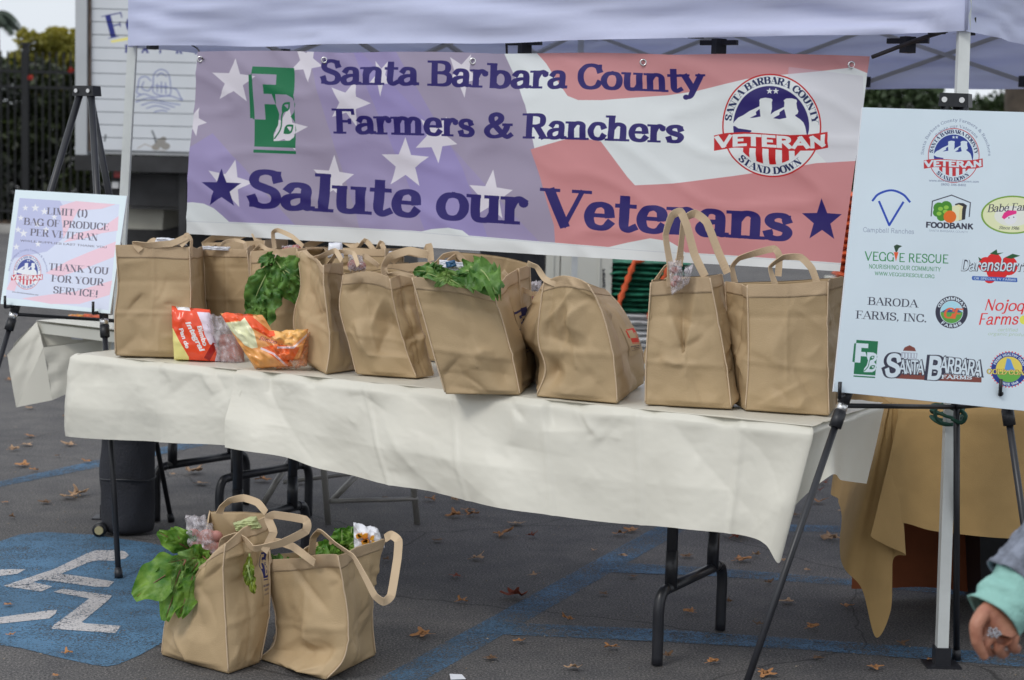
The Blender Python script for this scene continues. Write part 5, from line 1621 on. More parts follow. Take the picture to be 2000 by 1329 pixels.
# ------------------------------------------------------------------ easels
def easel(ap, f1, f2, f3, hz, label, head_px=None):
    t = empty('display_easel', (ap.x, ap.y, 0), label, 'easel', 'black tripod display easels')
    fwd = ((f1 + f2) / 2 - f3); fwd.z = 0; fwd.normalize()
    lat = (f2 - f1); lat.z = 0; lat.normalize()
    for f, o in ((f1, -lat * .022), (f2, lat * .022), (f3, -fwd * .02)):
        a_ = ap + o
        m_ = a_.lerp(f, .52)
        MB().add(tube([a_, m_], .0125, 10)).build('leg', M_black, t, True)
        lg = MB().add(tube([m_, f + (a_ - f).normalized() * .02], .0095, 10)).build('lower_leg', M_black, t, True)
        ft_ = MB().add(tube([f + (a_ - f).normalized() * .035, Vector((f.x, f.y, .002))], [.0125, .014], 10)).build('rubber_foot', M_blackp, lg, True)
        MB().add(tube([m_ + (a_ - m_).normalized() * .03, m_ - (a_ - m_).normalized() * .005], .0155, 10)).build('collar', M_blackp, t, True)
    hd = MB()
    c = ap + Vector((0, 0, .0))
    q = [c - lat * .045 + fwd * .02, c + lat * .045 + fwd * .02, c + lat * .045 - fwd * .03, c - lat * .045 - fwd * .03]
    hd.add(box8([p + Vector((0, 0, -.018)) for p in q] + [p + Vector((0, 0, .018)) + (c - p) * .06 for p in q]))
    hdo = hd.build('head_plate', M_blackp, t)
    for s in (-1, 1):
        MB().add(disc(c + lat * .026 * s + fwd * .022, fwd, .0075, 12, .004)).build('rivet', M_silver, hdo)
    # pegs and silver collars where the board rests
    for f, o in ((f1, -lat * .022), (f2, lat * .022)):
        a_ = ap + o
        k_ = (a_.z - hz) / (a_.z - f.z)
        p_ = a_.lerp(f, k_)
        ax = (a_ - f).normalized()
        MB().add(tube([p_ + ax * .005, p_ - ax * .018], .015, 12)).build('clamp_ring', M_silver, t, True)
        MB().add(tube([p_ - ax * .018, p_ - ax * .06], .0165, 12)).add(tube([p_ + ax * .045, p_ + ax * .005], .0155, 12)).build('grip', M_blackp, t, True)
        MB().add(tube([p_ + ax * .03, p_ + ax * .03 + fwd * .06], .006, 8)).add(tube([p_ + ax * .03 + fwd * .06, p_ + ax * .03 + fwd * .06 + Vector((0, 0, .04))], .005, 8)).build('peg', M_blackp, t, True)
    # spreader arms meeting at the back leg
    kk = (ap.z - hz) / ap.z
    bk = (ap).lerp(f3, kk * 1.06)
    for f, o in ((f1, -lat * .022), (f2, lat * .022)):
        p_ = (ap + o).lerp(f, kk * 1.0)
        MB().add(tube([p_, bk], .0065, 8)).build('spreader_arm', M_blackp, t, True)
    return t

def board(ap, f1, f2, quad, mt, off, label, cat, cv, thick=.006, grp=None):
    n = (f2 - f1).cross(ap - f1).normalized()
    if n.y > 0: n = -n
    P0_ = ap + n * off
    c = [vpl(px, py, P0_, n) for px, py in quad]
    t = empty('sign_board', c[3].lerp(c[2], .5), label, cat, grp)
    nu, nv = 12, 12
    V, uv_ = [], []
    for j in range(nv):
        for i in range(nu):
            # perspective-correct grid on the plane: interpolate the true 3D corners
            q = c[0].lerp(c[1], i / (nu - 1)).lerp(c[3].lerp(c[2], i / (nu - 1)), j / (nv - 1))
            V.append(q)
            x_, y_ = cv.xf([_prj(q)])[0]
            uv_.append((x_ / cv.w, 1 - y_ / cv.h))
    mesh('printed_face', V, gridf(nu, nv), mt, t, False, uvs=uv_)
    MB().add(prism([p - n * .0008 for p in c], -n * thick)).build('foam_core', M_board, t)
    return t

apR = at(1866, 196, 4.82)
fR1 = Vector((at(1421, 1455, 4.36).x, 4.36, 0))
fR3 = zpl(1868, 1290, 0)
fR2 = Vector((at(2052, 1420, 4.62).x, 4.62, 0))
easel(apR, fR1, fR2, fR3, at(1660, 790, 4.62).z, 'black tripod easel at the right holding the white sponsor board')
board(apR, fR1, fR2, SQ, M_sponsor, .035, 'tall white sponsor board with rows of farm logos on the right easel', 'sign', sc_)
apL = at(168, 178, 6.50)
fL2 = zpl(232, 1130, 0)
fL3 = zpl(335, 1020, 0)
fL1 = Vector((at(-115, 1085, 6.15).x, 6.15, 0))
easel(apL, fL1, fL2, fL3, at(207, 628, 6.15).z, 'black tripod easel at the left holding the small limit notice')
board(apL, fL1, fL2, LQ, M_notice, .035, 'small white notice with flag print and thank you text on the left easel', 'sign', lc)

# ------------------------------------------------------------------ roller bag by the left pole
g = zpl(238, 1052, 0)
rb_ = empty('roller_bag', (g.x, g.y, 0), 'upright black nylon canopy bag with small wheels under the left end of the table', 'bag')
prof = [(0, .088), (.02, .096), (.2, .100), (.34, .098), (.36, .104), (.37, .096), (.50, .096), (.58, .088), (.62, .06), (.635, .02)]
V, F = [], []
n = 28
zz = np.linspace(0, .635, 44)
rr = np.interp(zz, [p[0] for p in prof], [p[1] for p in prof])
for j, (z, r_) in enumerate(zip(zz, rr)):
    for i in range(n):
        a_ = 2 * math.pi * i / n
        rd = r_ * (1 + .05 * float(vnoise(math.cos(a_) * 2.2, math.sin(a_) * 2.2 + z * 7, z * 9, 6)) + .02 * math.cos(4 * a_))
        V.append((g.x + rd * math.cos(a_) * 1.0, g.y + .10 + rd * math.sin(a_) * .85, z + .012))
for j in range(43):
    for i in range(n):
        F.append((j * n + i, j * n + (i + 1) % n, (j + 1) * n + (i + 1) % n, (j + 1) * n + i))
F += [tuple(range(n))[::-1], tuple(43 * n + i for i in range(n))]
mesh('body', V, F, M_blackf, rb_, True)
for z in (.37, .20):
    ring = [Vector((g.x + .101 * math.cos(t), g.y + .10 + .087 * math.sin(t), z + .012 + .004 * math.sin(3 * t))) for t in np.linspace(0, 6.283, 25)[:-1]]
    MB().add(tube(ring, .004, 6, closed=True)).build('seam', M_blackp, rb_, True)
for dx in (-.082,):
    wc = Vector((g.x + dx * 1.05, g.y + (.01 if dx < 0 else .17), .026))
    wb = MB().add(tube([wc + Vector((0, .03, 0)), wc + Vector((0, 0, 0))], .026, 18)).build('wheel', M_blackp, rb_, True)
    MB().add(disc(wc + Vector((0, -.0005, 0)), (0, -1, 0), .016, 18, .005)).build('hub', M_brass, wb)
MB().add(tube(smoothpath([(g.x - .04, g.y + .02, .60), (g.x - .045, g.y - .01, .66), (g.x + .045, g.y - .01, .66), (g.x + .04, g.y + .02, .60)], 5), .008, 8)).build('handle', M_blackp, rb_, True)

# ------------------------------------------------------------------ folding chair behind the table
fc = empty('folding_chair', (zpl(640, 1024, 0).x + .15, 7.0, 0), 'grey steel folding chair standing behind the cloth covered table', 'chair')
def gp(px, py): return zpl(px, py, 0)
A1, A2, A3, A4 = gp(641, 1024), gp(815, 1024), gp(512, 988), gp(655, 985)
bd = (A3 - A1); bd.z = 0
up = Vector((0, 0, 1))
xd = (A2 - A1).normalized()
yb = Vector((-xd.y, xd.x, 0))
H = .80
def leg(a_, b_, nm='leg'):
    MB().add(tube([a_, b_], .0125, 10)).build(nm, M_grey, fc, True)
leg(A1, A1 - yb * .02 + up * .44 - xd * .04)
leg(A2, A2 + yb * .02 + up * .44 - xd * .05)
A3b, A4b = A1 + yb * .40 - xd * .12, A2 + yb * .40 - xd * .12
leg(gp(512, 988), at(566, 898, 7.25))
leg(gp(645, 982), at(700, 925, 7.3))
MB().add(tube([A1 + up * .09 + yb * .0, A2 + up * .10], .009, 8)).build('stretcher', M_grey, fc, True)
MB().add(tube([at(553, 942, 7.2), at(690, 925, 7.25)], .009, 8)).build('stretcher', M_grey, fc, True)
sc0 = A1 + up * .44
q = [A1 + up * .44 - xd * .05 - yb * .02, A2 + up * .44 - xd * .03 - yb * .02, A2 + up * .44 + yb * .38 - xd * .03, A1 + up * .44 + yb * .38 - xd * .05]
MB().add(box8(q + [p + up * .022 for p in q])).build('seat', M_grey, fc)
for p in (A1 - xd * .05 + yb * .36, A2 - xd * .03 + yb * .36):
    leg(Vector((p.x, p.y, .36)), Vector((p.x, p.y, .62)), 'back_post')
# ------------------------------------------------------------------ goods behind the table
yr = 10.2
zt4 = .30
zy = lambda py, y=None: at(1200, py, y or yr).z
rt = empty('supply_table', (1.0, yr + .3, 0), 'low supply stand beyond the canopy holding boxes and mesh sacks', 'stand')
xa_, xb_ = at(900, 660, yr).x, at(1830, 660, yr).x
MB().add(box(((xa_ + xb_) / 2, yr + .3, zt4 - .04), xb_ - xa_, .9, .035)).build('tabletop', M_box, rt)
for xx in (xa_ + .1, xb_ - .1):
    for yy_ in (yr - .05, yr + .65):
        MB().add(tube([(xx, yy_, 0), (xx, yy_, zt4 - .04)], .02, 8)).build('leg', M_black, rt, True)
def crate(x0, x1, y0, d, z0, z1, mt, nm, label, cat, ridges=0, lid=True):
    t = empty(nm, ((x0 + x1) / 2, y0 + d / 2, z0), label, cat)
    MB().add(box(((x0 + x1) / 2, y0 + d / 2, z0), x1 - x0, d, z1 - z0 - .03)).build('body', mt, t)
    if lid: MB().add(box(((x0 + x1) / 2, y0 + d / 2, z1 - .03), x1 - x0 + .012, d + .012, .03)).build('lid', mt, t)
    T = MB()
    for k in range(ridges):
        xx = x0 + (x1 - x0) * (k + .5) / ridges
        T.add(box((xx, y0 - .004, z0 + .01), .012, .006, z1 - z0 - .05))
    if ridges: T.build('rib', mt, t)
    return t
X = lambda px, y=yr: at(px, 600, y).x
t = crate(X(1064), X(1091), yr, .3, zt4, zy(470), M_box, 'storage_box', 'narrow cream plastic box left of the wide lettered box', 'box', 1)
t = crate(X(1093), X(1193), yr - .01, .34, zt4, zy(462), M_box, 'storage_box', 'wide cream plastic box with vertical dark lettering behind the slumped tote', 'box', 2)
for i, ch in enumerate('FRESH'):
    cvx = at(1177, 533 + i * 7.5, yr - .03)
    # tiny upright letters down the box edge
    s_ = .0098
    T = MB()
    pat = {'F': ((0, 0, 1, 5), (0, 4, 3, 5), (0, 2, 2, 3)), 'R': ((0, 0, 1, 5), (0, 4, 3, 5), (2, 3, 3, 5), (0, 2, 3, 3), (2, 0, 3, 2)), 'E': ((0, 0, 1, 5), (0, 4, 3, 5), (0, 2, 2, 3), (0, 0, 3, 1)), 'S': ((0, 4, 3, 5), (0, 2, 1, 5), (0, 2, 3, 3), (2, 0, 3, 3), (0, 0, 3, 1)), 'H': ((0, 0, 1, 5), (2, 0, 3, 5), (0, 2, 3, 3))}[ch]
    for (x0_, y0_, x1_, y1_) in pat:
        T.add(box8([(cvx.x + x0_ * s_ * .5, yr - .0126, cvx.z + y0_ * s_ * .4), (cvx.x + x1_ * s_ * .5, yr - .0126, cvx.z + y0_ * s_ * .4), (cvx.x + x1_ * s_ * .5, yr - .0095, cvx.z + y0_ * s_ * .4), (cvx.x + x0_ * s_ * .5, yr - .0095, cvx.z + y0_ * s_ * .4)] + [(cvx.x + x0_ * s_ * .5, yr - .0126, cvx.z + y1_ * s_ * .4), (cvx.x + x1_ * s_ * .5, yr - .0126, cvx.z + y1_ * s_ * .4), (cvx.x + x1_ * s_ * .5, yr - .0095, cvx.z + y1_ * s_ * .4), (cvx.x + x0_ * s_ * .5, yr - .0095, cvx.z + y1_ * s_ * .4)]))
    T.build('letter', M_ink, t)
crate(X(935), X(1062), yr + .02, .3, zt4, zy(485), M_blackp, 'storage_box', 'black plastic crate seen dark between the greens and the slumped tote', 'box', 4)
def sackpile(px0, px1, z0, z1, mt, n, label, cat, y=yr - .02, d=.34, cord=True, nm='mesh_sack_pile'):
    x0, x1 = X(px0, y), X(px1, y)
    t = empty(nm, ((x0 + x1) / 2, y + d / 2, z0), label, cat)
    h = (z1 - z0) / n
    for k in range(n):
        nx, ny_, = 22, 10
        V, F = [], []
        jx = .012 * math.sin(k * 2.3)
        for s in (0, 1):
            for j in range(ny_):
                for i in range(nx):
                    u, v = i / (nx - 1), j / (ny_ - 1)
                    e = (max(0, 1 - (2 * u - 1) ** 8) * max(0, 1 - (2 * v - 1) ** 6)) ** .4
                    zz_ = z0 + h * (k + .5) + (h * .5) * e * (1 if s else -1) + .0035 * float(vnoise(u * 9, v * 3 + k * 5, s, 3))
                    V.append((x0 + jx + (x1 - x0) * u, y + .01 * math.sin(k * 1.7) + d * v, zz_))
        F += gridf(nx, ny_) + gridf(nx, ny_, nx * ny_)
        o = mesh('folded_sack', V, F, mt, t, True)
    if cord:
        for (s0, s1) in ((.30, .05), (.75, .5)):
            pts = [Vector((x0 + (x1 - x0) * (s0 + .12), y - .014, z1 + .005))]
            for q in range(14):
                f = q / 13
                pts.append(Vector((x0 + (x1 - x0) * (s0 + (s1 - s0) * f), y - .012 - .006 * (q % 2), z1 + (z0 - z1 - .03) * f)))
            MB().add(tube(pts, [.011 + .010 * (q % 2) for q in range(len(pts))], 6)).build('orange_cord', M_orangenet, t, True)
    return t
sackpile(1196, 1345, zt4, zy(612), M_whitesack, 8, 'stack of folded white sacks under the green mesh sacks', 'sacks', cord=False)
sackpile(1190, 1345, zy(611), zy(508), M_greennet, 10, 'stack of folded green mesh sacks with orange drawcords', 'sacks')
oc = crate(at(1632, 560, yr).x, at(1800, 560, yr).x, yr, .34, zt4, at(1700, 548, yr).z, M_box, 'storage_box', 'cream box carrying the tall pile of orange mesh sacks', 'box', 3)
sackpile(1636, 1792, at(1700, 548, yr).z + .002, at(1660, 376, yr).z, M_orangesack, 12, 'tall pile of orange mesh sacks between banner and sponsor board', 'sacks', y=yr + .01, d=.3, cord=False)

# ------------------------------------------------------------------ tote bags
ZB = ZT + .012
def tote(label, FL, FR, BR=None, BL=None, z0=ZB, depth=.20, seed=1, amp=.010, bulge=.014, straps=(), emblem=None, group='tan reusable tote bags', hem=True, lean=0.0, drop=0.0, dents=(), vfold=0.0):
    rgd = random.Random(seed * 31 + 5)
    dents = list(dents) + [(s_, rgd.uniform(.1, .9), rgd.uniform(.15, .75), rgd.uniform(-.6, 1) * amp * 1.3, rgd.uniform(.12, .3), rgd.uniform(.12, .3)) for s_ in (0, 0, 0, 1, 1, 2, 3)]
    fl0, fr0 = zpl(*FL[0], z0), zpl(*FR[0], z0)
    df = (fr0 - fl0); df.z = 0; df.normalize()
    nb = Vector((-df.y, df.x, 0))
    if nb.y < 0: nb = -nb
    br0 = zpl(*BR[0], z0) if BR else None
    bl0 = zpl(*BL[0], z0) if BL else None
    if br0 is None: br0 = (fr0 + (bl0 - fl0)) if bl0 is not None else fr0 + nb * depth
    if bl0 is None: bl0 = fl0 + (br0 - fr0)
    nv = 60
    ts = np.linspace(0, 1, nv)
    def rail(lst, base):
        return [at(p[0], p[1], base.y + lean * i / (len(lst) - 1)) if i else base for i, p in enumerate(lst)]
    def samp(pts): return catmull([tuple(p) for p in pts], ts)
    c0, c1 = samp(rail(FL, fl0)), samp(rail(FR, fr0))
    if BR: c2 = samp(rail(BR, br0))
    if BL: c3 = samp(rail(BL, bl0))
    if not BR and not BL:
        k = L3(br0 - fr0)
        c2, c3 = c1 + k, c0 + k
    elif not BR: c2 = c1 + (c3 - c0)
    elif not BL: c3 = c0 + (c2 - c1)
    nf, ns = 48, 28
    segs = [(c0, c1, nf), (c1, c2, ns), (c2, c3, nf), (c3, c0, ns)]
    rows, us, side = [], [], []
    cols = []
    for si, (A, B, n) in enumerate(segs):
        for i in range(n):
            u = i / n
            P = A * (1 - u) + B * u
            e = B - A
            nn = np.stack([e[:, 1], -e[:, 0], np.zeros(len(e))], 1)
            nn /= np.maximum(1e-6, np.linalg.norm(nn, axis=1))[:, None]
            Lw = np.linalg.norm(e, axis=1)
            s = Lw * u + si * 3.7
            v = ts
            h = (A[-1, 2] - A[0, 2])
            zz_ = v * abs(h)
            cr = (4 * u * (1 - u)) ** .5
            b = bulge * math.sin(math.pi * u) * np.sin(np.pi * np.clip(v, 0, 1)) ** .6 * (1.25 - v)
            w = amp * .45 * vnoise(s * 5.0, zz_ * 4.0, 0, seed + si) * cr
            # sharp creases
            w += amp * 1.05 * facet(s * 7.0, zz_ * 6.5, seed + 7, .5) * cr
            w += amp * .42 * facet(s * 16 + 3, zz_ * 15, seed + 11, .5) * cr
            w += creases(s, zz_, 9, si * 3.7, si * 3.7 + float(Lw.mean()), .0, abs(h), seed * 5 + si, amp * 1.35, .05, .20, .008) * (4 * u * (1 - u)) ** .35
            w += amp * .07 * fbm(s * 30, zz_ * 30, 4, seed + 5) * cr
            # the bottom seam pulls a tent of cloth up the panel
            tz = np.clip(1 - zz_ / .13, 0, 1)
            if si in (0, 2):
                w += amp * 1.6 * np.maximum(0, tz - abs(2 * u - 1)) - amp * .8 * tz * (1 - abs(2 * u - 1))
            # flat-pack folds left from the factory
            w += .0030 * np.maximum(0, 1 - np.abs(zz_ - .135) / .012) - .0022 * np.maximum(0, 1 - np.abs(zz_ - .255) / .014)
            if si in (1, 3):
                w -= .022 * (1 - abs(2 * u - 1)) * np.clip((v - .25) / .75, 0, 1) ** 1.2
                w -= .003 * math.exp(-((u - .5) / .05) ** 2)
            else:
                w += .0022 * math.exp(-((u - .5) / .02) ** 2) * (v > .3)
            for (sj, uj, vj, aj, ru, rv) in dents:
                if sj == si:
                    w -= aj * np.maximum(0, 1 - np.sqrt(((u - uj) / ru) ** 2 + ((v - vj) / rv) ** 2)) ** 1.2 * min(1, 8 * u * (1 - u))
            if vfold and si == 0:
                hw = np.maximum(.02, .30 * (v - .48) / .52)
                w -= vfold * np.maximum(0, 1 - abs(u - .48) / hw) * (v > .48)
            if si in (0, 2):
                w += .012 * vnoise(s * 6, 0, 2, seed + 31) * v ** 5 * cr
            top = np.clip((1 - v) / .13, 0, 1)
            d = b + w * (.6 + .4 * top)
            d = d * np.clip(v / .05, .15, 1)
            Q = P + nn * d[:, None]
            dz = drop * math.sin(math.pi * u) if si in (0, 2) else 0
            Q[:, 2] -= dz * v ** 3 + .004 * vnoise(s * 9, 0, 3, seed) * v ** 3
            cols.append((Q, nn))
            side.append((si, u))
    n = len(cols)
    V = np.stack([c[0] for c in cols], 1)          # nv, n, 3
    Nn = np.stack([c[1] for c in cols], 1)
    V[0, :, 2] = z0
    c = V[0].mean(0)
    t = empty('tote_bag', (c[0], c[1], z0), label, 'tote bag', group)
    F = [(j * n + i, j * n + (i + 1) % n, (j + 1) * n + (i + 1) % n, (j + 1) * n + i) for j in range(nv - 1) for i in range(n)]
    F.append(tuple(range(n))[::-1])
    o = mesh('bag_body', V.reshape(-1, 3), F, M_tote, t)
    sm = o.modifiers.new('thickness', 'SOLIDIFY'); sm.thickness = .0018; sm.offset = -1
    if hem:
        j0 = int(nv * .885)
        Vh = (V[j0:] + Nn[j0:] * .0009)
        Vi = (V[-1:] - Nn[-1:] * .0030)
        Vh = np.concatenate([V[j0:j0 + 1] + Nn[j0:j0 + 1] * .0002, Vh, Vh[-1:] + [0, 0, .0012], Vi + [0, 0, .0012]], 0)
        m_ = len(Vh)
        mesh('hem_band', Vh.reshape(-1, 3), [(j * n + i, j * n + (i + 1) % n, (j + 1) * n + (i + 1) % n, (j + 1) * n + i) for j in range(m_ - 1) for i in range(n)], M_toteseam, t)
    ci = [0, nf, nf + ns, 2 * nf + ns]
    for q in ci:
        dd_ = Nn[:, q] + Nn[:, q - 1]
        dd_ /= np.linalg.norm(dd_, axis=1)[:, None]
        pts = V[:, q] + dd_ * .0012
        sv = tube([Vector(p) for p in pts[1::2]], .0022, 6)
        mesh('seam', *sv, M_seam, t)
    # bottom binding
    if emblem:
        si, u0, u1, v0, v1, mt = emblem
        off = [0, nf, nf + ns, 2 * nf + ns][si]
        nn_ = nf if si in (0, 2) else ns
        i0, i1 = off + int(u0 * nn_), off + int(u1 * nn_)
        j0, j1 = int(v0 * nv), int(v1 * nv)
        sub = (V + Nn * .0016)[j0:j1 + 1, i0:i1 + 1]
        a_, b_ = sub.shape[:2]
        uv_ = [(i / (b_ - 1), j / (a_ - 1)) for j in range(a_) for i in range(b_)]
        mesh('printed_emblem', sub.reshape(-1, 3), gridf(b_, a_), mt, t, True, uvs=uv_)
    Yf = (fl0.y + fr0.y) / 2
    Yb = Yf + (br0 - fr0).y
    for k, st in enumerate(straps):
        w_ = st.get('w', .024) * .86
        y0 = Yf if st.get('s', 'f') == 'f' else Yb
        dy = st.get('dy', 0)
        pts = []
        P = st['p']
        for i, q in enumerate(P):
            yy_ = y0 + dy + (q[2] if len(q) > 2 else 0)
            # follow the slant of the panel so that the strap meets it
            slope = (fr0.y - fl0.y) / max(.01, abs(fr0.x - fl0.x))
            xx_ = at(q[0], q[1], yy_).x
            mid = (fl0.x + fr0.x) / 2 if st.get('s', 'f') == 'f' else (bl0.x + br0.x) / 2
            yy_ += slope * (xx_ - mid)
            pts.append(at(q[0], q[1], yy_))
        tw = st.get('tw', .55)
        def wd(f, tan, tw=tw, ph=st.get('ph', 0.0)):
            pl = Vector((tan.z, 0, -tan.x))
            if pl.length < .05: pl = Vector((1, 0, 0))
            pl.normalize()
            a_ = tw + .5 * math.sin(f * 6.5 + ph)
            return pl * math.cos(a_) + Vector((0, 1, 0)) * math.sin(a_)
        mesh('handle', *ribbon(pts, w_, wd, .0022, 8), M_strap, t, False)
    return t

S = lambda p, **k: dict(p=p, **k)
tote('upright tan tote at the left end of the table beside the red bread', [(226, 695), (225, 620), (231, 560), (227, 480)], [(373, 699), (371, 620), (372, 560), (369, 484)], [(404, 672), (397, 485)], seed=3, amp=.008,
     straps=[S([(275, 490), (262, 476), (290, 479), (335, 476), (368, 462), (352, 480)], dy=-.004, tw=.3), S([(372, 500), (374, 470), (366, 458), (360, 462)], s='f', dy=.06, w=.014), S([(330, 482), (300, 470), (285, 484)], s='b', dy=-.02)], depth=.17)
tote('slim tan tote second from the left with a small arched handle', [(412, 672), (404, 600), (398, 540), (394, 486)], [(489, 681), (488, 600), (487, 540), (482, 488)], [(512, 660), (508, 478)], seed=8, amp=.006,
     straps=[S([(430, 488, .0), (437, 474), (458, 469), (478, 475), (480, 500)], dy=-.002, w=.013, tw=.1)])
tote('tan tote behind the first two totes, wide handle folded flat on top', [(405, 656), (398, 560), (396, 476)], [(520, 668), (518, 560), (516, 470)], z0=ZB, depth=.12, seed=14, amp=.008,
     straps=[S([(398, 480), (420, 464), (462, 462), (495, 452), (508, 480)], w=.032, tw=.2)])
tote('tan tote with dark curly chard hanging over its front', [(512, 690), (496, 640), (490, 570), (491, 492)], [(592, 702), (590, 620), (588, 560), (580, 486)], depth=.16, seed=21, amp=.009,
     straps=[S([(492, 540), (490, 500), (508, 480), (523, 488), (545, 492)], dy=-.004, w=.016), S([(536, 486), (533, 455), (543, 450), (570, 462), (592, 482)], s='b', w=.018, tw=.3)])
tote('rear row tan tote with flattened wide handle, right behind the dented tote', [(604, 672), (602, 560), (600, 484)], [(752, 690), (752, 560), (752, 488)], depth=.09, seed=27, amp=.01,
     straps=[S([(596, 484), (632, 466), (660, 462), (700, 484)], w=.034, tw=.25), S([(693, 492), (713, 470), (732, 490)], w=.020), S([(733, 492), (744, 474), (751, 490)], w=.02)])
tote('tan tote turned corner-on and dented, its ridge pointing at the camera', [(594, 707), (574, 630), (588, 560), (584, 500), (597, 490)], [(637, 731), (644, 680), (641, 630), (633, 560), (632, 520)], [(706, 721), (698, 660), (672, 590), (668, 514)], seed=33, amp=.012, dents=((1, .5, .5, .03, .5, .4), (0, .6, .75, .018, .4, .3)),
     straps=[S([(615, 505), (630, 500), (655, 490), (668, 510)], w=.018), S([(640, 520), (660, 492), (690, 495), (700, 520)], s='f', dy=.05, w=.015)])
tote('tan tote fifth along, leaning left with its bottom corner folded under', [(697, 731), (682, 670), (664, 600), (671, 536)], [(814, 739), (795, 690), (775, 620), (761, 543)], [(847, 734), (832, 680), (815, 610), (806, 538)], seed=41, amp=.012, drop=-.012, dents=((0, .75, .62, .022, .35, .25), (0, .25, .3, -.012, .3, .25)),
     straps=[S([(755, 560), (750, 520), (765, 500), (800, 490), (836, 498)], dy=.03, w=.028, tw=.3), S([(752, 524), (758, 536), (780, 534), (806, 540)], dy=-.004, w=.014), S([(690, 540), (700, 512), (712, 500), (740, 520)], s='b', w=.018)])
tote('tan tote behind the leaning tote, blue and white wrapper at its rim', [(748, 690), (750, 600), (752, 516)], [(850, 706), (846, 600), (842, 512)], depth=.10, seed=44, amp=.008,
     straps=[S([(765, 512), (790, 494), (828, 498), (838, 480), (842, 510)], w=.026, tw=.3)])
tote('large tan tote with lettuce along its rim and a navy side emblem', [(871, 770), (850, 700), (828, 620), (805, 544)], [(1015, 771), (1005, 720), (985, 640), (962, 568)], [(1052, 735), (1046, 680), (1038, 600), (1034, 517)], seed=52, amp=.011, drop=-.008,
     emblem=(1, .40, 1.0, .30, .72, M_toteprint),
     straps=[S([(851, 520), (868, 500), (893, 497), (906, 512), (900, 530)], s='b', w=.022, tw=.2), S([(982, 530, -.02), (1008, 558, -.05), (1038, 574, -.06), (1060, 573, -.04)], s='b', w=.017, tw=.4), S([(1012, 524), (1013, 560), (1016, 600)], s='b', w=.012, dy=-.1)])
tote('slumped tan tote caved in at its left with a red emblem', [(1048, 774), (1066, 722), (1052, 665), (1056, 600), (1063, 553)], [(1205, 788), (1202, 740), (1192, 670), (1172, 600), (1148, 556)], [(1251, 752), (1256, 700), (1240, 650), (1212, 600), (1184, 568)], [(1061, 740), (1052, 690), (1013, 642), (1040, 590), (1064, 552)], seed=61, amp=.013, bulge=.022, drop=-.022, dents=((0, .10, .24, .040, .22, .16), (0, .40, .55, .012, .4, .3), (3, .5, .3, .02, .5, .2)),
     emblem=(1, .55, .95, .34, .58, M_toteprint2),
     straps=[S([(1030, 515), (1048, 522), (1064, 545), (1088, 556)], w=.020, tw=.3)])
tote('tan tote with two tall handles standing straight up', [(1261, 790), (1262, 720), (1266, 640), (1272, 550)], [(1428, 799), (1420, 730), (1405, 640), (1386, 541)], [(1433, 786), (1425, 640), (1409, 536)], seed=70, amp=.010, vfold=.030,
     straps=[S([(1310, 560, -.004), (1309, 520), (1300, 460), (1312, 422), (1329, 414), (1341, 440), (1357, 499), (1377, 540)], tw=.25, w=.026, dy=-.003), S([(1326, 520), (1330, 480), (1336, 430), (1357, 417), (1380, 434), (1402, 490), (1421, 534)], s='b', dy=-.06, tw=.3, w=.026), S([(1278, 552), (1300, 520), (1328, 512), (1331, 500), (1318, 514)], s='b', w=.015)])
tote('rightmost tan tote on the table, square and full beside the sponsor board', [(1456, 801), (1462, 720), (1462, 640), (1460, 558)], [(1619, 812), (1617, 740), (1616, 640), (1617, 550)], [(1632, 796), (1650, 640), (1648, 542)], [(1433, 788), (1428, 700), (1420, 620), (1417, 553)], seed=79, amp=.007, bulge=.010,
     straps=[S([(1436, 556), (1430, 522), (1444, 505), (1478, 494), (1512, 486), (1522, 500), (1520, 540)], s='b', dy=-.03, w=.022, tw=.35), S([(1514, 556), (1504, 522), (1530, 503), (1564, 503), (1585, 524), (1597, 556)], w=.022, tw=.45, dy=.02)])
# two on the asphalt
tote('left tan tote on the asphalt with big beet leaves spilling out', [(316, 1279), (324, 1215), (340, 1165), (368, 1128)], [(446, 1316), (441, 1232), (436, 1120), (440, 1062)], [(507, 1294), (524, 1200), (526, 1100), (524, 1006)], [(372, 1245), (384, 1180), (400, 1090), (410, 1000)], z0=.004, seed=88, amp=.012, drop=.0, dents=((0, .35, .5, .024, .35, .3), (1, .4, .35, .012, .3, .12)),
     emblem=(1, .84, 1.0, .40, .78, M_toteprint), group='tan tote bags on the ground',
     straps=[S([(432, 1085), (437, 1056), (462, 1046), (478, 1054), (497, 1072), (548, 1062), (597, 1038), (597, 1016), (536, 1006), (524, 1014), (534, 1040), (516, 1078)], s='f', dy=.07, w=.026, tw=.3), S([(428, 1004), (434, 990), (450, 978), (476, 973), (503, 982), (520, 1002)], s='b', w=.024, tw=.35)])
tote('right tan tote on the asphalt with greens and yellow printed pack', [(506, 1287), (536, 1258), (540, 1210), (528, 1150), (518, 1092)], [(636, 1328), (672, 1285), (680, 1220), (672, 1150), (660, 1086)], [(733, 1280), (727, 1220), (728, 1160), (738, 1100), (752, 1054)], z0=.004, seed=97, amp=.014, bulge=.020, dents=((0, .55, .24, .030, .35, .16), (0, .3, .6, .012, .3, .3), (1, .7, .25, .02, .4, .2)), group='tan tote bags on the ground',
     straps=[S([(524, 1100), (522, 1070), (538, 1058), (572, 1068), (615, 1100)], w=.024, tw=.3), S([(608, 1092, .17), (612, 1052, .15), (626, 1038, .12), (655, 1062, .06), (690, 1088, .0), (714, 1130, -.02), (732, 1164, -.02), (749, 1176, .0), (764, 1163, .04), (776, 1092, .10), (778, 1056, .12), (764, 1045, .12), (752, 1052, .12)], w=.026, tw=.6)])

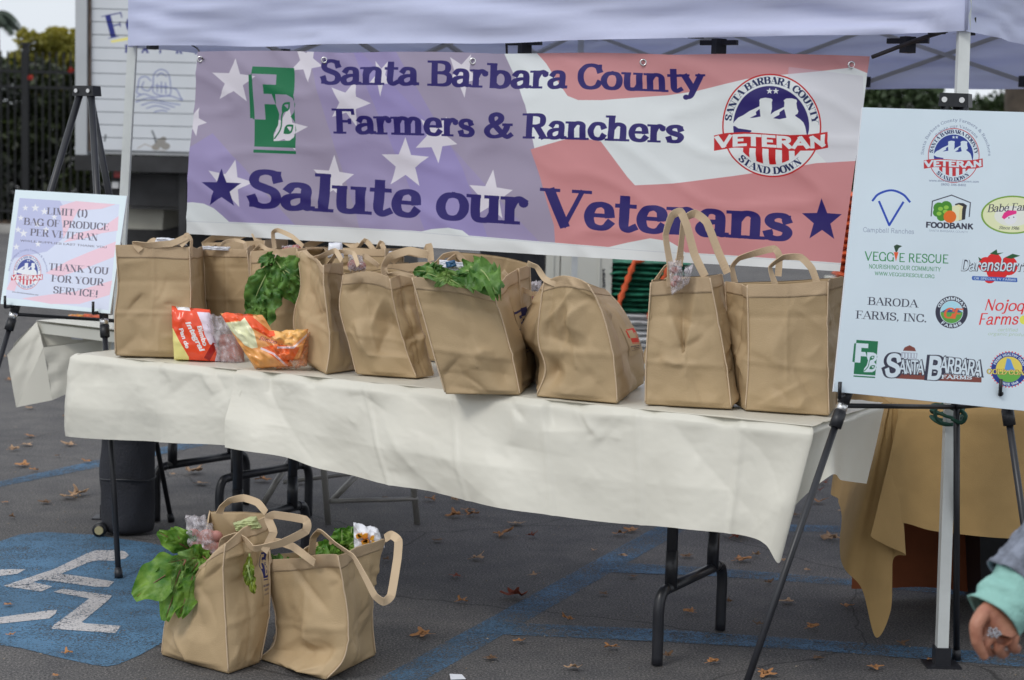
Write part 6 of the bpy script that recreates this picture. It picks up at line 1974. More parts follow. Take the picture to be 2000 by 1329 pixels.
# ------------------------------------------------------------------ greens
def blade(base, tip, w, seed, ruf=.012, bend=.03, facing=(0, -1, .25), wave=7, shape=1.0, cup=.25):
    b, t_ = Vector(base), Vector(tip)
    ax = (t_ - b); L = ax.length; ax.normalize()
    f = Vector(facing); f = (f - ax * f.dot(ax)).normalized()
    sd = ax.cross(f)
    nu, nv = 15, 22
    V = []
    rg = random.Random(seed)
    ph = rg.uniform(0, 6)
    for j in range(nv):
        q = j / (nv - 1)
        wf = (math.sin(math.pi * min(1, q ** 1.15 * .90 + .05)) ** .55) * (.72 + .28 * math.sin(math.pi * q ** shape)) * w / 2
        c = b + ax * L * q + f * bend * math.sin(math.pi * q) - Vector((0, 0, bend * .7 * q * q))
        for i in range(nu):
            u = 2 * i / (nu - 1) - 1
            ed = abs(u) ** 2.6
            r = ruf * ed * math.sin(q * wave * 3.1 + ph + (1.7 if u > 0 else 0)) + ruf * .7 * float(vnoise(u * 2, q * 4, seed, seed))
            r += cup * w * .5 * (abs(u) ** 1.5) * .6 - .004 * math.exp(-(u / .12) ** 2)
            r += .003 * math.sin(abs(u) * 9 - q * 22)
            V.append(c + sd * (u * wf * (1 + .045 * ed * math.sin(q * wave * 4 + ph))) + f * r)
    rb = [b - ax * L * .12] + [b + ax * L * q + f * (bend * math.sin(math.pi * q) - .002) - Vector((0, 0, bend * .7 * q * q)) for q in np.linspace(0, .95, 9)]
    return V, gridf(nu, nv), rb
def bunch(name, label, leaves, mt, ribm, Y, cat='greens', ribw=.0032):
    c = at(leaves[0][0][0], leaves[0][0][1], Y)
    t = empty(name, c, label, cat)
    for k, l in enumerate(leaves):
        (bx_, by_), (tx, ty), w = l[:3]
        o = l[3] if len(l) > 3 else {}
        y0, y1 = Y + o.get('y0', 0), Y + o.get('y1', -.02)
        V, F, rb = blade(at(bx_, by_, y0), at(tx, ty, y1), w, k * 13 + len(label), o.get('ruf', .012), o.get('bend', .02), o.get('f', (random.uniform(-.4, .4), -1, .3)), o.get('wave', 6), o.get('sh', 1.0))
        lf = mesh('leaf', V, F, o.get('mt', mt), t)
        mesh('midrib', *tube(rb, [ribw * (1 - .08 * i) for i in range(len(rb))], 6), ribm, lf)
    return t
yc = zpl(545, 700, ZB).y - .03
rq = dict(ruf=.014, wave=6.5)
rq2 = dict(ruf=.018, wave=8.5, bend=.03)
bunch('chard_bunch', 'dark green curly chard drooping down the front of the fourth tote', [
    ((548, 515), (500, 632), .12, rq2), ((540, 535), (515, 645), .09, rq2), ((530, 520), (488, 600), .09, rq2), ((535, 515), (605, 552), .12, rq2), ((535, 505), (590, 582), .10, rq2),
    ((535, 510), (505, 500), .05, rq), ((530, 515), (520, 498), .05, rq), ((545, 530), (545, 575), .075, rq2), ((520, 560), (508, 618), .06, rq2), ((555, 520), (602, 548), .06, rq2), ((550, 515), (572, 528), .05, rq), ((515, 590), (518, 636), .05, rq2), ((505, 570), (488, 610), .045, rq2)], M_chard, M_rib, yc)
y6 = (zpl(871, 770, ZB).y + zpl(1015, 771, ZB).y) / 2 + .05
bunch('lettuce_bunch', 'dark leafy greens at the left rim of the middle tote', [
    ((860, 545), (808, 520), .05, dict(y1=.0, **rq)), ((855, 545), (822, 545), .045, rq), ((850, 548), (852, 503), .05, rq), ((860, 540), (835, 515), .05, rq), ((830, 545), (862, 535), .04, dict(y1=-.1, mt=M_lett, ruf=.01)), ((870, 545), (848, 552), .035, dict(mt=M_lett, ruf=.01, y1=-.12, y0=-.06))], M_chard, M_rib, y6)
bunch('lettuce_bunch', 'broad green leaf hanging over the right rim of the middle tote', [
    ((905, 528), (980, 556), .10, dict(y0=0, y1=-.13, **rq2)), ((925, 526), (972, 566), .085, dict(y1=-.14, y0=-.05, **rq2)), ((905, 532), (950, 522), .04, dict(ruf=.015)), ((895, 540), (915, 525), .035, dict(ruf=.012, y1=-.06)), ((870, 540), (900, 532), .035, dict(ruf=.012, y1=-.06, mt=M_lett)), ((880, 548), (905, 552), .03, dict(ruf=.012, y1=-.11, y0=-.07, mt=M_lett))], M_chard, M_rib, y6)
yf = zpl(440, 1290, 0).y
B = dict(ruf=.010, wave=5)
bunch('beet_greens', 'big shiny beet leaves with red veins hanging out of the left ground tote', [
    ((378, 1098), (262, 1160), .125, dict(y1=-.10, y0=-.02, f=(-.2, -1, .5), **B)), ((372, 1100), (322, 1204), .085, dict(y1=-.12, y0=-.02, **B)), ((385, 1100), (350, 1196), .085, dict(y1=-.12, y0=-.02, **B)), ((392, 1092), (330, 1090), .055, dict(y1=-.08, mt=M_lett, **B)),
    ((376, 1078), (308, 1030), .065, dict(y1=-.0, y0=.04, **B)), ((368, 1078), (335, 1022), .085, dict(y1=.01, y0=.04, **B)), ((398, 1090), (355, 1072), .07, dict(**B)), ((360, 1100), (338, 1148), .035, dict(mt=M_lett, y1=-.14, y0=-.09, ruf=.02, wave=9)), ((400, 1100), (372, 1112), .06, dict(y1=-.06, **B)), ((395, 1085), (420, 1095), .05, dict(**B)), ((388, 1096), (300, 1120), .06, dict(y1=-.06, **B))], M_beet, M_stem, yf + .03)
bunch('yellow_leaf', 'yellowing green leaf stuck to the side of the left ground tote', [((487, 1088), (484, 1142), .032, dict(y0=-.0, y1=-.03, ruf=.008, bend=.004)), ((484, 1110), (497, 1158), .026, dict(y0=-.02, y1=-.03, ruf=.01, bend=.004))], M_yleaf, M_rib, zpl(475, 1305, 0).y - .012, 'leaf')
ygb = (zpl(506, 1287, 0).y + zpl(636, 1328, 0).y) / 2
bunch('spinach_bunch', 'dark green spinach at the front rim of the right ground tote', [
    ((560, 1118), (532, 1082), .05, dict(y1=.04, **B)), ((565, 1118), (548, 1088), .045, dict(y1=.03, **B)), ((585, 1112), (592, 1078), .032, dict(y1=.0, ruf=.004)), ((570, 1115), (575, 1092), .04, dict(y1=.02, **B)), ((590, 1112), (612, 1098), .035, dict(y1=.03, **B)), ((560, 1108), (590, 1096), .03, dict(y1=-.0, ruf=.006)), ((545, 1105), (528, 1088), .035, dict(y1=.04, **B))], M_chard, M_rib, ygb + .07)
bunch('parsley_bunch', 'leafy green bunch beside the yellow pack in the right ground tote', [
    ((665, 1078), (640, 1062), .05, dict(y1=.0, **rq)), ((670, 1075), (668, 1022), .06, dict(y1=.02, **rq)), ((680, 1075), (686, 1020), .055, dict(y1=.04, **rq)), ((675, 1070), (695, 1045), .05, dict(**rq)), ((650, 1080), (618, 1062), .055, dict(y1=.02, **rq)), ((640, 1085), (655, 1060), .05, dict(**rq)), ((685, 1068), (655, 1030), .05, dict(y1=.05, **rq)), ((660, 1085), (640, 1078), .04, dict(**rq)), ((690, 1085), (690, 1060), .05, dict(**rq))], M_beet, M_rib, ygb + .20)

# ------------------------------------------------------------------ crumpled wraps and packs
def pillow(quad, Y, th, nu, nv, seed, crum=.006, sharp=3.5, Yb=None, sq=.35, yoff=None):
    """quad TL TR BR BL in photo units at depth Y (list of four allowed): closed cushion shape with crumples"""
    Ys = Y if isinstance(Y, (list, tuple)) else [Y] * 4
    c = [at(p[0], p[1], y) for p, y in zip(quad, Ys)]
    n = (c[1] - c[0]).cross(c[3] - c[0]).normalized()
    if n.y > 0: n = -n
    V, UVp = [], []
    for s in (1, -1):
        for j in range(nv):
            for i in range(nu):
                u, v = i / (nu - 1), j / (nv - 1)
                q = c[0].lerp(c[1], u).lerp(c[3].lerp(c[2], u), v)
                e = max(0, (1 - (2 * u - 1) ** 4) * (1 - (2 * v - 1) ** 4)) ** sq
                r = crum * (float(fbm(u * sharp, v * sharp, s, seed, 3)) + 1.2 * (1 - abs(float(vnoise(u * sharp * 1.3 + v, v * sharp - u, s * 3, seed + 2)))) ** 5)
                V.append(q + n * s * (th * e + r * min(1, e * 2 + .15)) + Vector((0, 0, r * .3)))
    F = gridf(nu, nv) + [f[::-1] for f in gridf(nu, nv, nu * nv)]
    m_ = nu * nv
    ring = [i for i in range(nu)] + [j * nu + nu - 1 for j in range(1, nv)] + [(nv - 1) * nu + i for i in range(nu - 2, -1, -1)] + [j * nu for j in range(nv - 2, 0, -1)]
    for a_, b_ in zip(ring, ring[1:] + ring[:1]):
        F.append((a_, a_ + m_, b_ + m_, b_))
    return V, F, c
def cuv(V, cv):
    U = []
    for q in V:
        a_, b_ = cv.xf([_prj(q)])[0]
        U.append((a_ / cv.w, 1 - b_ / cv.h))
    return U
yb1 = zpl(400, 706, ZB).y + .05
br1 = empty('bread_bag', at(380, 704, yb1), 'red wrapped loaf with white lettering lying beside the first tote', 'bread bag')
V, F, c_ = pillow([(335, 598), (410, 606), (432, 708), (340, 703)], yb1, .045, 30, 30, 3, .004, 4)
mesh('printed_wrap', V, F, M_bread1, br1, True, uvs=cuv(V, b1))
V, F, c_ = pillow([(398, 612), (448, 622), (478, 712), (425, 710)], yb1 + .005, .035, 26, 26, 5, .010, 6)
mesh('clear_film', V, F, M_film, br1)
V, F, c_ = pillow([(425, 655), (472, 650), (478, 711), (428, 709)], yb1 + .02, .03, 12, 12, 6, .004, 4)
mesh('bread_slice', V, F, M_pink, br1)
yb2 = zpl(520, 722, ZB).y + .02
br2 = empty('bread_bag', at(500, 722, yb2), 'orange and cream wrapped bread bag slumped on the cloth under the chard', 'bread bag')
V, F, c_ = pillow([(430, 612), (512, 616), (572, 716), (498, 720)], yb2 + .01, .04, 34, 34, 7, .007, 5)
mesh('printed_wrap', V, F, M_bread2, br2, True, uvs=cuv(V, b2))
V, F, c_ = pillow([(508, 648), (602, 646), (588, 700), (545, 708)], yb2 - .01, .02, 30, 26, 9, .013, 5)
mesh('crumpled_end', V, F, M_bread2, br2, True, uvs=cuv(V, b2))
V, F, c_ = pillow([(540, 664), (606, 650), (600, 716), (540, 722)], yb2 + .015, .025, 24, 24, 12, .012, 6)
mesh('clear_film', V, F, M_filmo, br2)

def produce(name, label, quad, Y, th, mt, cat, fill=None, seed=1, crum=.01, sharp=6, filmmat=None, top=None):
    t = empty(name, at(quad[3][0], quad[3][1], Y), label, cat)
    V, F, c = pillow(quad, Y, th, 28, 28, seed, crum, sharp)
    mesh('plastic_film' if filmmat else 'wrapper', V, F, filmmat or mt, t)
    if fill:
        T = MB()
        rg = random.Random(seed)
        for (px, py, r) in fill:
            cc = at(px, py, Y)
            k = 8
            Vs, Fs = [], []
            for j in range(k + 1):
                for i in range(12):
                    a_, b_ = math.pi * j / k, 2 * math.pi * i / 12
                    Vs.append(cc + Vector((math.sin(a_) * math.cos(b_) * r * 1.15, math.sin(a_) * math.sin(b_) * r * .8, math.cos(a_) * r)))
            Fs = [(j * 12 + i, j * 12 + (i + 1) % 12, (j + 1) * 12 + (i + 1) % 12, (j + 1) * 12 + i) for j in range(k) for i in range(12)]
            mesh('potato' if mt is M_pink else 'vegetable', Vs, Fs, mt, t)
    return t
produce('produce_bag', 'clear plastic bag of pink potatoes in the left ground tote', [(362, 1008), (400, 1010), (436, 1082), (372, 1085)], yf + .06, .03, M_pink, 'produce bag', [(385, 1062, .022), (405, 1050, .024), (398, 1075, .02), (418, 1070, .022), (378, 1045, .018), (422, 1048, .017)], 4, .012, 6, M_film)
produce('corn_husks', 'pale green corn husk end sticking out at the back of the left ground tote', [(455, 1022), (500, 1008), (512, 1032), (462, 1038)], zpl(507, 1294, 0).y - .03, .02, M_husk, 'corn', None, 8, .005, 4)
produce('printed_leaflet', 'pale green printed paper on the front rim of the left ground tote', [(405, 1046), (432, 1044), (446, 1056), (420, 1062)], yf + .10, .003, M_husk, 'leaflet', None, 18, .003, 3)
wp = produce('snack_pack', 'white pack with yellow and orange print in the right ground tote', [(690, 1022), (738, 1034), (752, 1070), (692, 1082)], ygb + .17, .025, M_wpack, 'snack pack', None, 9, .008, 4)
V, F, c_ = pillow([(696, 1040), (722, 1046), (734, 1068), (700, 1066)], ygb + .14, .004, 16, 16, 5, .008, 5)
rg = np.random.RandomState(3)
pr = MB()
for q in range(9):
    px, py = 698 + rg.uniform(0, 34), 1043 + rg.uniform(0, 24)
    c0_ = at(px, py, ygb + .128)
    pts = []
    for i in range(9):
        a_ = 2 * math.pi * i / 9
        r_ = .008 * rg.uniform(.5, 1.3)
        pts.append(c0_ + Vector((r_ * math.cos(a_), 0, r_ * math.sin(a_))))
    pr.add(prism(pts, (0, .012, 0)))
pr.build('printed_patch', M_ypack, wp)
produce('produce_bag', 'clear bag of pink produce dangling over the rim of the tall handled tote', [(1304, 512), (1330, 508), (1336, 560), (1312, 578)], zpl(1340, 794, ZB).y - .02, .012, M_pink, 'produce bag', [(1318, 528, .010), (1322, 545, .010), (1316, 555, .008)], 14, .010, 6, M_film)
produce('produce_bag', 'wisp of clear plastic bag right of the dangling pink produce', [(1336, 528), (1354, 518), (1346, 552), (1330, 566)], zpl(1340, 794, ZB).y - .015, .006, M_film, 'plastic bag', None, 15, .008, 6, M_film)
produce('produce_bag', 'clear bag of red roots showing behind the chard', [(550, 482), (584, 478), (590, 505), (556, 508)], yc + .10, .02, M_redv, 'produce bag', [(562, 492, .018), (578, 488, .016), (575, 500, .016)], 24, .008, 6, M_film)
produce('produce_bag', 'purple tinted clear bag low behind the chard stems', [(528, 498), (552, 500), (552, 520), (530, 520)], yc + .08, .015, M_pink, 'produce bag', [(540, 508, .012)], 25, .008, 6, M_film)
produce('milk_jug', 'white capped white bottle showing behind the dented tote', [(642, 474), (668, 474), (672, 505), (640, 505)], zpl(637, 731, ZB).y + .16, .03, M_wpack, 'bottle', None, 26, .001, 2)
produce('produce_bag', 'clear bag of round onions above the leaning tote', [(680, 498), (706, 500), (716, 530), (680, 530)], zpl(697, 731, ZB).y + .03, .025, M_pink, 'produce bag', [(690, 518, .016), (705, 520, .014)], 27, .012, 7, M_film)
produce('snack_pack', 'white and blue pack at the top of the first tote', [(306, 464), (352, 468), (366, 480), (300, 480)], zpl(300, 690, ZB).y + .10, .02, M_wpack, 'snack pack', None, 28, .006, 5)
produce('snack_pack', 'white wrapper folded over the rim of the slim second tote', [(395, 481), (450, 483), (448, 491), (396, 488)], zpl(440, 676, ZB).y - .004, .006, M_wpack, 'wrapper', None, 29, .003, 5)
produce('snack_pack', 'white pack with a blue corner behind the lettuce in the middle tote', [(858, 508), (905, 514), (908, 534), (858, 530)], y6 + .04, .012, M_wpack, 'snack pack', None, 30, .005, 4)
produce('blue_label', 'blue printed corner of the white pack in the middle tote', [(870, 512), (888, 508), (892, 520), (872, 524)], y6 + .018, .004, M_bluepk, 'pack', None, 31, .002, 4)
produce('bottle_sleeve', 'blue wrapper at the rim behind the leaning tote', [(752, 492), (772, 490), (768, 508), (752, 506)], zpl(748, 690, ZB).y + .03, .01, M_wpack, 'wrapper', None, 32, .003, 4)
produce('produce_bag', 'net bag with red carrots squeezed between the middle and slumped totes', [(1036, 552), (1058, 548), (1056, 596), (1042, 602)], zpl(1048, 740, ZB).y + .16, .02, M_redv, 'produce bag', [(1046, 580, .016), (1050, 592, .012)], 33, .008, 6, M_film)
cc = zpl(1058, 704, ZB)
on = produce('brown_onion', 'small brown onion between the middle and slumped totes on the cloth', [(1050, 692), (1064, 692), (1064, 710), (1050, 712)], cc.y + .02, .018, M_husk, 'onion', None, 34, .001, 2)
# oranges on the far left table
yo = a.y + .2
for k, (px, py, r, mt, lab) in enumerate(((150, 622, .03, M_ypack, 'yellow printed packet on the far left table'), (186, 624, .034, M_orangesack, 'orange mesh bag of fruit on the far left table under the notice'))):
    t = empty('fruit_pack', at(px, py + 10, yo), lab, 'packet')
    V, F, c_ = pillow([(px - 16 - 6 * k, 614), (px + 16 + 8 * k, 616), (px + 18 + 8 * k, 634), (px - 16 - 6 * k, 632)], yo, .03, 18, 14, 40 + k, .008, 5)
    mesh('wrapper', V, F, mt, t)
t = empty('paper_card', at(150, 655, a.y), 'small blue-grey card hanging in the shade of the far left table front', 'card')
c_ = [at(137, 648, a.y - .03), at(160, 651, a.y - .03), at(162, 665, a.y - .03), at(140, 663, a.y - .03)]
MB().add(prism(c_, (0, .002, 0))).build('sheet', M_wpack, t)
# ------------------------------------------------------------------ fallen leaves
def dleaf(seed, mt):
    rg = random.Random(seed)
    pts = []
    n = 5
    for i in range(n):
        a_ = math.pi * (-.80 + 1.6 * i / (n - 1)) + math.pi / 2
        L = (1.0, .95, 1.1, .95, 1.0)[i] * rg.uniform(.8, 1.1) * (.62 if i in (0, 4) else 1)
        pts.append((a_ - .33, L * .56)); pts.append((a_ - .19, L * .86)); pts.append((a_, L)); pts.append((a_ + .19, L * .84)); pts.append((a_ + .33, L * .54))
    P = [(r * math.cos(a_), r * math.sin(a_)) for a_, r in pts]
    rings = [0, .35, .7, 1.0]
    V = [(0, 0, 0)]
    cu = rg.uniform(.25, .75)
    ax = rg.uniform(0, 3.1)
    for r in rings[1:]:
        for (x, y) in P:
            X_, Y_ = x * r, y * r
            d = X_ * math.cos(ax) + Y_ * math.sin(ax)
            V.append((X_, Y_, cu * d * d + .10 * math.sin(X_ * 7 + seed) * r + .06 * rg.uniform(-1, 1) * r))
    m_ = len(P)
    F = [(0, 1 + i, 1 + (i + 1) % m_) for i in range(m_)]
    for k in range(2):
        for i in range(m_):
            F.append((1 + k * m_ + i, 1 + k * m_ + (i + 1) % m_, 1 + (k + 1) * m_ + (i + 1) % m_, 1 + (k + 1) * m_ + i))
    zmin = min(v[2] for v in V)
    V = [(x, y, z - zmin) for x, y, z in V]
    n0 = len(V)
    st = tube([Vector((0, 0, -zmin)), Vector((-.2, -.5, -zmin * .6)), Vector((-.25, -.85, .05))], .022, 5)
    V += [tuple(v) for v in st[0]]
    F += [tuple(i + n0 for i in f) for f in st[1]]
    o = mesh('fallen_leaf', V, F, mt, None, True)
    sm = o.modifiers.new('thickness', 'SOLIDIFY'); sm.thickness = .02
    return o
protos = [dleaf(i, M_dleaf[i % 4]) for i in range(8)]
LP = [(375, 926, 22, 0), (395, 948, 14, 0), (517, 942, 16, 1), (588, 946, 14, 0), (338, 930, 8, 0), (130, 975, 18, 0), (155, 970, 20, 0), (48, 912, 16, 1), (68, 922, 9, 1), (25, 882, 11, 0), (50, 872, 13, 0), (138, 872, 12, 0), (135, 818, 11, 0), (137, 836, 8, 3), (112, 894, 6, 3), (22, 1014, 6, 3), (18, 1186, 9, 1), (22, 1246, 9, 1), (130, 1283, 10, 1), (110, 1325, 8, 1),
      (842, 980, 15, 1), (892, 981, 12, 0), (918, 1000, 14, 1), (890, 1011, 17, 1), (920, 1010, 13, 1), (1010, 1027, 16, 0), (980, 1048, 20, 1), (1037, 1051, 10, 2), (892, 1130, 13, 2), (1042, 1128, 10, 0), (1005, 1169, 24, 2), (828, 1244, 21, 1), (1016, 1258, 12, 1), (1195, 1271, 14, 1), (1236, 1040, 16, 1), (1212, 1047, 13, 1), (1215, 1091, 9, 0), (1237, 1130, 11, 3), (1302, 1286, 14, 3), (1440, 1053, 26, 2),
      (1343, 1091, 13, 3), (1448, 1099, 17, 1), (1476, 1089, 9, 0), (1493, 1320, 22, 1), (1586, 1231, 16, 1), (1628, 1056, 18, 0), (1612, 1052, 9, 0), (1598, 984, 15, 1), (1645, 972, 15, 1), (1573, 957, 13, 2), (1605, 947, 12, 2), (1645, 957, 11, 2), (1640, 1002, 7, 0), (1578, 1118, 7, 0), (1500, 1143, 9, 3), (1708, 1308, 14, 1), (1817, 1294, 8, 1), (1530, 1100, 7, 0), (1680, 956, 10, 3), (585, 1012, 9, 3), (750, 980, 10, 3), (1050, 985, 10, 1), (755, 1098, 9, 3), (1600, 962, 8, 2), (60, 800, 9, 0), (20, 745, 8, 1), (8, 700, 7, 0), (12, 985, 7, 1), (1390, 1090, 6, 0), (1140, 1010, 7, 0), (965, 930, 8, 2), (1160, 1080, 6, 0), (700, 1150, 14, 1), (855, 1060, 12, 3), (930, 1095, 15, 0), (1110, 1215, 13, 1), (1180, 1165, 11, 3), (1350, 1200, 13, 1), (1420, 1180, 12, 3), (1540, 1180, 14, 0), (1655, 1190, 13, 1), (1480, 1225, 10, 3), (960, 1290, 14, 3), (1120, 1310, 16, 0), (1390, 1300, 13, 1), (1600, 1290, 12, 3), (820, 905, 9, 3), (470, 980, 12, 3), (90, 985, 12, 3), (170, 905, 10, 1), (300, 880, 9, 3), (60, 855, 11, 1), (200, 845, 9, 3), (1690, 1010, 10, 1), (1555, 1010, 11, 3), (1760, 1262, 12, 3), (900, 1180, 12, 1)]
cols_ = ['tan', 'orange', 'rusty red', 'dark brown']
LMK = [((50, 930), 'left blue line'), ((150, 1150), 'blue symbol panel'), ((240, 950), 'roller bag'), ((335, 1000), 'left easel rear foot'), ((443, 900), 'left table leg'), ((545, 950), 'second left table leg'), ((640, 1024), 'folding chair front leg'), ((815, 1024), 'folding chair right leg'), ((440, 1316), 'left ground tote'), ((620, 1328), 'right ground tote'), ((1080, 1130), 'diagonal blue line'), ((800, 1290), 'lower end of the diagonal line'), ((1250, 1240), 'lowest cross line'), ((1275, 1290), 'front right table foot'), ((1386, 1203), 'rear right table foot'), ((1350, 1100), 'right table crossbar'), ((1520, 1097), 'tablecloth point'), ((1600, 1040), 'far cross line'), ((1620, 1130), 'middle cross line'), ((1500, 1300), 'right easel leg'), ((1650, 950), 'side cloth hem'), ((1838, 1320), 'canopy pole foot'), ((1710, 1240), 'tan cloth tip'), ((60, 790), 'far left tablecloth'), ((1000, 1000), 'long cloth hem'), ((130, 1283), 'bottom of the blue panel')]
def where(x, y):
    (lx, ly), nm = min(LMK, key=lambda q: (q[0][0] - x) ** 2 + 2.5 * (q[0][1] - y) ** 2)
    dx, dy = x - lx, y - ly
    if abs(dx) > 2.2 * abs(dy): rel = 'left of' if dx < 0 else 'right of'
    elif abs(dy) > 2.2 * abs(dx): rel = 'behind' if dy < 0 else 'in front of'
    else: rel = ('behind and ' if dy < 0 else 'in front and ') + ('left of' if dx < 0 else 'right of')
    far = math.hypot(dx, dy)
    return ('well ' if far > 75 else '') + rel + ' the ' + nm
used = set()
for k, (px, py, w_, ci_) in enumerate(LP):
    src = protos[(k * 3) % 8]
    o = src.copy()
    o.data = src.data
    COL.objects.link(o)
    g = zpl(px, py, 0.0)
    o.location = (g.x, g.y, .009)
    s = w_ * g.y / FPX * 1.38
    crl = k % 3
    o.scale = (s, s * random.uniform(.8, 1.1), s * (1.25, .35, .8)[crl])
    o.rotation_euler = (random.uniform(-.12, .12), random.uniform(-.12, .12), random.uniform(0, 6.28))
    o.material_slots[0].link = 'OBJECT'
    o.material_slots[0].material = M_dleaf[ci_]
    if (px, py) == (842, 980): ci_ = 0
    big = 'large ' if w_ >= 20 else ('tiny ' if w_ < 9 else '')
    if (px, py) == (1440, 1053): lab = 'large rusty red maple leaf under the right end of the tablecloth'
    elif (px, py) == (1493, 1320): lab = 'large orange brown leaf at the bottom edge by the right easel leg'
    elif (px, py) == (1005, 1169): lab = 'large rusty red leaf lying on the diagonal blue line'
    else: lab = big + ('curled ', 'flat ', '')[crl] + cols_[ci_] + ' dry leaf ' + where(px, py)
    tag(o, lab, 'fallen leaf', 'dry maple leaves scattered on the asphalt')
for o in protos: bpy.data.objects.remove(o)
# crumbs and grit
V, F = [], []
rg = np.random.RandomState(5)
for k in range(1400):
    x, y = rg.uniform(-2.6, 2.6), rg.uniform(3.9, 10)
    s = rg.uniform(.0012, .0042)
    a_ = rg.uniform(0, 6.28)
    n0 = len(V)
    for q in range(4):
        V.append((x + s * math.cos(a_ + q * 1.57) * rg.uniform(.6, 1.3), y + s * math.sin(a_ + q * 1.57) * rg.uniform(.6, 1.3), .004))
    V.append((x, y, .004 + s * .8))
    F += [(n0 + q, n0 + (q + 1) % 4, n0 + 4) for q in range(4)]
tag(mesh('grit', V, F, mat('grit', (.30, .25, .19), .9, .5, 3, col2=(.12, .09, .06)), None, False), 'tiny leaf crumbs and grit scattered over the asphalt', 'grit', kind='stuff')
pc_ = zpl(885, 1322, 0)
pt = MB().add(prism([zpl(878, 1317, .006), zpl(902, 1318, .006), zpl(910, 1327, .006), zpl(880, 1328, .006)], (0, 0, .001))).build('paper_scrap', M_wpack, None, org=None)
tag(pt, 'small white paper scrap at the bottom edge on the blue line', 'paper scrap')

# ------------------------------------------------------------------ person at the right edge (hand, cuff and sleeve in view)
def skin(name, pts, edges, radii, mt, parent, sub=2, root=0, smooth=True):
    me = bpy.data.meshes.new(name)
    base = ORG[parent]
    me.from_pydata([tuple(Vector(p) - base) for p in pts], edges, [])
    o = bpy.data.objects.new(name, me)
    COL.objects.link(o)
    o.parent = parent
    ORG[o] = base
    md = o.modifiers.new('skin', 'SKIN')
    md.use_smooth_shade = True
    for i, r_ in enumerate(radii):
        sv = me.skin_vertices[0].data[i]
        sv.radius = (r_, r_) if not isinstance(r_, tuple) else r_
        sv.use_root = (i == root)
    sb = o.modifiers.new('sub', 'SUBSURF'); sb.levels = sub; sb.render_levels = sub
    me.materials.append(mt)
    return o
HY = 3.0
def hp(px, py, dy=0): return at(px, py, HY + dy)
wr = hp(1968, 1172, .02)
elb = hp(2120, 985, .10)
sho = Vector((elb.x + .10, 3.18, 1.30))
bxx = sho.x + .19
pe = empty('person', (bxx, 3.25, 0), 'person walking past at the right edge, grey sleeve, mint cuff and ringed hand in view', 'person')
pts = [Vector((bxx, 3.25, .92)), Vector((bxx, 3.25, 1.10)), Vector((bxx, 3.23, 1.30)), Vector((bxx, 3.22, 1.42)), Vector((bxx, 3.19, 1.50)), Vector((bxx, 3.17, 1.60)),
       sho, elb, wr,
       Vector((bxx + .19, 3.25, 1.30)), Vector((bxx + .26, 3.3, 1.02)), Vector((bxx + .24, 3.2, .78)),
       Vector((bxx - .09, 3.22, .82)), Vector((bxx - .10, 3.12, .46)), Vector((bxx - .10, 3.22, .08)), Vector((bxx - .10, 3.08, .035)),
       Vector((bxx + .09, 3.28, .82)), Vector((bxx + .10, 3.30, .46)), Vector((bxx + .10, 3.42, .09)), Vector((bxx + .10, 3.29, .035))]
ed = [(0, 1), (1, 2), (2, 3), (3, 4), (4, 5), (2, 6), (6, 7), (7, 8), (2, 9), (9, 10), (10, 11), (0, 12), (12, 13), (13, 14), (14, 15), (0, 16), (16, 17), (17, 18), (18, 19)]
rad = [.14, .13, .14, .055, .08, .09, .055, .040, .024, .055, .04, .035, .085, .055, .04, .035, .085, .055, .04, .035]
# palm and fingers continue the same body
pm = hp(1950, 1204, .0)
k1 = [hp(1921, 1222, .01), hp(1938, 1238, -.015), hp(1960, 1244, -.02), hp(1982, 1240, -.01)]
i0 = len(pts)
pts += [pm]; ed += [(8, i0)]; rad += [(.036, .026)]
tips = [[hp(1906, 1248, -.01), hp(1912, 1268, .012), hp(1926, 1276, .03)], [hp(1922, 1262, -.02), hp(1934, 1276, .0), hp(1946, 1272, .025)], [hp(1948, 1268, -.02), hp(1958, 1280, .0), hp(1968, 1272, .025)], [hp(1976, 1262, -.012), hp(1984, 1270, .005), hp(1988, 1264, .025)]]
for kk, tl in zip(k1, tips):
    j = len(pts)
    pts += [kk] + tl
    ed += [(i0, j), (j, j + 1), (j + 1, j + 2), (j + 2, j + 3)]
    rad += [.0125, .0098, .0088, .0072]
j = len(pts)
pts += [hp(1922, 1196, -.02), hp(1905, 1222, -.035), hp(1908, 1256, -.035), hp(1926, 1288, -.025)]
ed += [(i0, j), (j, j + 1), (j + 1, j + 2), (j + 2, j + 3)]
rad += [.015, .0125, .0105, .0080]
skin('body', pts, ed, rad, M_skin, pe)
def nail(c, d):
    pass
# clothes
cuffd = (elb - wr).normalized()
cp = wr + cuffd * .0
n = 26
def sleeve(name, a_, b_, r0, r1, mt, seed, amp, k=26, ribs=0):
    ax = (b_ - a_).normalized()
    u_ = ax.orthogonal().normalized(); v_ = ax.cross(u_)
    V = []
    for j in range(k):
        q = j / (k - 1)
        c = a_.lerp(b_, q)
        for i in range(40):
            t_ = 2 * math.pi * i / 40
            r_ = (r0 + (r1 - r0) * q) * (1 + amp * float(fbm(math.cos(t_) * 1.5 + q * 2, math.sin(t_) * 1.5, q * 6, seed, 3)) + ribs * math.cos(t_ * 20))
            V.append(c + (u_ * math.cos(t_) + v_ * math.sin(t_)) * r_)
    F = [(j * 40 + i, j * 40 + (i + 1) % 40, (j + 1) * 40 + (i + 1) % 40, (j + 1) * 40 + i) for j in range(k - 1) for i in range(40)]
    o = mesh(name, V, F, mt, pe)
    sm = o.modifiers.new('thickness', 'SOLIDIFY'); sm.thickness = .003; sm.offset = -1
    return o
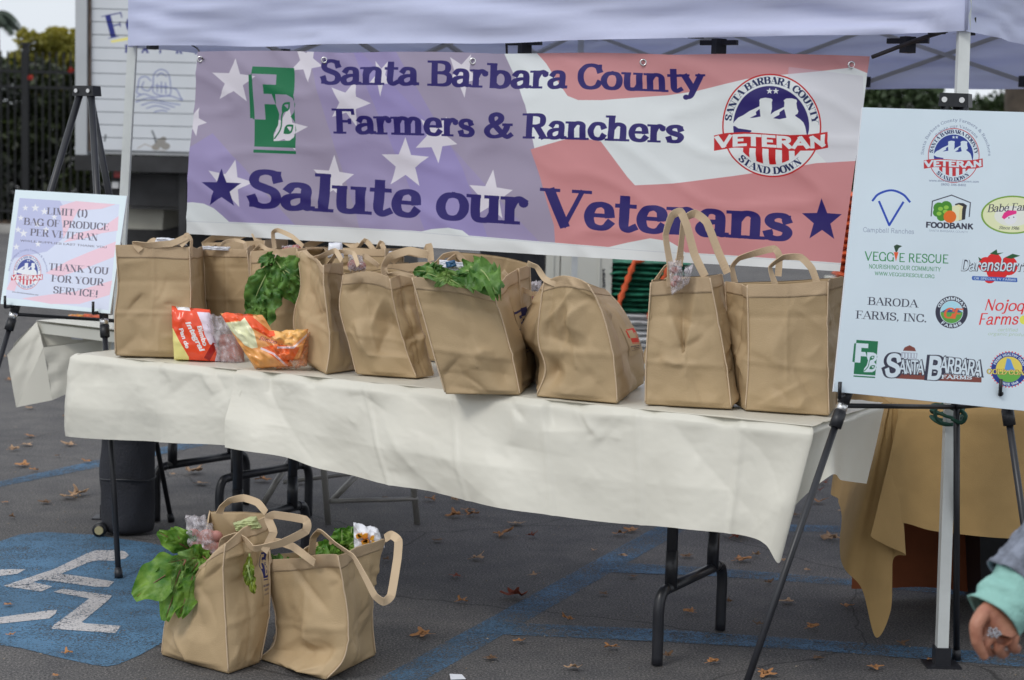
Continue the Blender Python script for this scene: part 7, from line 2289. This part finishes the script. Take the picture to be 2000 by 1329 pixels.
sleeve('mint_cuff', wr + cuffd * -.040, wr + cuffd * .055, .050, .052, M_teal, 3, .10, 22, .006)
sleeve('grey_sleeve', wr + cuffd * .030, elb + cuffd * .02, .060, .070, M_grayk, 5, .16, 40, .0)
jp = [Vector((bxx, 3.25, .86)), Vector((bxx, 3.25, 1.10)), Vector((bxx, 3.23, 1.30)), Vector((bxx, 3.22, 1.40)), sho, elb, elb.lerp(wr, .25), Vector((bxx + .19, 3.25, 1.30)), Vector((bxx + .26, 3.3, 1.02)), Vector((bxx + .245, 3.22, .84))]
skin('grey_jacket', jp, [(0, 1), (1, 2), (2, 3), (2, 4), (4, 5), (5, 6), (2, 7), (7, 8), (8, 9)], [.19, .165, .165, .075, .075, .062, .058, .075, .058, .05], M_grayk, pe)
tp = [Vector((bxx, 3.25, .93)), Vector((bxx - .09, 3.22, .80)), Vector((bxx - .10, 3.12, .46)), Vector((bxx - .10, 3.22, .12)), Vector((bxx + .09, 3.28, .80)), Vector((bxx + .10, 3.30, .46)), Vector((bxx + .10, 3.42, .13))]
skin('trousers', tp, [(0, 1), (1, 2), (2, 3), (0, 4), (4, 5), (5, 6)], [.165, .105, .075, .065, .105, .075, .065], M_jean, pe)
hd_ = Vector((bxx, 3.18, 1.60))
V = []
for j in range(17):
    for i in range(24):
        a_, b_ = math.pi * j / 16, 2 * math.pi * i / 24
        r_ = .105 * (1 + .06 * float(vnoise(math.cos(b_) * 3, math.sin(b_) * 3, a_ * 3, 3)))
        y_ = math.sin(a_) * math.sin(b_)
        V.append(hd_ + Vector((math.sin(a_) * math.cos(b_) * r_, max(-.35, y_) * r_ + .02, math.cos(a_) * r_ * 1.15 + (.0 if y_ > -.3 else .03))))
mesh('hair', V, [(j * 24 + i, j * 24 + (i + 1) % 24, (j + 1) * 24 + (i + 1) % 24, (j + 1) * 24 + i) for j in range(16) for i in range(24)], M_hair, pe)
for fx in (-.10, .10):
    c = Vector((bxx + fx, 3.10 if fx < 0 else 3.31, 0))
    MB().add(box(c + Vector((0, .04, 0)), .085, .25, .03)).add(box(c + Vector((0, .05, .03)), .075, .20, .045)).build('shoe', M_blackp, pe)
# the ring: a cluster of pale stones on the ring finger
rc = hp(1943, 1238, -.036)
T = MB()
for q in range(15):
    a_ = q * 2.4; r_ = .0019 * math.sqrt(q) * 1.25
    cc_ = rc + Vector((r_ * math.cos(a_) * 1.3, .0004 * q, r_ * math.sin(a_)))
    ns_ = 6
    Vs = [cc_ + Vector((math.sin(math.pi * j / ns_) * math.cos(2 * math.pi * i / 8), math.sin(math.pi * j / ns_) * math.sin(2 * math.pi * i / 8), math.cos(math.pi * j / ns_))) * .0026 for j in range(ns_ + 1) for i in range(8)]
    T.add((Vs, [(j * 8 + i, j * 8 + (i + 1) % 8, (j + 1) * 8 + (i + 1) % 8, (j + 1) * 8 + i) for j in range(ns_) for i in range(8)]))
T.build('ring', M_ring, pe)
